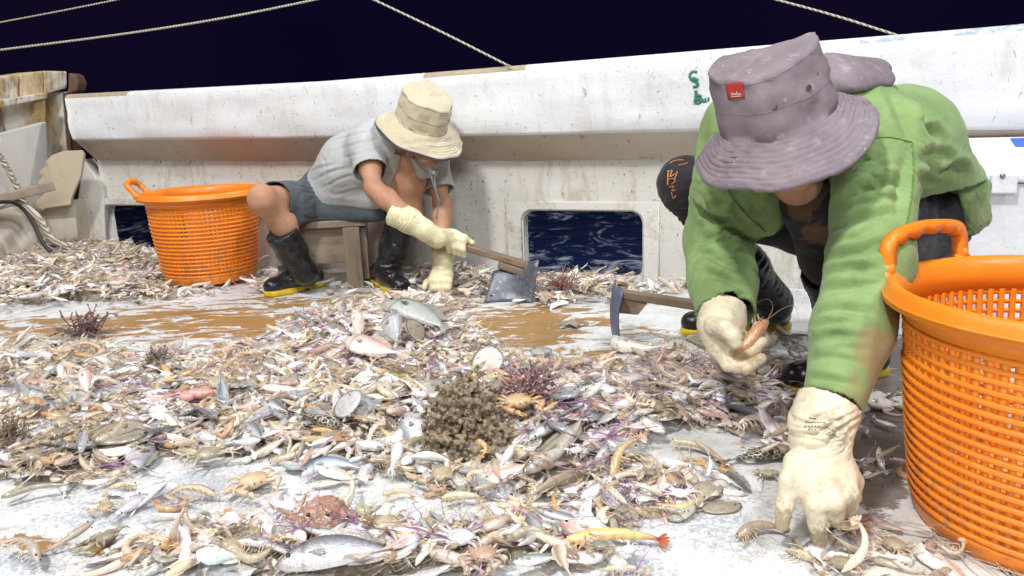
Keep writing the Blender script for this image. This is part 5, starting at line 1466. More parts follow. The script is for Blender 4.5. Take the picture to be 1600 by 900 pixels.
# ================================================================== THE CATCH
def catch_mat(name, rough=0.28, jitter=0.16, spec=0.55, bumpsc=160, bs=0.25, metal=0.0, sss=0.0, sat=0.90, gain=1.25, pattern=None):
    k = N(name); v = k.obj()
    c = k.attr("col")
    oi = k.n("ObjectInfo")
    hs = k.n("HueSaturation")
    k.put(hs.inputs["Hue"], k.math('ADD', 0.5 - 0.012, k.math('MULTIPLY', oi.outputs["Random"], 0.024)))
    k.put(hs.inputs["Value"], k.math('ADD', (1 - jitter) * gain, k.math('MULTIPLY', oi.outputs["Random"], 2 * jitter * gain)))
    hs.inputs["Saturation"].default_value = sat
    k.l(c, hs.inputs["Color"])
    mot = k.ramp(k.noise(v, 55, 8, 0.75), 0.36, 0.66)
    c = k.mix(k.math('MULTIPLY', mot, 0.50), hs.outputs[0], k.mix(1.0, hs.outputs[0], (0.52, 0.45, 0.37), 'MULTIPLY'))
    c = k.mix(k.math('MULTIPLY', k.ramp(k.noise(v, 210, 4, 0.7), 0.58, 0.66), 0.55), c, k.mix(1.0, c, (0.42, 0.34, 0.27), 'MULTIPLY'))
    c = k.mix(k.math('MULTIPLY', k.ramp(k.noise(v, 150, 3, 0.6), 0.63, 0.70), 0.5), c, (0.80, 0.78, 0.74))
    if pattern == 'net':
        e = k.ramp(k.vor(k.obj((1, 1.3, 1.3)), 62, 'DISTANCE_TO_EDGE', 0), 0.03, 0.10)
        c = k.mix(e, (0.62, 0.56, 0.42), (0.055, 0.05, 0.04))
    nb = k.bump(k.noise(v, bumpsc, 4), bs, 0.003)
    if pattern == 'scale':
        e = k.vor(k.obj((1, 1, 1)), 300, 'F1', 0)
        c = k.mix(k.math('MULTIPLY', k.ramp(e, 0.25, 0.6), 0.22), c, k.mix(1.0, c, (0.45, 0.42, 0.40), 'MULTIPLY'))
        nb = k.bump(e, 0.3, 0.002, nb)
    kw = {"Metallic": metal, "Coat Weight": 0.85, "Coat Roughness": 0.07}
    if sss: kw.update({"Subsurface Weight": sss, "Subsurface Radius": (0.01, 0.006, 0.003), "Subsurface Scale": 0.25})
    return k.done(c, k.math('ADD', k.math('MULTIPLY', mot, 0.25), rough), nb, spec, **kw)
M_fish = catch_mat("wet_fish_skin", 0.22, 0.14, 0.6, 260, 0.25)
M_silver = catch_mat("silver_fish_skin", 0.26, 0.12, 0.6, 260, 0.25, 0.3, 0, 1.0, 1.08, "scale")
M_shell = catch_mat("wet_shell", 0.36, 0.2, 0.5, 120, 0.4)
M_prawn = catch_mat("wet_prawn_shell", 0.26, 0.18, 0.55, 200, 0.3, 0, 0.15)
M_jelly = catch_mat("wet_pale_flesh", 0.12, 0.10, 0.6, 90, 0.3, 0, 0.35)
M_twig = catch_mat("wet_twig", 0.45, 0.25, 0.4, 200, 0.3)
M_bits = catch_mat("wet_litter", 0.34, 0.0, 0.5, 170, 0.4, 0, 0, 0.70, 1.55)
M_net = catch_mat("net_patterned_skin", 0.3, 0.0, 0.5, 160, 0.3, 0, 0, 1, 1, "net")
M_scale = catch_mat("scaly_fish_skin", 0.3, 0.05, 0.6, 200, 0.2, 0.15, 0, 0.95, 1.2, "scale")

nrs = np.random.default_rng(11)
def lerp(a, b, t): return np.asarray(a) * (1 - t) + np.asarray(b) * t
FV = {  # variant: length/height, thickness ratio, back, side, belly, tail, nose bluntness, pattern
    'silver': (3.9, 0.52, (0.26, 0.27, 0.31), (0.54, 0.55, 0.60), (0.82, 0.82, 0.82), 'fork', 0.8, None),
    'slim': (6.0, 0.7, (0.25, 0.27, 0.30), (0.60, 0.62, 0.68), (0.82, 0.82, 0.84), 'fork', 0.8, None),
    'pony': (2.2, 0.30, (0.42, 0.47, 0.52), (0.72, 0.76, 0.80), (0.86, 0.86, 0.86), 'fork', 0.62, None),
    'pink': (3.2, 0.5, (0.56, 0.34, 0.30), (0.74, 0.56, 0.52), (0.86, 0.80, 0.76), 'fan', 0.7, None),
    'lizard': (7.2, 0.85, (0.24, 0.20, 0.15), (0.46, 0.41, 0.34), (0.74, 0.70, 0.66), 'fork', 0.7, None),
    'jack': (3.7, 0.48, (0.26, 0.36, 0.32), (0.58, 0.68, 0.66), (0.80, 0.84, 0.82), 'fork', 0.75, None),
    'brown': (4.4, 0.75, (0.20, 0.145, 0.09), (0.40, 0.31, 0.21), (0.62, 0.54, 0.44), 'fan', 0.6, None),
    'net': (3.0, 0.62, (0.06, 0.055, 0.045), (0.07, 0.06, 0.05), (0.10, 0.09, 0.07), 'fan', 0.6, None),
    'blue': (4.3, 0.6, (0.13, 0.17, 0.24), (0.36, 0.46, 0.62), (0.68, 0.72, 0.78), 'fan', 0.8, None),
    'pale': (4.6, 0.62, (0.52, 0.47, 0.40), (0.72, 0.69, 0.64), (0.84, 0.82, 0.78), 'fan', 0.75, None),
    'puffer': (3.4, 0.8, (0.42, 0.45, 0.42), (0.78, 0.78, 0.68), (0.84, 0.84, 0.80), 'fan', 0.42, None),
}
def fish_mesh(var, L=0.1, ns=14, nr=10, bend=0.0, seed=0, eyes_=True):
    asp, th, cb, cs, cl, tail, nose, pat = FV[var]
    H = L / asp * 0.5; W = H * th
    Lb = L * 0.84
    t = np.linspace(0, 1, ns)
    h = np.sin(np.pi * np.clip(t, 0, 1) ** nose) ** 0.85 * (1 - 0.15 * t) + 0.0
    h = np.maximum(h, np.interp(t, [0, 0.04, 0.75, 1], [0.05, 0.22, 0.20, 0.17]))
    w = np.minimum(h, 1) * np.interp(t, [0, 0.25, 0.7, 1], [1.1, 1.1, 0.8, 0.3])
    b = MB()
    yc = lambda x: bend * L * ((x / L) - 0.4) ** 2 * 4
    V, C = [], []
    sd = nrs.uniform(0, 99)
    for i in range(ns):
        x = Lb * t[i]
        for j in range(nr):
            a = 2 * math.pi * j / nr
            cy, sz = math.cos(a), math.sin(a)
            V.append((x, h[i] * H * cy * (1.0 if cy > 0 else 1.08) + yc(x), w[i] * W * sz))
            q = cy
            c = lerp(cs, cb, min(1, max(0, (q - 0.15) / 0.6))) if q > 0.15 else lerp(cs, cl, min(1, max(0, (0.15 - q) / 0.7)))
            if t[i] < 0.24: c = lerp(c, np.array(c) * (0.85, 0.78, 0.76), 0.55)
            if abs(t[i] - 0.25) < 0.022 and ns > 20: c = np.array(c) * 0.55
            if t[i] < 0.035 and ns > 20: c = np.array(c) * 0.6
            if pat == 'net':
                g = abs(math.sin(x / L * 21 + 2 * cy)) < 0.22 or abs(math.sin(a * 3.0 + x / L * 9)) < 0.2
                if g: c = np.array((0.62, 0.56, 0.42))
            if pat == 'scale' and (i + j) % 2: c = np.array(c) * 0.74
            C.append(c * (1 + 0.04 * math.sin(i * 3.1 + sd) * math.sin(j * 2.3 + sd)))
    F = [(i * nr + j, i * nr + (j + 1) % nr, (i + 1) * nr + (j + 1) % nr, (i + 1) * nr + j) for i in range(ns - 1) for j in range(nr)]
    F += [tuple(range(nr - 1, -1, -1)), tuple((ns - 1) * nr + j for j in range(nr))]
    b.add(V, F, np.array(C))
    # tail
    x0, xt = Lb * 0.985, L
    hh = H * 0.16; TH = H * (1.0 if tail == 'fork' else 0.75)
    fc = lerp(cs, (0.55, 0.47, 0.36), 0.5) * 0.85
    nf = 7; P = []
    for r_ in (0, 0.5, 1):
        for q in np.linspace(-1, 1, nf):
            ext = (abs(q) ** 1.2 if tail == 'fork' else 1 - 0.25 * q * q)
            x = x0 + (xt - x0) * r_ * (0.35 + 0.75 * ext) * (1.25 if tail == 'fork' else 1)
            P.append((x, yc(x) + q * (hh + (TH - hh) * r_), 0.0015 * L / 0.1 * (1 - r_) * (1 if r_ == 0 else 0) + 0.004 * math.sin(q * 3 + seed) * r_ * L / 0.1))
    F = [(i * nf + j, i * nf + j + 1, (i + 1) * nf + j + 1, (i + 1) * nf + j) for i in range(2) for j in range(nf - 1)]
    b.add(P, F, fc)
    # dorsal and anal fins
    for s, ta, tb, fh in ((1, 0.32, 0.82, 0.36), (-1, 0.55, 0.84, 0.30)):
        n = 6; P = []
        for q in range(n):
            u = ta + (tb - ta) * q / (n - 1); x = Lb * u
            hb_ = np.interp(u, t, h) * H * 0.96
            P.append((x, yc(x) + s * hb_, 0)); P.append((x + 0.05 * L, yc(x) + s * (hb_ + H * fh * math.sin(math.pi * min(1, (q + 0.8) / n)) ** 0.6), 0.002 * math.sin(q)))
        b.add(P, [(2 * q, 2 * q + 1, 2 * q + 3, 2 * q + 2) for q in range(n - 1)], fc * 0.9)
    for s in (1, -1):                                      # pectoral fins and eyes
        x = Lb * 0.27; zz = s * np.interp(0.27, t, w) * W
        b.add([(x, yc(x) - H * 0.1, zz), (x + 0.11 * L, yc(x) - H * 0.45, zz + s * 0.03 * L), (x + 0.13 * L, yc(x) - H * 0.15, zz + s * 0.03 * L), (x + 0.09 * L, yc(x) + 0.02 * H, zz + s * 0.015 * L)], [(0, 1, 2, 3)], fc)
        if eyes_:
            xe = Lb * 0.115; ze = s * np.interp(0.115, t, w) * W * 0.86; re = H * 0.20 if asp > 3 else H * 0.15
            re = max(re, 0.0016)
            b.ball((xe, yc(xe) + H * 0.22 * np.interp(0.115, t, h), ze), (re, re, re * 0.45), 10, 6, None, (0.80, 0.78, 0.70))
            b.ball((xe, yc(xe) + H * 0.22 * np.interp(0.115, t, h), ze + s * re * 0.30), (re * 0.74, re * 0.74, re * 0.40), 8, 5, None, (0.015, 0.015, 0.02))
    for q in range(len(b.V)): b.V[q] = b.V[q] - np.array([L * 0.45, 0, 0])
    return b
def shrimp_mb(L=0.09, col=(0.60, 0.45, 0.26), tailc=(0.48, 0.22, 0.10), curl=1.0, ns=16, nr=8, legs=True, fat=1.0):
    b = MB(); n = ns
    t = np.linspace(0, 1, n)
    ang = curl * np.maximum(t - 0.35, 0) * 2.4
    dx = np.cos(ang); dy = -np.sin(ang)
    P = np.zeros((n, 3)); ds = L / (n - 1)
    for i in range(1, n): P[i] = P[i - 1] + np.array([dx[i], dy[i], 0]) * ds
    r = np.interp(t, [0, 0.06, 0.2, 0.38, 0.6, 0.85, 1], [0.15, 0.6, 1.0, 1.05, 0.85, 0.5, 0.25]) * L * 0.082 * fat
    seg = 1 - 0.10 * (np.sin((t - 0.38) / 0.62 * 6 * 2 * math.pi) > 0.55) * (t > 0.38)
    V, F = tube_vf(P, r * seg, nr, True, 1.15, (0, 0, 1))
    V[:, 2] *= 0.85
    C = np.repeat(np.array([lerp(col, tailc, max(0, (q - 0.80) / 0.2)) * (1.12 if int((q - .38) * 18) % 2 and q > .38 else 0.95) for q in t]), nr, 0)
    b.add(V, F, C)
    T = P[-1] - P[-2]; T /= np.linalg.norm(T); S = np.array([-T[1], T[0], 0])
    for q in (-0.9, -0.45, 0, 0.45, 0.9):                  # tail fan
        e = T * math.cos(q) + S * math.sin(q)
        w_ = np.cross(e, (0, 0, 1)) * L * 0.022
        b.add([P[-1] - w_ * .5, P[-1] + w_ * .5, P[-1] + e * L * 0.12 + w_, P[-1] + e * L * 0.145, P[-1] + e * L * 0.12 - w_], [(0, 1, 2, 3, 4)], tailc)
    b.add([P[1] + (0, 0.02 * L, 0.02 * L), P[2] + (0, 0.03 * L, .03 * L), P[0] + np.array([-0.16 * L, 0.035 * L, 0.025 * L])], [(0, 1, 2)], np.array(col) * 0.8)
    if legs:
        for q in range(8):
            i = min(2 + q, n - 1); p = P[min(i + (4 if q > 4 else 0), n - 2)]
            for s in (1, -1):
                k_ = p + np.array([0.01 * L * nrs.normal(), -r[i] * 0.7, s * r[i] * .4]); m_ = k_ + np.array([-0.04 * L + 0.03 * L * nrs.normal(), -0.10 * L, s * 0.05 * L]); e_ = m_ + np.array([(-0.08 if q < 5 else 0.03) * L, -0.09 * L * nrs.uniform(.5, 1.2), -0.02 * L])
                b.tube([k_, m_, e_], [0.010 * L, 0.008 * L, 0.003 * L], 4, False, col=lerp(col, (0.70, 0.50, 0.26), 0.6))
        for s in (1, -1):
            a = smooth_path([P[0] + (0, 0, 0), P[0] + np.array([-0.25 * L, 0.10 * L * s + .06 * L, 0.05 * L]), P[0] + np.array([-0.40 * L, 0.32 * L * s, 0.02 * L]), P[0] + np.array([-0.1 * L, 0.62 * L * s, 0.0])], 4)
            b.tube(a, 0.0045 * L, 3, False, col=lerp(col, (0.6, 0.40, 0.25), 0.5))
            b.ball(P[1] + np.array([-0.015 * L, 0.02 * L, s * r[1] * 1.1]), 0.017 * L, 6, 5, None, (0.02, 0.02, 0.02))
    for q in range(len(b.V)): b.V[q] = b.V[q] - P[n // 2]
    return b
def crab_mb(w=0.05, col=(0.34, 0.27, 0.17), legc=None, belly=False, legs=8, spread=1.0, claws=True, fine=True):
    b = MB(); legc = np.array(col if legc is None else legc)
    S, R_ = (14, 9) if fine else (10, 6)
    V, F = ball_vf(S, R_)
    x, y, z = V[:, 0], V[:, 1], V[:, 2]
    rr = 1 + 0.07 * np.cos(np.arctan2(y, x) * 9)
    V = np.stack([x * 0.62 * rr * (1 - 0.12 * (y > 0)), y * 0.5 * rr, z * (0.26 if not belly else 0.2)], 1) * w
    V[:, 2] += w * 0.03 * np.sin(V[:, 0] / w * 9) * np.sin(V[:, 1] / w * 11) + w * 0.22
    b.add(V, F, np.array(col)[None] * (1 + 0.15 * np.sin(V[:, :1] / w * 7) * np.cos(V[:, 1:2] / w * 8)))
    for s in (1, -1):
        for q in range(legs // 2):
            a = R(-48 + q * 32) * 1.0
            d = np.array([s * math.cos(a), -math.sin(a), 0.0])
            j = nrs.normal(size=3) * 0.08
            p0 = d * w * 0.45 + np.array([0, 0, w * 0.2])
            f_ = nrs.uniform(-0.9, 0.5); t_ = np.array([-d[1], d[0], 0]) * s
            p1 = p0 + (d + (j[0], j[1], 0.30) + t_ * f_ * 0.35) * w * 0.34 * spread; p2_ = p1 + (d * (0.55 + f_ * 0.2) + t_ * f_ * 0.8 + (j[1], j[2], -0.25)) * w * 0.30 * spread; p3 = p2_ + (d * (0.3 + f_ * .3) + t_ * f_ * 1.1 + (j[2], j[0], -0.45)) * w * 0.26 * spread
            b.tube([p0, p1, p2_, p3], np.array([0.075, 0.062, 0.045, 0.012]) * w, 5, True, col=legc * nrs.uniform(0.85, 1.15))
        if claws:
            p0 = np.array([s * 0.42, 0.36, 0.2]) * w; p1 = np.array([s * 0.82, 0.62, 0.25]) * w; p2_ = np.array([s * 0.55, 0.95, 0.2]) * w
            b.tube([p0, p1, p2_], np.array([0.09, 0.11, 0.13]) * w, 7, col=legc)
            b.ball((p2_ + np.array([-s * 0.10, 0.16, 0]) * w), np.array([0.12, 0.2, 0.10]) * w, 8, 6, None, legc * 1.05)
            for e in (-0.07, 0.08):
                b.tube([p2_ + np.array([-s * 0.12 + e, 0.28, 0]) * w, p2_ + np.array([-s * 0.2 + e * 1.4, 0.46, 0.02]) * w, p2_ + np.array([-s * 0.28 + e * 0.4, 0.60, 0]) * w], np.array([0.06, 0.045, 0.01]) * w, 5, col=legc * 0.9)
        b.ball(np.array([s * 0.13, 0.5, 0.3]) * w, 0.035 * w, 6, 5, None, (0.02, 0.02, 0.02))
    return b
def sole_mb(L=0.09, col=(0.36, 0.31, 0.24), asp=2.2, fine=True):
    b = MB(); n = 16; V, C = [], []
    a = np.linspace(0, 2 * math.pi, n, endpoint=False)
    for k_, (q, z) in enumerate(((1, 0.0), (0.8, 0.022), (0.4, 0.040), (0.0, 0.045))):
        for x in a:
            px = math.cos(x); hh = (1 - 0.18 * px) / asp
            V.append((px * q * L * 0.46, math.sin(x) * q * L * 0.46 * hh * 2 * 0.9, z * L + 0.012 * L * math.sin(x * 2 + L * 900) * q))
            C.append(np.array(col) * (1 - 0.25 * (q == 1)) * (1 + 0.12 * math.sin(x * 5 + k_ * 2)))
    F = [(i * n + j, i * n + (j + 1) % n, (i + 1) * n + (j + 1) % n, (i + 1) * n + j) for i in range(3) for j in range(n)] + [tuple(range(n - 1, -1, -1))]
    b.add(V, F, np.array(C))
    b.add([(0.43 * L, -0.03 * L, 0.01 * L), (0.43 * L, 0.03 * L, 0.01 * L), (0.56 * L, 0.07 * L, 0.006 * L), (0.58 * L, 0, 0.006 * L), (0.56 * L, -0.07 * L, 0.006 * L)], [(0, 4, 3, 2, 1)], np.array(col) * 0.8)
    if fine:
        b.ball((-0.30 * L, 0.06 * L, 0.045 * L), 0.018 * L, 6, 5, None, (0.03, 0.03, 0.03)); b.ball((-0.26 * L, 0.10 * L, 0.042 * L), 0.018 * L, 6, 5, None, (0.03, 0.03, 0.03))
    return b
def squid_mb(L=0.07, col=(0.70, 0.68, 0.76), arms=8):
    b = MB(); n = 12
    t = np.linspace(0, 1, n)
    r = np.interp(t, [0, 0.1, 0.35, 0.7, 0.85, 1], [0.1, 0.55, 1, 0.9, 0.6, 0.5]) * L * 0.25
    V, F = tube_vf(np.stack([t * L, 0.03 * L * np.sin(t * 3), 0 * t], 1), r, 12, True, 0.7, (0, 0, 1))
    C = np.array(col)[None] * (1 + 0.10 * wob(V / L * 0.1, 60, 2)[:, None] * np.array([1, 1.1, 0.8]))
    b.add(V, F, C)
    b.ball((L * 1.07, 0, 0), (L * 0.13, L * 0.13, L * 0.10), 10, 7, None, np.array(col) * 0.95)
    for s in (1, -1): b.ball((L * 1.07, s * L * 0.11, L * 0.03), L * 0.035, 8, 6, None, (0.03, 0.03, 0.04))
    for q in range(arms):
        a = (q / (arms - 1) - 0.5) * 1.3
        p = [np.array([L * 1.15, math.sin(a) * L * 0.08, 0]), np.array([L * 1.35, math.sin(a) * L * 0.22 + nrs.normal() * .02 * L, 0.0]), np.array([L * (1.5 + 0.1 * nrs.random()), math.sin(a) * L * 0.3 + nrs.normal() * 0.07 * L, -0.03 * L])]
        b.tube(smooth_path(p, 3), np.linspace(0.035, 0.008, 7) * L, 5, col=np.array(col) * 0.9)
    for q in range(len(b.V)): b.V[q] = b.V[q] - np.array([L * 0.6, 0, 0])
    return b
def shell_mb(w=0.05, col=(0.55, 0.50, 0.42), ribs=11, fine=True):
    b = MB(); nr_, na = (6, 23) if fine else (4, 13); V, C = [], []
    for i in range(nr_):
        q = (i + 0.3) / (nr_ - 0.7)
        for j in range(na):
            a = (j / (na - 1) - 0.5) * 2.5
            rad = q * w * (0.62 + 0.05 * math.cos(a)) 
            z = w * 0.24 * math.sin(math.pi * min(1, q * 0.86 + 0.08)) * math.cos(a * 0.9) + 0.007 * w * math.cos(a * ribs * 2) * q * 2
            V.append((math.sin(a) * rad * 0.95, math.cos(a) * rad - w * 0.3, z))
            C.append(np.array(col) * (0.82 + 0.3 * (i % 2)) * (1 - 0.15 * (math.cos(a * ribs * 2) < 0)))
    F = [(i * na + j, i * na + j + 1, (i + 1) * na + j + 1, (i + 1) * na + j) for i in range(nr_ - 1) for j in range(na - 1)]
    F.append(tuple(range(na))); F.append(tuple((nr_ - 1) * na + j for j in range(na - 1, -1, -1)))
    b.add(V, F, np.array(C))
    return b
def twig_mb(L=0.1, col=(0.36, 0.14, 0.42), n=5, rad=0.0018, curl=0.35):
    b = MB()
    for q in range(n):
        a = nrs.uniform(-0.6, 0.6) + (math.pi if nrs.random() < 0.25 else 0)
        d = np.array([math.cos(a), math.sin(a), nrs.uniform(-0.05, 0.25)])
        l = L * nrs.uniform(0.4, 1.0)
        P = [np.zeros(3)]
        for s in range(4):
            d = d + nrs.normal(size=3) * curl * np.array([1, 1, 0.6]); d /= np.linalg.norm(d)
            P.append(P[-1] + d * l / 4)
        P = np.array(P); P[:, 2] = np.abs(P[:, 2]) * 0.7
        c = np.array(col) * nrs.uniform(0.75, 1.35)
        b.tube(P, np.linspace(1, 0.45, 5) * rad * nrs.uniform(0.7, 1.3), 4, True, col=c)
    return b
def lump_mb(r=0.02, col=(0.25, 0.19, 0.12), seed=0, s=(14, 9)):
    V, F = ball_vf(*s)
    o = nrs.uniform(0, 50, 3)
    V = V * (1 + 0.25 * wob(V + o, 0.9, 1)[:, None] + 0.12 * wob(V + o, 2.2, 2)[:, None]) * np.array([1.2, 0.9, 0.6]) * r
    return MB().add(V, F, np.array(col)[None] * (1 + 0.25 * wob(V / r + o, 1.6, 3)[:, None]))
def weed_mb(r=0.05, col=(0.20, 0.11, 0.09), n=26, rad=0.0016):
    b = MB()
    for q in range(n):
        a = nrs.uniform(0, 6.28); d = np.array([math.cos(a), math.sin(a), nrs.uniform(0.1, 1.0)]); d /= np.linalg.norm(d)
        P = [nrs.normal(size=3) * r * 0.2]
        P[0][2] = abs(P[0][2])
        for s in range(4):
            d = d + nrs.normal(size=3) * 0.45; d /= np.linalg.norm(d); P.append(P[-1] + d * r * 0.28)
        P = np.array(P); P[:, 2] = np.abs(P[:, 2])
        b.tube(P, rad * nrs.uniform(0.7, 1.5), 4, col=np.array(col) * nrs.uniform(0.6, 1.5))
        for s in range(2): b.ball(P[nrs.integers(1, 5)], rad * nrs.uniform(1.5, 2.6), 5, 4, None, np.array(col) * nrs.uniform(0.8, 1.7))
    return b
def worm_mb(P, r, col, seg=10):
    b = MB(); P = smooth_path(P, 6); n = len(P)
    V, F = tube_vf(P, np.interp(np.linspace(0, 1, n), [0, 0.08, 0.3, 0.85, 1], [0.55, 0.95, 1, 0.7, 0.2]) * r, seg)
    return b.add(V, F, np.array(col)[None] * (1 + 0.12 * wob(V, 90, 1)[:, None]))

# ---- where the catch lies: spots on the deck (px, py, rx, ry, weight)
DENS = [(110, 415, 150, 55, 1), (20, 430, 90, 55, 1), (225, 385, 60, 30, .8), (180, 455, 130, 28, .9), (400, 440, 40, 16, .5), (60, 470, 70, 20, .6),
        (690, 420, 60, 34, .9), (740, 438, 100, 24, .9), (880, 452, 70, 24, 1), (930, 442, 90, 14, .9), (1030, 448, 60, 12, .6), (970, 470, 40, 14, .4),
        (560, 530, 190, 52, 1.1), (640, 500, 80, 34, 1), (700, 545, 110, 50, 1), (480, 555, 120, 40, .9),
        (150, 590, 230, 50, 1.1), (400, 605, 220, 62, 1.1), (60, 660, 150, 70, 1.1), (280, 680, 270, 50, 1), (600, 650, 260, 78, 1.1), (850, 650, 220, 75, 1.1), (1080, 610, 150, 50, .9), (1120, 650, 120, 40, .7), (800, 565, 90, 26, .6),
        (750, 730, 170, 60, 1.1), (900, 745, 130, 62, 1.1), (985, 795, 110, 40, .9), (610, 735, 160, 34, .8), (1180, 615, 60, 50, .7), (1180, 705, 70, 28, .6), (60, 735, 110, 34, .9), (150, 760, 60, 26, .6),
        (420, 865, 150, 40, 1), (600, 875, 210, 32, 1.1), (800, 855, 130, 38, .9), (300, 800, 120, 34, .55), (230, 865, 140, 34, .9), (375, 765, 60, 40, .5), (900, 845, 110, 28, .8), (1030, 893, 80, 16, .6), (210, 775, 70, 40, .45), (500, 815, 90, 26, .6), (340, 850, 100, 40, .8),
        (1285, 855, 80, 36, .7), (1170, 835, 44, 25, .35), (1400, 885, 100, 20, .4), (1340, 742, 50, 16, .4), (1010, 560, 60, 20, .35), (900, 515, 30, 12, .4), (130, 525, 60, 14, .7), (1200, 560, 60, 24, .5), (1310, 640, 80, 40, .35), (1090, 760, 80, 60, .35), (520, 500, 60, 14, .4)]
BARE = [(270, 520, 200, 30, 1.2), (830, 530, 110, 30, 1), (300, 498, 210, 26, 1.2), (820, 512, 130, 28, 1), (60, 508, 120, 14, .8), (560, 768, 120, 28, .9), (110, 822, 170, 42, 1.2), (290, 752, 90, 34, 1.1), (20, 790, 120, 40, .8), (310, 800, 90, 30, .6), (1120, 850, 150, 52, 1), (870, 560, 80, 24, .9), (1010, 640, 60, 20, .6), (690, 800, 120, 28, .7), (1090, 700, 80, 26, .8), (940, 545, 70, 24, .8), (450, 775, 100, 34, .7), (1000, 590, 60, 18, .5), (520, 690, 60, 14, .4), (880, 590, 60, 14, .5), (400, 478, 120, 14, .9)]
HEAP = [(110, 415, 160, 55, 0.10), (30, 425, 100, 60, 0.12), (220, 385, 70, 34, 0.09), (560, 535, 170, 44, 0.055), (640, 505, 80, 30, 0.055), (740, 640, 120, 70, 0.055), (870, 690, 140, 60, 0.045), (600, 640, 260, 70, 0.03), (880, 640, 220, 60, 0.035), (280, 640, 300, 80, 0.035), (40, 700, 120, 60, 0.045), (580, 880, 260, 40, 0.03), (900, 455, 90, 26, 0.035), (700, 425, 90, 34, 0.05), (1090, 620, 140, 50, 0.02), (800, 860, 120, 40, 0.022)]
def dens(P): return np.clip(blobs(P, DENS) - 0.8 * blobs(P, BARE), 0, 1.2)
def heapz(P):
    x, y = project(P); out = np.zeros(len(x))
    for px, py, rx, ry, h in HEAP: out += h * np.exp(-(((x - px) / rx) ** 2 + ((y - py) / ry) ** 2)) ** 1.0 * (1 - out / 0.16)
    return out
def heap1(x, y): return float(heapz(np.array([[x, y, 0.0]]))[0])
KEEP = [(gr(455, 452)[:2], .13), (gr(610, 452)[:2], .10), (gr(560, 440)[:2], .10), (bk.location[:2], .24), (bk2.location[:2], .235), (gr(1225, 515)[:2], .05), (gr(1140, 522)[:2], .07), (gr(1250, 605)[:2], .06), (gr(1350, 590)[:2], .06), (gr(690, 455)[:2], .05), (gr(775, 478)[:2], .08), (gr(820, 484)[:2], .08), (gr(960, 524)[:2], .07)]
def free(X, Y): 
    m = np.ones(len(X), bool)
    for (cx, cy), r_ in KEEP: m &= (X - cx) ** 2 + (Y - cy) ** 2 > r_ ** 2
    m &= (np.stack([X, Y, 0 * X], 1) - WA) @ WN < -0.035
    return m
def sample(n, wfun=None):
    """random spots of the deck, drawn by how thickly the catch lies there"""
    out = []
    tot = 0
    while tot < n:
        X = nrs.uniform(-2.9, 1.6, 6000); Y = nrs.uniform(0.85, 4.5, 6000)
        P = np.stack([X, Y, 0 * X], 1)
        w = dens(P)
        if wfun is not None: w = w * wfun(P)
        px, py = project(P)
        ok = (nrs.random(6000) < w) & free(X, Y) & (px > -160) & (px < 1640) & (py < 960)
        out.append(P[ok]); tot += ok.sum()
    return np.concatenate(out)[:n]

# ---- loose litter nobody could count
def litter(name, label, protos, n, smin, smax, zlift, wfun=None, tilt=0.35, mat=None, colj=0.22):
    P = sample(int(n * 1.15), wfun)
    hx = np.array(HERO); near = ((((P[:, None, :2] - hx[None, :, :2]) ** 2).sum(2)) < (hx[None, :, 2] * 0.8) ** 2).any(1)
    P = P[~(near & (nrs.random(len(P)) < 0.8))][:n]; n = len(P)
    Hz = heapz(P)
    Vs, Fs, Cs, off = [], [], [], 0
    for i in range(n):
        b = protos[nrs.integers(len(protos))]
        V, F, C = b
        s = nrs.uniform(smin, smax)
        a = nrs.uniform(0, 2 * math.pi)
        M_ = Rz(a) @ Rx(nrs.normal() * tilt) @ Ry(nrs.normal() * tilt)
        if nrs.random() < 0.5: M_ = M_ @ np.diag([1, -1, 1.0])
        W = (V * s) @ M_.T
        zz = Hz[i] + nrs.uniform(-0.3, 1.0) * zlift
        zmin = W[:, 2].min()
        W = W + np.array([P[i, 0], P[i, 1], max(zz, 0.001 - zmin if Hz[i] < 0.012 else zz)])
        Vs.append(W); Cs.append(np.clip(C * (1 + nrs.normal(size=3) * 0.05) * (1 + nrs.normal() * colj), 0, 0.95))
        Fs.append(F + off); off += len(V)
    V = np.concatenate(Vs); 
    F4 = np.concatenate([f[f[:, 3] >= 0] for f in Fs]) if Fs else np.zeros((0, 4), int)
    F3 = np.concatenate([f[f[:, 3] < 0][:, :3] for f in Fs])
    me = bpy.data.meshes.new(name)
    me.vertices.add(len(V)); me.vertices.foreach_set("co", V.astype(np.float32).ravel())
    li = np.concatenate([F4.ravel(), F3.ravel()]).astype(np.int32)
    me.loops.add(len(li)); me.loops.foreach_set("vertex_index", li)
    ls = np.concatenate([np.arange(len(F4)) * 4, len(F4) * 4 + np.arange(len(F3)) * 3]).astype(np.int32)
    me.polygons.add(len(ls)); me.polygons.foreach_set("loop_start", ls)
    me.update(calc_edges=True); me.validate()
    set_col(me, np.concatenate(Cs))
    return tag(link(name, me, mat or M_bits), label, "catch litter", kind="stuff")
def pack(mb):
    V = np.concatenate(mb.V); C = np.concatenate(mb.C)
    F = []
    for f in mb.F:
        if len(f) == 3: F.append((*f, -1))
        elif len(f) == 4: F.append(f)
        else:
            for q in range(1, len(f) - 1): F.append((f[0], f[q], f[q + 1], -1))
    return V, np.array([(a, b_, c_, d_) if d_ >= 0 else (a, b_, c_, -10 ** 8) for a, b_, c_, d_ in F], dtype=np.int64), C
TAN = [(0.48, 0.38, 0.25), (0.58, 0.48, 0.34), (0.40, 0.32, 0.22), (0.66, 0.58, 0.48), (0.54, 0.36, 0.20)]
pr_shr = [pack(shrimp_mb(1.0, TAN[i % 5], lerp(TAN[i % 5], (0.4, 0.18, 0.08), .4), nrs.uniform(0.2, 1.6), 9, 6, False)) for i in range(8)]
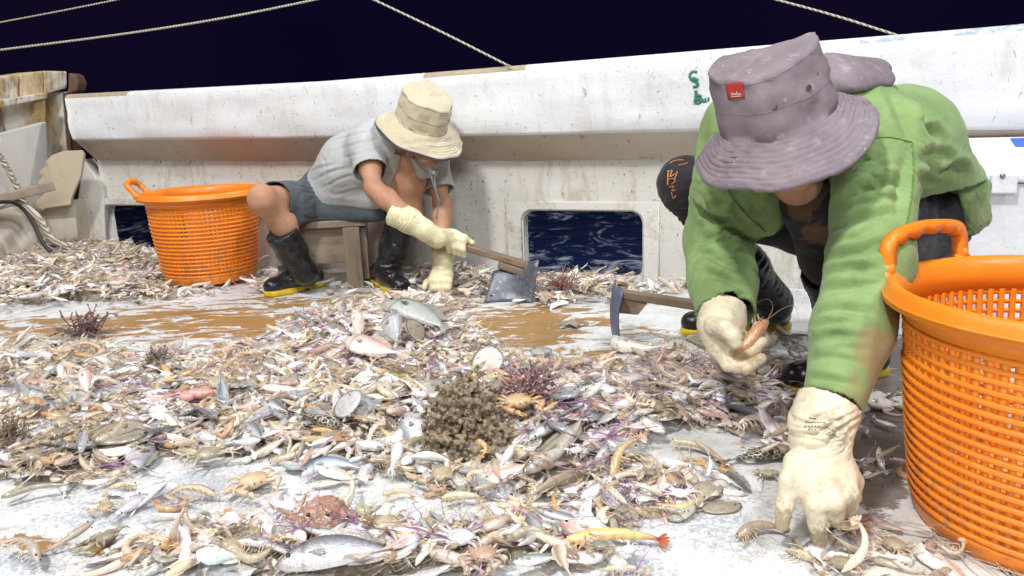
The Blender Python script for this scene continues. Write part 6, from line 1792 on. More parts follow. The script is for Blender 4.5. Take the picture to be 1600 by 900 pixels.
pr_leg = [pack(shrimp_mb(1.0, TAN[i % 5], lerp(TAN[i % 5], (0.4, 0.18, 0.08), .4), nrs.uniform(0.2, 1.6), 9, 5, True)) for i in range(5)]
pr_fis = [pack(fish_mesh(v_, 1.0, 9, 8, nrs.normal() * .15, 0, False)) for v_ in ('silver', 'slim', 'pony', 'pink', 'pony', 'pale', 'pale', 'silver', 'slim', 'brown')]
pr_chip = [pack(shell_mb(1.0, c_, 6, False)) for c_ in ((0.62, 0.58, 0.52), (0.46, 0.40, 0.32), (0.72, 0.71, 0.70), (0.50, 0.40, 0.38))] + [pack(lump_mb(0.5, c_, 0, (7, 5))) for c_ in ((0.30, 0.24, 0.16), (0.42, 0.35, 0.25), (0.60, 0.58, 0.56), (0.25, 0.20, 0.15), (0.50, 0.40, 0.30))]
pr_crb = [pack(crab_mb(1.0, c_, None, False, 8, 1.1, True, False)) for c_ in ((0.34, 0.28, 0.18), (0.44, 0.36, 0.24), (0.62, 0.58, 0.54))]
pr_tw = [pack(twig_mb(1.0, c_, 3, 0.016)) for c_ in ((0.50, 0.38, 0.22), (0.42, 0.30, 0.18), (0.60, 0.50, 0.36), (0.30, 0.22, 0.15))]
pr_pur = [pack(twig_mb(1.0, c_, 4, 0.012, 0.3)) for c_ in ((0.30, 0.14, 0.40), (0.42, 0.24, 0.46), (0.28, 0.12, 0.28), (0.52, 0.38, 0.56))]
purple_w = lambda P: np.clip(0.22 + blobs(P, [(980, 640, 240, 80, 1), (1090, 600, 120, 50, 1), (560, 560, 170, 50, .6), (640, 850, 130, 40, .7), (960, 790, 90, 40, .8), (250, 730, 140, 40, .5), (520, 880, 100, 40, .5), (900, 450, 60, 20, .5), (1000, 640, 120, 50, 1)]), 0, 1)
# mud and scraps packed below
gx, gy = np.meshgrid(np.arange(-2.9, 1.6, 0.014), np.arange(0.85, 4.4, 0.014), indexing='ij')
P = np.stack([gx.ravel(), gy.ravel(), np.zeros(gx.size)], 1)
d_ = dens(P); hz_ = heapz(P)
ok = free(P[:, 0], P[:, 1])
zz = np.where(ok, hz_ * 0.9 + 0.010 * wob(P, 14, 3) + 0.006 * wob(P, 34, 5) - 0.012 + 0.016 * np.clip(d_ - 0.55, 0, 1), -0.03)
zz = np.where(d_ > 0.5, zz, -0.03)
P[:, 2] = zz
ny_ = gx.shape[1]
ii, jj = np.meshgrid(np.arange(gx.shape[0] - 1), np.arange(ny_ - 1), indexing='ij'); q = (ii * ny_ + jj).ravel()
Q = np.stack([q, q + ny_, q + ny_ + 1, q + 1], 1); Q = Q[(zz[Q] > -0.004).any(1)]
me = fast_mesh("packed_scraps", P, Q)
k = N("packed_wet_scraps"); v = k.obj()
c = k.mix(k.ramp(k.noise(v, 60, 6, 0.75), 0.35, 0.65), (0.17, 0.125, 0.085), (0.50, 0.43, 0.34))  # brown scraps, darks deepened to stand for shade between the pieces
c = k.mix(k.ramp(k.vor(v, 80, 'F1', 0), 0.05, 0.35), (0.78, 0.74, 0.70), c)
c = k.mix(k.math('MULTIPLY', k.ramp(k.noise(v, 24, 5), 0.55, 0.7), 0.5), c, (0.34, 0.25, 0.30))
tag(link("packed_scraps", me, k.done(c, 0.4, k.bump(k.noise(v, 90, 6, 0.7), 0.9, 0.012))), "wet brown scraps packed under the heaps of the catch", "catch litter", kind="stuff")

# ---- heroes: things one can point to, laid head to tail between two spots of the deck
def lay(name, mb, mat, label, cat, head_px, tail_px, L0, lift=0.012, roll=0.0, pitch=0.0, group=None, anchor=0.45):
    z = 0.0
    for _ in range(3):
        a, b_ = gr(*head_px, z), gr(*tail_px, z)
        m_ = a * (1 - anchor) + b_ * anchor
        z = heap1(m_[0], m_[1]) + lift
    d = b_ - a; L = np.linalg.norm(d)
    Li = math.hypot(head_px[0] - tail_px[0], head_px[1] - tail_px[1]) * m_[1] / FPX * 1.02
    if L > 1.3 * Li:
        steep = abs(head_px[1] - tail_px[1]) > abs(head_px[0] - tail_px[0])
        L = (1.15 if steep else 1.22) * Li; el = R(32 if steep else 5)
        pitch = pitch + (el if a[1] > b_[1] else -el)
        z += 0.30 * L * math.sin(el)
    me = mb.mesh(name); 
    o = link(name, me, mat)
    o.location = (m_[0], m_[1], z)
    o.rotation_euler = (Matrix.Rotation(math.atan2(d[1], d[0]), 3, 'Z') @ Matrix.Rotation(pitch, 3, 'Y') @ Matrix.Rotation(roll, 3, 'X')).to_euler()
    s = L / L0
    o.scale = (s, s, s)
    HERO.append((m_[0], m_[1], L * 0.42))
    return tag(o, label, cat, group)
HERO = []
def hfish(var, h, t, label, bend=0.0, roll=0.0, lift=0.014, mat=None, name="fish", pitch=0.0, ns=30, nr=18):
    return lay(name, fish_mesh(var, 0.2, ns, nr, bend), mat or (M_net if var == 'net' else M_scale if var == 'lizard' else M_silver if var in ('silver', 'slim', 'pony', 'jack') else M_fish), label, "fish", h, t, 0.2, lift, roll, pitch)
hfish('silver', (430, 872), (655, 846), "large silver fish with dark eye lying across the front of the catch", -0.11, 0.55, 0.036)
hfish('lizard', (800, 772), (952, 652), "long scaly brown lizardfish slanting through the heap beside the coral lump", 0.05, 0.3, 0.030)
hfish('slim', (832, 797), (928, 822), "slim bright silver fish just above the yellow prawn", 0.05, 0.2, 0.024)
hfish('blue', (466, 732), (575, 712), "blue-grey fish with arched back in the middle of the catch", -0.25, 0.5, 0.026)
hfish('pale', (486, 733), (570, 755), "pale fish tucked below the blue-grey arched fish", 0.1, 0.2, 0.014)
hfish('pale', (480, 758), (545, 752), "small pale fish beneath two others on the bare white paint", 0.0, 0.2, 0.010)
hfish('jack', (594, 476), (742, 512), "green-silver jack lying on top of the mound by the seated man's boot", -0.10, 0.15, 0.022)
hfish('pony', (600, 500), (634, 562), "flat white ponyfish with tail hanging down the mound", 0.05, 0.7, 0.050)
hfish('pink', (552, 494), (572, 548), "pink-headed fish standing nose up in the mound", 0.0, 0.6, 0.045, pitch=R(15))
hfish('pink', (534, 536), (640, 556), "rosy white fish lying level across the mound", 0.05, 0.4, 0.045)
hfish('pink', (470, 598), (398, 606), "slender pink fish lying in front of the mound", 0.0, 0.4, 0.028)
hfish('pink', (133, 580), (140, 640), "deep white fish with pink back seen from above near the far end", 0.0, 0.3, 0.035)
hfish('slim', (1184, 770), (1116, 722), "small silver fish alone on bare deck near the big cream glove", 0.12, 0.2, 0.010)
hfish('puffer', (952, 536), (1042, 550), "blunt blue-headed pufferfish at the foot of the lying hoe", 0.15, 0.3, 0.020)
hfish('net', (535, 668), (448, 652), "dark fish with pale net pattern in the middle of the catch", 0.0, 0.5, 0.024)
hfish('net', (1228, 702), (1124, 722), "dark net-patterned flat fish lying by the green man's glove", 0.0, 0.3, 0.012)
hfish('silver', (1212, 656), (1110, 624), "plump silver-pink fish under the green man's raised hand", 0.1, 0.4, 0.024)
hfish('brown', (1382, 738), (1312, 724), "dark brown smooth fish between the big glove and the near basket", 0.0, 0.2, 0.012)
hfish('pink', (1026, 778), (1044, 742), "small rosy fish with big eye beside the white crabs", 0.0, 0.5, 0.030)
hfish('silver', (352, 660), (290, 632), "small grey-pink fish pointing down from the pink octopus", 0.1, 0.4, 0.030)
hfish('brown', (148, 698), (212, 652), "brown goby-like fish slanting over the heap near the far edge", 0.1, 0.3, 0.035)
hfish('silver', (118, 720), (146, 678), "round grey-silver fish lying beside the brown goby-like fish", 0.0, 0.5, 0.030)
hfish('silver', (30, 612), (88, 626), "white-bellied fish resting in the heap at the photograph's edge", 0.1, 0.2, 0.035)
hfish('silver', (60, 645), (18, 600), "broad silvery fish half under the white-bellied one", 0.1, 0.2, 0.028)
hfish('silver', (1250, 866), (1330, 828), "grey-white fish lying under the fingers of the big glove", 0.1, 0.3, 0.012)
hfish('slim', (472, 832), (556, 838), "thin grey fish lying above the large silver fish's back", 0.1, 0.2, 0.022)
hfish('jack', (800, 885), (880, 874), "pale silver fish at the front beside the reddish crab", 0.0, 0.3, 0.022)
hfish('pale', (952, 600), (1034, 582), "pale spindle fish lying on bare paint past the hoe", 0.12, 0.2, 0.010)
hfish('blue', (355, 655), (345, 590), "small blue-tinged fish standing between octopus and green shell", 0.0, 0.4, 0.035)
hfish('silver', (610, 588), (680, 575), "silver fish partly buried behind the green weed", 0.0, 0.3, 0.02)
hfish('silver', (400, 626), (466, 652), "silver-bellied fish lying in front of the slender pink fish", 0.0, 0.4, 0.028)
hfish('pony', (560, 622), (520, 650), "flat pale fish leaning in the heap before the coral lump", 0.0, 0.5, 0.03)
hfish('slim', (30, 478), (96, 462), "long white fish in the far heap near the slack rope", 0.1, 0.3, 0.03)
hfish('silver', (70, 430), (34, 422), "white plump fish at the top of the far heap", 0.0, 0.3, 0.03)
lay("prawn", shrimp_mb(0.2, (0.72, 0.50, 0.16), (0.45, 0.07, 0.03), 0.35, 34, 14, True, 1.0), M_prawn, "yellow prawn with dark red tail lying on bare deck at the front", "prawn", (884, 846), (1024, 824), 0.2, 0.018, 0.2, anchor=0.5)
lay("prawn", shrimp_mb(0.2, (0.62, 0.44, 0.20), (0.44, 0.22, 0.10), 0.6, 30, 12), M_prawn, "tan prawn arched over the heap beside the lizardfish", "prawn", (945, 762), (988, 690), 0.2, 0.04, 0.3, anchor=0.5)
lay("mantis_shrimp", shrimp_mb(0.2, (0.44, 0.36, 0.24), (0.30, 0.20, 0.12), 0.9, 34, 12, True, 1.3), M_prawn, "muddy mantis shrimp on bare deck beside the big glove's fingertips", "mantis shrimp", (1148, 842), (1214, 806), 0.2, 0.016, 0.1, anchor=0.5)
lay("mantis_shrimp", shrimp_mb(0.2, (0.60, 0.52, 0.38), (0.32, 0.20, 0.10), 0.5, 34, 12, True, 1.35), M_prawn, "banded mantis shrimp lying right of the purple twigs below the coral lump", "mantis shrimp", (692, 778), (752, 768), 0.2, 0.024, 0.1, anchor=0.5)
lay("prawn", shrimp_mb(0.2, (0.66, 0.44, 0.18), (0.5, 0.25, 0.1), 0.9, 30, 12), M_prawn, "amber prawn with feelers in front of the coral lump", "prawn", (735, 700), (780, 716), 0.2, 0.04, 0.2, anchor=0.5)
lay("prawn", shrimp_mb(0.2, (0.66, 0.55, 0.34), (0.5, 0.3, 0.15), 1.1, 30, 12), M_prawn, "pale curled prawn lying between arched fish and coral lump", "prawn", (600, 775), (646, 758), 0.2, 0.02, 0.2, anchor=0.5)
lay("prawn", shrimp_mb(0.2, (0.55, 0.50, 0.36), (0.4, 0.3, 0.2), 0.5, 26, 10), M_prawn, "grey curled prawn on bare white paint below the net fish", "prawn", (1050, 690), (1114, 698), 0.2, 0.012, 0.2, anchor=0.5)
def hcrab(mb, mat, label, c, wpx, yaw, w0=0.1, lift=0.012, cat="crab", name="crab", tilt=0.0):
    o = lay(name, mb, mat, label, cat, (c[0] - wpx / 2, c[1]), (c[0] + wpx / 2, c[1]), w0 * 1.24, lift, anchor=0.5)
    o.rotation_euler = (tilt, 0, R(yaw)); return o
hcrab(crab_mb(0.1, (0.60, 0.44, 0.20), (0.62, 0.38, 0.14)), M_shell, "yellow-brown crab with orange legs next to the coral lump", (812, 662), 48, 200, 0.1, 0.05)
hcrab(crab_mb(0.1, (0.52, 0.33, 0.23), (0.56, 0.42, 0.32)), M_shell, "reddish crab at the front by the purple strands", (756, 882), 46, 170, 0.1, 0.025)
hcrab(crab_mb(0.1, (0.82, 0.82, 0.84), (0.74, 0.66, 0.76), True), M_shell, "white crab on its back with spread purple legs", (1006, 782), 26, 10, 0.1, 0.03)
hcrab(crab_mb(0.1, (0.80, 0.80, 0.82), (0.66, 0.55, 0.66), True, 8, 1.9), M_shell, "long-legged white crab straggling onto bare deck beside the white one", (1062, 775), 30, -20, 0.1, 0.02)
hcrab(crab_mb(0.1, (0.27, 0.24, 0.17), (0.45, 0.36, 0.22)), M_shell, "round olive brown crab beside the white crabs", (974, 800), 24, 190, 0.1, 0.03)
hcrab(crab_mb(0.1, (0.30, 0.26, 0.18), (0.45, 0.36, 0.22)), M_shell, "small olive crab above the round olive brown one", (1016, 742), 24, 150, 0.1, 0.035)
hcrab(crab_mb(0.1, (0.30, 0.26, 0.19), (0.46, 0.38, 0.25)), M_shell, "small dark crab under the tail of the tan prawn", (938, 734), 24, 100, 0.1, 0.035)
hcrab(crab_mb(0.1, (0.66, 0.46, 0.26), (0.68, 0.52, 0.34)), M_shell, "sandy orange crab on the worn blue deck patch", (398, 758), 48, 215, 0.1, 0.016)
hcrab(crab_mb(0.1, (0.80, 0.81, 0.84), (0.74, 0.72, 0.72), True), M_shell, "white crab on its back below the yellow prawn", (982, 862), 26, 40, 0.1, 0.02)
hcrab(crab_mb(0.1, (0.28, 0.25, 0.18), (0.42, 0.35, 0.24)), M_shell, "round grey-brown crab near the front below the prawn", (938, 856), 30, 170, 0.1, 0.022)
hcrab(crab_mb(0.1, (0.38, 0.31, 0.21), (0.50, 0.41, 0.28), False, 8, 1.4), M_shell, "tan crab sprawled by the foot of the near basket", (1396, 856), 40, 130, 0.1, 0.008)
hcrab(crab_mb(0.1, (0.34, 0.30, 0.22), (0.48, 0.40, 0.28), False, 8, 1.5), M_shell, "flat tan crab with thin legs above the two pale squid", (326, 716), 40, 30, 0.1, 0.014)
hcrab(crab_mb(0.1, (0.80, 0.80, 0.82), (0.72, 0.70, 0.72), True), M_shell, "white crab on its back beside the lizardfish", (900, 716), 22, 30, 0.1, 0.04)
hcrab(crab_mb(0.1, (0.42, 0.33, 0.2), (0.52, 0.4, 0.24)), M_shell, "tan crab with mud on its shell near the two pale squid", (165, 796), 26, 80, 0.1, 0.012)
def hother(name, mb, mat, label, cat, a, b_, L0, lift=0.015, roll=0, anchor=0.5, pitch=0): return lay(name, mb, mat, label, cat, a, b_, L0, lift, roll, pitch, None, anchor)
hother("squid", squid_mb(0.2, (0.74, 0.72, 0.78)), M_jelly, "round pale squid lying on the worn blue deck", "squid", (278, 758), (214, 770), 0.22, 0.024)
hother("squid", squid_mb(0.2, (0.70, 0.66, 0.74)), M_jelly, "longer pale squid below the round one on worn blue deck", "squid", (226, 775), (176, 808), 0.3, 0.016)
hother("squid", squid_mb(0.2, (0.76, 0.74, 0.82)), M_jelly, "white translucent squid before the coral lump", "squid", (632, 700), (605, 740), 0.26, 0.028)
hother("squid", squid_mb(0.2, (0.72, 0.72, 0.84)), M_jelly, "bluish white squid in the heap near the net fish", "squid", (408, 690), (362, 694), 0.24, 0.03)
hother("squid", squid_mb(0.2, (0.74, 0.76, 0.82)), M_jelly, "clear grey squid at the front by the frogfish", "squid", (400, 818), (448, 832), 0.24, 0.022)
oct_ = squid_mb(0.2, (0.66, 0.30, 0.27), 8); oct_.ball((0.03, 0.06, 0.0), (0.05, 0.035, 0.03), 10, 7, None, (0.75, 0.34, 0.30)); oct_.ball((-0.05, -0.04, 0.0), (0.04, 0.045, 0.03), 10, 7, None, (0.70, 0.26, 0.22))
hother("octopus", oct_, M_jelly, "pink-red octopus lump in the heap", "octopus", (332, 612), (276, 616), 0.22, 0.04)
hother("clam_shell", shell_mb(0.1, (0.42, 0.50, 0.44), 3), M_shell, "big pale green clam shell in the heap", "shell", (354, 612), (402, 608), 0.1, 0.02, R(-25))
hother("clam_shell", shell_mb(0.1, (0.60, 0.36, 0.18), 8), M_shell, "brown orange clam shell beside the white-bellied fish", "shell", (38, 630), (70, 634), 0.1, 0.045)
hother("starfish", None or (lambda b: b)(MB().add(*(lambda n: ([(0, 0, 0.03)] + [((0.11 if i % 2 == 0 else 0.045) * math.cos(i * math.pi / 5), (0.11 if i % 2 == 0 else 0.045) * math.sin(i * math.pi / 5), 0.002 if i % 2 == 0 else 0.016) for i in range(10)], [(0, i + 1, (i + 1) % 10 + 1) for i in range(10)] + [tuple(range(10, 0, -1))]))(0), (0.33, 0.27, 0.21))), M_twig, "grey-brown starfish lying alone on the brown deck", "starfish", (868, 508), (918, 506), 0.2, 0.006)
hother("flatfish", sole_mb(0.1, (0.42, 0.44, 0.41), 1.5), M_fish, "small grey flatfish lying flat on white paint", "flatfish", (828, 547), (864, 549), 0.1, 0.002)
hother("flatfish", sole_mb(0.1, (0.36, 0.32, 0.25), 2.9), M_fish, "grey leaf-shaped flatfish beside the white long-legged crab", "flatfish", (1160, 786), (1092, 798), 0.1, 0.004)
hother("flatfish", sole_mb(0.1, (0.38, 0.33, 0.25), 2.6), M_fish, "pointed grey-brown flatfish above the leaf-shaped one", "flatfish", (1080, 776), (1134, 756), 0.1, 0.010, R(12))
hother("flatfish", sole_mb(0.1, (0.33, 0.30, 0.24), 1.8), M_fish, "broad mud-grey flatfish under the brown goby-like fish", "flatfish", (152, 672), (232, 690), 0.1, 0.028)
hother("flatfish", sole_mb(0.1, (0.62, 0.63, 0.64), 1.6), M_fish, "pale blind side of a flatfish standing in front of the green weed", "flatfish", (556, 624), (530, 668), 0.1, 0.04, R(30))
hother("flatfish", sole_mb(0.1, (0.60, 0.58, 0.55), 1.5), M_fish, "pale torn skate wing lying beyond the coral lump", "flatfish", (735, 570), (790, 574), 0.1, 0.04, R(35))
hother("flatfish", sole_mb(0.1, (0.26, 0.215, 0.165), 1.4), M_fish, "rough brown flatfish tilted behind the white ponyfish", "flatfish", (636, 520), (664, 512), 0.1, 0.05, R(50))
hother("eel", worm_mb([(-0.1, -0.03, 0), (-0.06, 0.03, 0.01), (0, 0.02, 0.012), (0.05, 0.03, 0.01), (0.1, 0.05, 0)], 0.016, (0.56, 0.53, 0.45)), M_fish, "short grey worm-like eel curled on the green weed", "eel", (612, 622), (644, 602), 0.2, 0.05)
hother("eel", worm_mb([(-0.1, 0, 0), (-0.05, 0.012, 0.004), (0, 0.02, 0.006), (0.05, 0.01, 0.004), (0.1, 0, 0)], 0.011, (0.30, 0.27, 0.22)), M_fish, "long muddy grey eel along the edge of the bare deck", "eel", (4, 778), (108, 758), 0.2, 0.02)
hother("sea_cucumber", worm_mb([(-0.1, 0, 0), (-0.04, 0.02, 0.01), (0.03, 0.03, 0.012), (0.1, 0.0, 0)], 0.034, (0.34, 0.29, 0.21)), M_shell, "rough brown sponge finger lying by the front fish", "sponge", (800, 838), (852, 832), 0.2, 0.02)
hother("pebble", lump_mb(0.05, (0.42, 0.36, 0.28), 0, (20, 14)), M_shell, "brown pebble lying on bare white paint at the front", "stone", (775, 836), (806, 838), 0.11, 0.012)
wt = weed_mb(0.09, (0.20, 0.11, 0.10), 60, 0.0022)
hother("seaweed", wt, M_twig, "dark maroon seaweed tuft on the brown deck strip", "seaweed", (100, 526), (172, 522), 0.17, 0.004)
hother("seaweed", weed_mb(0.09, (0.24, 0.13, 0.13), 90, 0.003), M_twig, "dark maroon branching weed beside the coral lump", "seaweed", (795, 615), (865, 618), 0.16, 0.03)
hother("seaweed", weed_mb(0.09, (0.19, 0.14, 0.08), 70, 0.0025), M_twig, "brown bushy weed at the photograph's far edge", "seaweed", (-5, 690), (40, 690), 0.16, 0.03)
hother("seaweed", weed_mb(0.09, (0.16, 0.12, 0.07), 50, 0.002), M_twig, "brown seaweed sprig in the heap behind the pink octopus", "seaweed", (225, 570), (268, 560), 0.16, 0.03)
hother("seaweed", weed_mb(0.09, (0.30, 0.20, 0.10), 50, 0.002), M_twig, "rusty weed sprig behind the large silver fish", "seaweed", (548, 830), (590, 834), 0.16, 0.02)
hother("seaweed", weed_mb(0.09, (0.24, 0.10, 0.07), 60, 0.002), M_twig, "red-brown feathery weed under the steel hoe blade by the wall", "seaweed", (858, 452), (900, 454), 0.16, 0.02)
# spiky green-brown weed mat and the coral lump
F = Field(0.0045)
cc = gr(650, 610, 0.03)
F.ell(cc + np.array([0, 0, 0.02]), (0.10, 0.07, 0.045), None, 0.02)
D, lo = F.grid()
def rough_field(F, amp, sc, seed, hole=0.0, knob=0.0):
    D, lo = F.grid()
    n = D.shape
    X, Y, Z = np.meshgrid(*[lo[i] + np.arange(n[i]) * F.vox for i in range(3)], indexing='ij')
    P = np.stack([X, Y, Z], -1).reshape(-1, 3)
    band = np.abs(D.ravel()) < amp * 3.2
    d = D.ravel().copy()
    Pb = P[band]
    e = np.zeros(len(Pb))
    for o_, (s_, a_) in enumerate(((sc, 1.0), (sc * 2.1, 0.55), (sc * 4.3, 0.3))):
        e += a_ * np.array([mnoise.noise(Vector(p * s_ + seed * 7.3 + o_ * 11)) for p in Pb])
    if knob: e += knob * (np.array([mnoise.voronoi(Vector(p * sc * 1.5 + seed))[0][0] for p in Pb]) * 2.2 - 1.0)
    d[band] += amp * (e * 1.6 + hole)
    V, Fc = surface_nets(d.reshape(n).astype(np.float32))
    return lo + V * F.vox, Fc
V, Fc = rough_field(F, 0.013, 38, 1)
wm = fast_mesh("weed_mat", V, Fc)
k = N("olive_weed"); v = k.obj()
c = k.mix(k.ramp(k.noise(v, 60, 6, 0.7), 0.35, 0.65), (0.17, 0.14, 0.05), (0.44, 0.38, 0.17))
tag(link("sponge", wm, k.done(c, 0.5, k.bump(k.noise(v, 140, 5), 0.8, 0.006))), "olive green spongy mat lying behind the brown coral lump", "sponge")
F = Field(0.0031)
c0 = gr(732, 728, 0.0) + np.array([0, 0, 0.012])
for dx, dy, dz, r_ in ((0, 0.03, 0.07, 0.055), (-0.05, 0.01, 0.05, 0.040), (0.045, 0.02, 0.06, 0.045), (-0.01, 0.02, 0.135, 0.045), (0.03, 0.03, 0.11, 0.035), (-0.03, 0.04, 0.10, 0.040), (0.0, -0.02, 0.03, 0.035), (0.055, 0.0, 0.03, 0.03), (-0.065, 0.02, 0.085, 0.025)):
    F.ell(c0 + np.array([dx, dy, dz]), (r_, r_ * 0.9, r_), None, 0.012)
V, Fc = rough_field(F, 0.022, 44, 3, 0.05, 0.85)
cm = fast_mesh("coral", V, Fc)
k = N("brown_knobbly_coral"); v = k.obj()
c = k.mix(k.ramp(k.noise(v, 90, 6, 0.75), 0.35, 0.68), (0.20, 0.145, 0.09), (0.52, 0.42, 0.29))
tag(link("coral", cm, k.done(c, 0.7, k.bump(k.noise(v, 220, 5, 0.7), 0.8, 0.006))), "big knobbly brown coral lump standing in the middle of the catch", "coral")
HERO.append((c0[0], c0[1] + 0.02, 0.09))
# frogfish: blunt spiny head with open red mouth facing the camera
F = Field(0.0028)
cf = gr(500, 818, 0.040)
F.ell(cf + np.array([0, 0.03, 0.0]), (0.046, 0.05, 0.030), None, 0.02).ell(cf + np.array([0.002, -0.005, -0.004]), (0.030, 0.022, 0.022), None, 0.015)
for s in (-1, 1): F.ell(cf + np.array([0.017 * s, 0.002, 0.020]), (0.010, 0.010, 0.010), None, 0.008).cone(cf + np.array([0.03 * s, 0.02, 0.0]), cf + np.array([0.062 * s, 0.015, 0.006]), 0.014, 0.006, 0.012)
F.ell(cf + np.array([0.004, -0.026, -0.004]), (0.014, 0.012, 0.007), None, 0.004, 'cut')
V, Fc = rough_field(F, 0.003, 120, 5)
fm_ = fast_mesh("frogfish", V, Fc); set_col(fm_, np.array([0.40, 0.22, 0.15])[None] * (1 + 0.3 * wob(V, 60, 2)[:, None]))
ff = tag(link("frogfish", fm_, M_twig), "warty red-brown frogfish facing the camera with open mouth", "frogfish")
MB().ball(cf + np.array([0.004, -0.021, -0.005]), (0.0135, 0.006, 0.0065), 12, 8, None, (0.62, 0.20, 0.17)).build("mouth", M_jelly, ff)
for s in (-1, 1): MB().ball(cf + np.array([0.018 * s, -0.006, 0.022]), 0.0045, 10, 7, None, (0.03, 0.025, 0.02)).build("eye", M_fish, ff)
HERO.append((cf[0], cf[1], 0.07))
# shrimp held by the raised glove
hs_ = shrimp_mb(0.125, (0.66, 0.34, 0.13), (0.60, 0.24, 0.09), 0.3, 26, 12, True, 1.3)
o = link("prawn", hs_.mesh("prawn"), M_prawn); o.location = A(1172, 532, 1.622)
o.rotation_euler = (0, 0, 0)
dd = A(1158, 552, 1.61) - A(1190, 512, 1.64); o.rotation_euler = Vector(dd).to_track_quat('X', 'Z').to_euler()
tag(o, "orange-brown prawn held in the green man's raised glove", "prawn")
for w_ in ([A(1166, 556, 1.60), A(1180, 568, 1.60), A(1192, 576, 1.62)],): pass

# ---- the loose litter, kept mostly clear of the things laid out above
litter("small_shrimp_litter", "loose small tan shrimps covering the deck among the catch", pr_shr + pr_leg * 2, 2600, 0.05, 0.115, 0.022)
litter("shell_litter", "broken shell bits and mud crumbs strewn through the catch", pr_chip, 1900, 0.014, 0.038, 0.010)
litter("small_fish_litter", "tiny silvery and tan fish fry mixed into the catch", pr_fis, 1900, 0.05, 0.125, 0.020)
litter("small_crab_litter", "tiny brown crabs and crab bits mixed into the catch", pr_crb, 260, 0.016, 0.030, 0.012)
litter("twig_litter", "fine tan twigs, feelers and legs strewn over the catch", pr_tw, 1300, 0.035, 0.085, 0.024, None, 0.2)
litter("purple_twig_litter", "fine purple sea whip strands tangled over the catch", pr_pur, 820, 0.04, 0.10, 0.028, purple_w, 0.25)

# ---- individuals one could count, nearest first, named by the landmark they lie closest to
LAND = [((110, 430), "in the far corner heap behind the basket"), ((260, 440), "in the heap beside the far basket"), ((700, 430), "by the seated man's planted glove"), ((900, 450), "below the middle port in the wall"),
        ((560, 520), "on the mound before the seated man"), ((700, 550), "on the mound behind the coral lump"), ((150, 600), "around the deep white pink-backed fish"), ((300, 610), "around the pink octopus"), ((430, 610), "around the slender pink fish"),
        ((60, 680), "near the bushy brown weed"), ((200, 690), "around the brown goby-like fish"), ((490, 665), "around the net-patterned dark fish"), ((620, 640), "near the olive spongy mat"), ((740, 690), "at the foot of the coral lump"),
        ((840, 620), "around the maroon branching weed"), ((960, 620), "among the purple strands beyond the lizardfish"), ((1080, 610), "between hoe and raised glove"), ((1180, 640), "below the raised glove"), ((870, 720), "around the long lizardfish"), ((1000, 770), "around the white crabs"),
        ((520, 730), "around the blue-grey arched fish"), ((400, 760), "by the sandy orange crab"), ((220, 780), "near the two pale squid"), ((500, 820), "around the frogfish"), ((540, 875), "around the large silver fish at the front"), ((760, 870), "by the reddish crab at the front"),
        ((950, 840), "around the yellow prawn"), ((1270, 850), "by the big glove's fingertips"), ((1180, 710), "near the net-patterned flat fish"), ((1400, 870), "at the foot of the near basket"), ((240, 865), "on the front edge before the squid"), ((60, 520), "by the maroon tuft on the brown strip"), ((640, 780), "in the gap below the coral lump"), ((1340, 700), "on the muddy deck beside the near basket")]
LX = np.array([l[0] for l in LAND], float)
def where(x, y):
    px, py = project(np.array([[x, y, 0.02]]))
    return LAND[int((((LX[:, 0] - px[0]) / 1.0) ** 2 + ((LX[:, 1] - py[0]) * 1.7) ** 2).argmin())][1]
def strew(name, kinds, n, smin, smax, group, cat, lift=(0.010, 0.028), wfun=None, tilt=0.4, sep=0.03):
    """kinds: list of (mesh, material, description)"""
    P = sample(n * 4, wfun)
    px, py = project(P)
    order = np.argsort(P[:, 1] + nrs.uniform(0, 1.2, len(P)))
    got = []
    for i in order:
        x, y = P[i, 0], P[i, 1]
        if not (-40 < px[i] < 1600 and py[i] < 915): continue
        if any((x - a) ** 2 + (y - b_) ** 2 < (r_ * 0.55) ** 2 for a, b_, r_ in HERO): continue
        if any((x - a) ** 2 + (y - b_) ** 2 < sep ** 2 for a, b_ in got): continue
        got.append((x, y))
        me, mat, desc = kinds[nrs.integers(len(kinds))]
        o = bpy.data.objects.new(name, me); COL.objects.link(o)
        s = nrs.uniform(smin, smax); o.scale = (s, s * (1 if nrs.random() < .5 else -1), s)
        hz = heap1(x, y)
        dn = float(dens(np.array([[x, y, 0]]))[0])
        lf = nrs.uniform(*lift) * (0.35 + 0.65 * min(1, dn))
        o.location = (x, y, hz + lf)
        tl = tilt * (0.35 + 0.65 * min(1, dn))
        o.rotation_euler = (nrs.normal() * tl, nrs.normal() * tl * 0.6, nrs.uniform(0, 6.283))
        tag(o, desc + " " + where(x, y), cat, group)
        if len(got) >= n: break
def kmesh(name, mb, mat):
    me = mb.mesh(name); me.polygons.foreach_set("use_smooth", np.ones(len(me.polygons), bool)); me.materials.append(mat); return me
fk_ = []
for v_, mat, desc in (('silver', M_silver, "small silver fish"), ('slim', M_silver, "thin silver fish"), ('pony', M_silver, "small flat white fish"), ('pink', M_fish, "small pinkish fish"), ('brown', M_fish, "small brown fish"), ('pale', M_fish, "small pale tan fish")):
    for q in range(3): fk_.append((kmesh("fish", fish_mesh(v_, 0.1, 16, 12, nrs.normal() * 0.2, q), mat), mat, desc))
strew("fish", fk_, 300, 0.75, 1.65, "small fish scattered through the catch", "fish")
sk_ = []
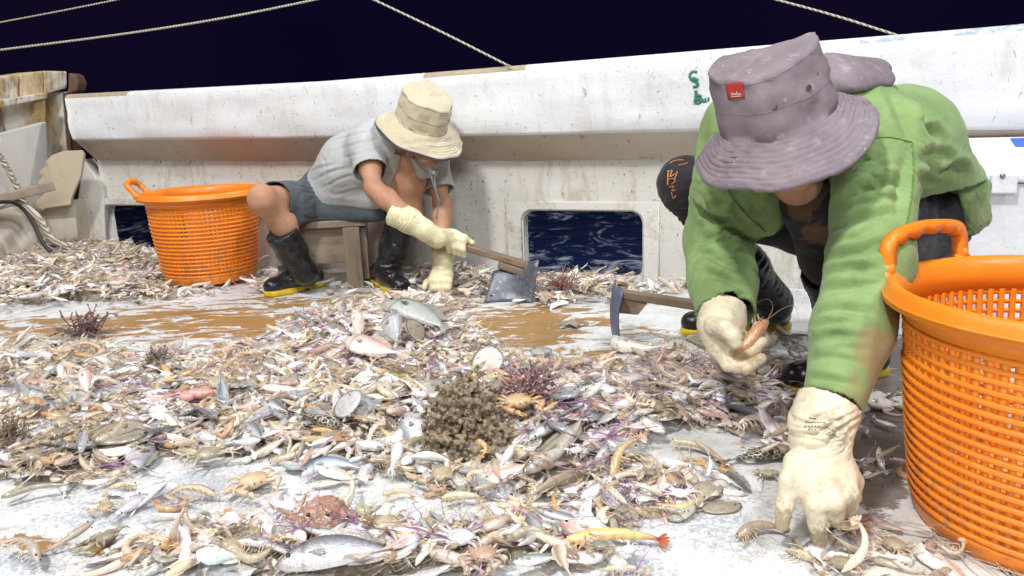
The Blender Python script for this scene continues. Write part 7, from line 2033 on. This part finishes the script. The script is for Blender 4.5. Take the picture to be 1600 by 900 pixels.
for c_, tc_, desc in (((0.56, 0.42, 0.23), (0.44, 0.22, 0.10), "tan shrimp"), ((0.64, 0.54, 0.38), (0.50, 0.34, 0.2), "pale shrimp"), ((0.60, 0.36, 0.15), (0.5, 0.2, 0.08), "orange shrimp"), ((0.40, 0.33, 0.22), (0.3, 0.2, 0.12), "muddy brown shrimp")):
    for q in range(3): sk_.append((kmesh("shrimp", shrimp_mb(0.1, c_, tc_, (0.3, 0.9, 1.5)[q], 20, 9), M_prawn), M_prawn, desc))
strew("shrimp", sk_, 300, 0.6, 1.25, "shrimps scattered through the catch", "shrimp", (0.012, 0.03))
ck_ = [(kmesh("crab", crab_mb(0.05, c_, l_, bl, 8, sp_), M_shell), M_shell, desc) for c_, l_, bl, sp_, desc in (((0.32, 0.27, 0.18), (0.44, 0.36, 0.24), False, 1.1, "small olive crab"), ((0.42, 0.34, 0.22), (0.50, 0.40, 0.27), False, 1.2, "small tan crab"), ((0.80, 0.80, 0.82), (0.70, 0.62, 0.70), True, 1.2, "small white crab on its back"), ((0.24, 0.20, 0.15), (0.34, 0.28, 0.2), False, 1.0, "small dark brown crab"))]
strew("crab", ck_, 64, 0.5, 1.0, "small crabs scattered through the catch", "crab", (0.012, 0.028))
lk_ = [(kmesh("flatfish", sole_mb(0.1, c_, a_), M_fish), M_fish, desc) for c_, a_, desc in (((0.34, 0.29, 0.21), 2.2, "small brown flatfish"), ((0.50, 0.42, 0.30), 2.6, "small tan flatfish"), ((0.40, 0.39, 0.35), 1.7, "small grey flatfish"))]
strew("flatfish", lk_, 45, 0.5, 0.9, "small flatfish scattered through the catch", "flatfish", (0.014, 0.028))
hk_ = [(kmesh("shell", shell_mb(0.05, c_, r_), M_shell), M_shell, desc) for c_, r_, desc in (((0.58, 0.54, 0.47), 9, "pale ribbed shell"), ((0.40, 0.31, 0.24), 11, "brown ribbed shell"), ((0.68, 0.66, 0.70), 4, "smooth whitish shell"))]
strew("shell", hk_, 60, 0.6, 1.1, "shells scattered through the catch", "shell", (0.008, 0.022))
qk_ = [(kmesh("squid", squid_mb(0.06, c_), M_jelly), M_jelly, desc) for c_, desc in (((0.74, 0.72, 0.80), "little pale violet squid"), ((0.70, 0.72, 0.74), "little clear grey squid"))]
strew("squid", qk_, 100, 0.6, 1.3, "little squid scattered through the catch", "squid", (0.014, 0.028))
tk_ = [(kmesh("sea_whip", twig_mb(0.13, c_, n_, 0.0016, 0.25), M_twig), M_twig, desc) for c_, n_, desc in (((0.36, 0.16, 0.44), 5, "tangle of purple sea whip"), ((0.44, 0.26, 0.50), 4, "pale violet sea whip"), ((0.30, 0.13, 0.28), 6, "dark purple sea whip"))]
strew("sea_whip", tk_, 130, 0.5, 1.05, "purple sea whips tangled in the catch", "sea whip", (0.022, 0.04), purple_w, 0.2)
uk_ = [(kmesh("rubble", lump_mb(0.022, c_), M_shell), M_shell, desc) for c_, desc in (((0.24, 0.19, 0.13), "dark muddy stone"), ((0.42, 0.35, 0.25), "tan coral stone"))]
strew("stone", uk_, 22, 0.6, 1.0, "muddy stones in the catch", "stone", (0.004, 0.014))
# frayed netting and twine at the foot of the near basket
nt = MB()
for q in range(26):
    t_ = nrs.uniform(0, 1); x_, y_ = 1395 + 190 * t_, 815 + 75 * t_ + nrs.uniform(-6, 10)
    p = gr(x_, y_, 0.004); d = np.array([nrs.normal() * 0.03, nrs.normal() * 0.02, 0])
    dirv = gr(1585, 893, 0) - gr(1395, 812, 0); dirv /= np.linalg.norm(dirv)
    pts = [p, p + dirv * 0.03 + d * .4 + (0, 0, nrs.uniform(0.0, 0.012)), p + dirv * 0.06 + d + (0, 0, nrs.uniform(0, .012)), p + dirv * 0.09 + d * 1.3]
    nt.tube(smooth_path(pts, 4), 0.0011, 4, False, col=np.array((0.48, 0.40, 0.32)) * nrs.uniform(0.8, 1.3))
tag(nt.build("frayed_twine", M_twig), "frayed tan netting twine lying along the foot of the near basket", "twine")
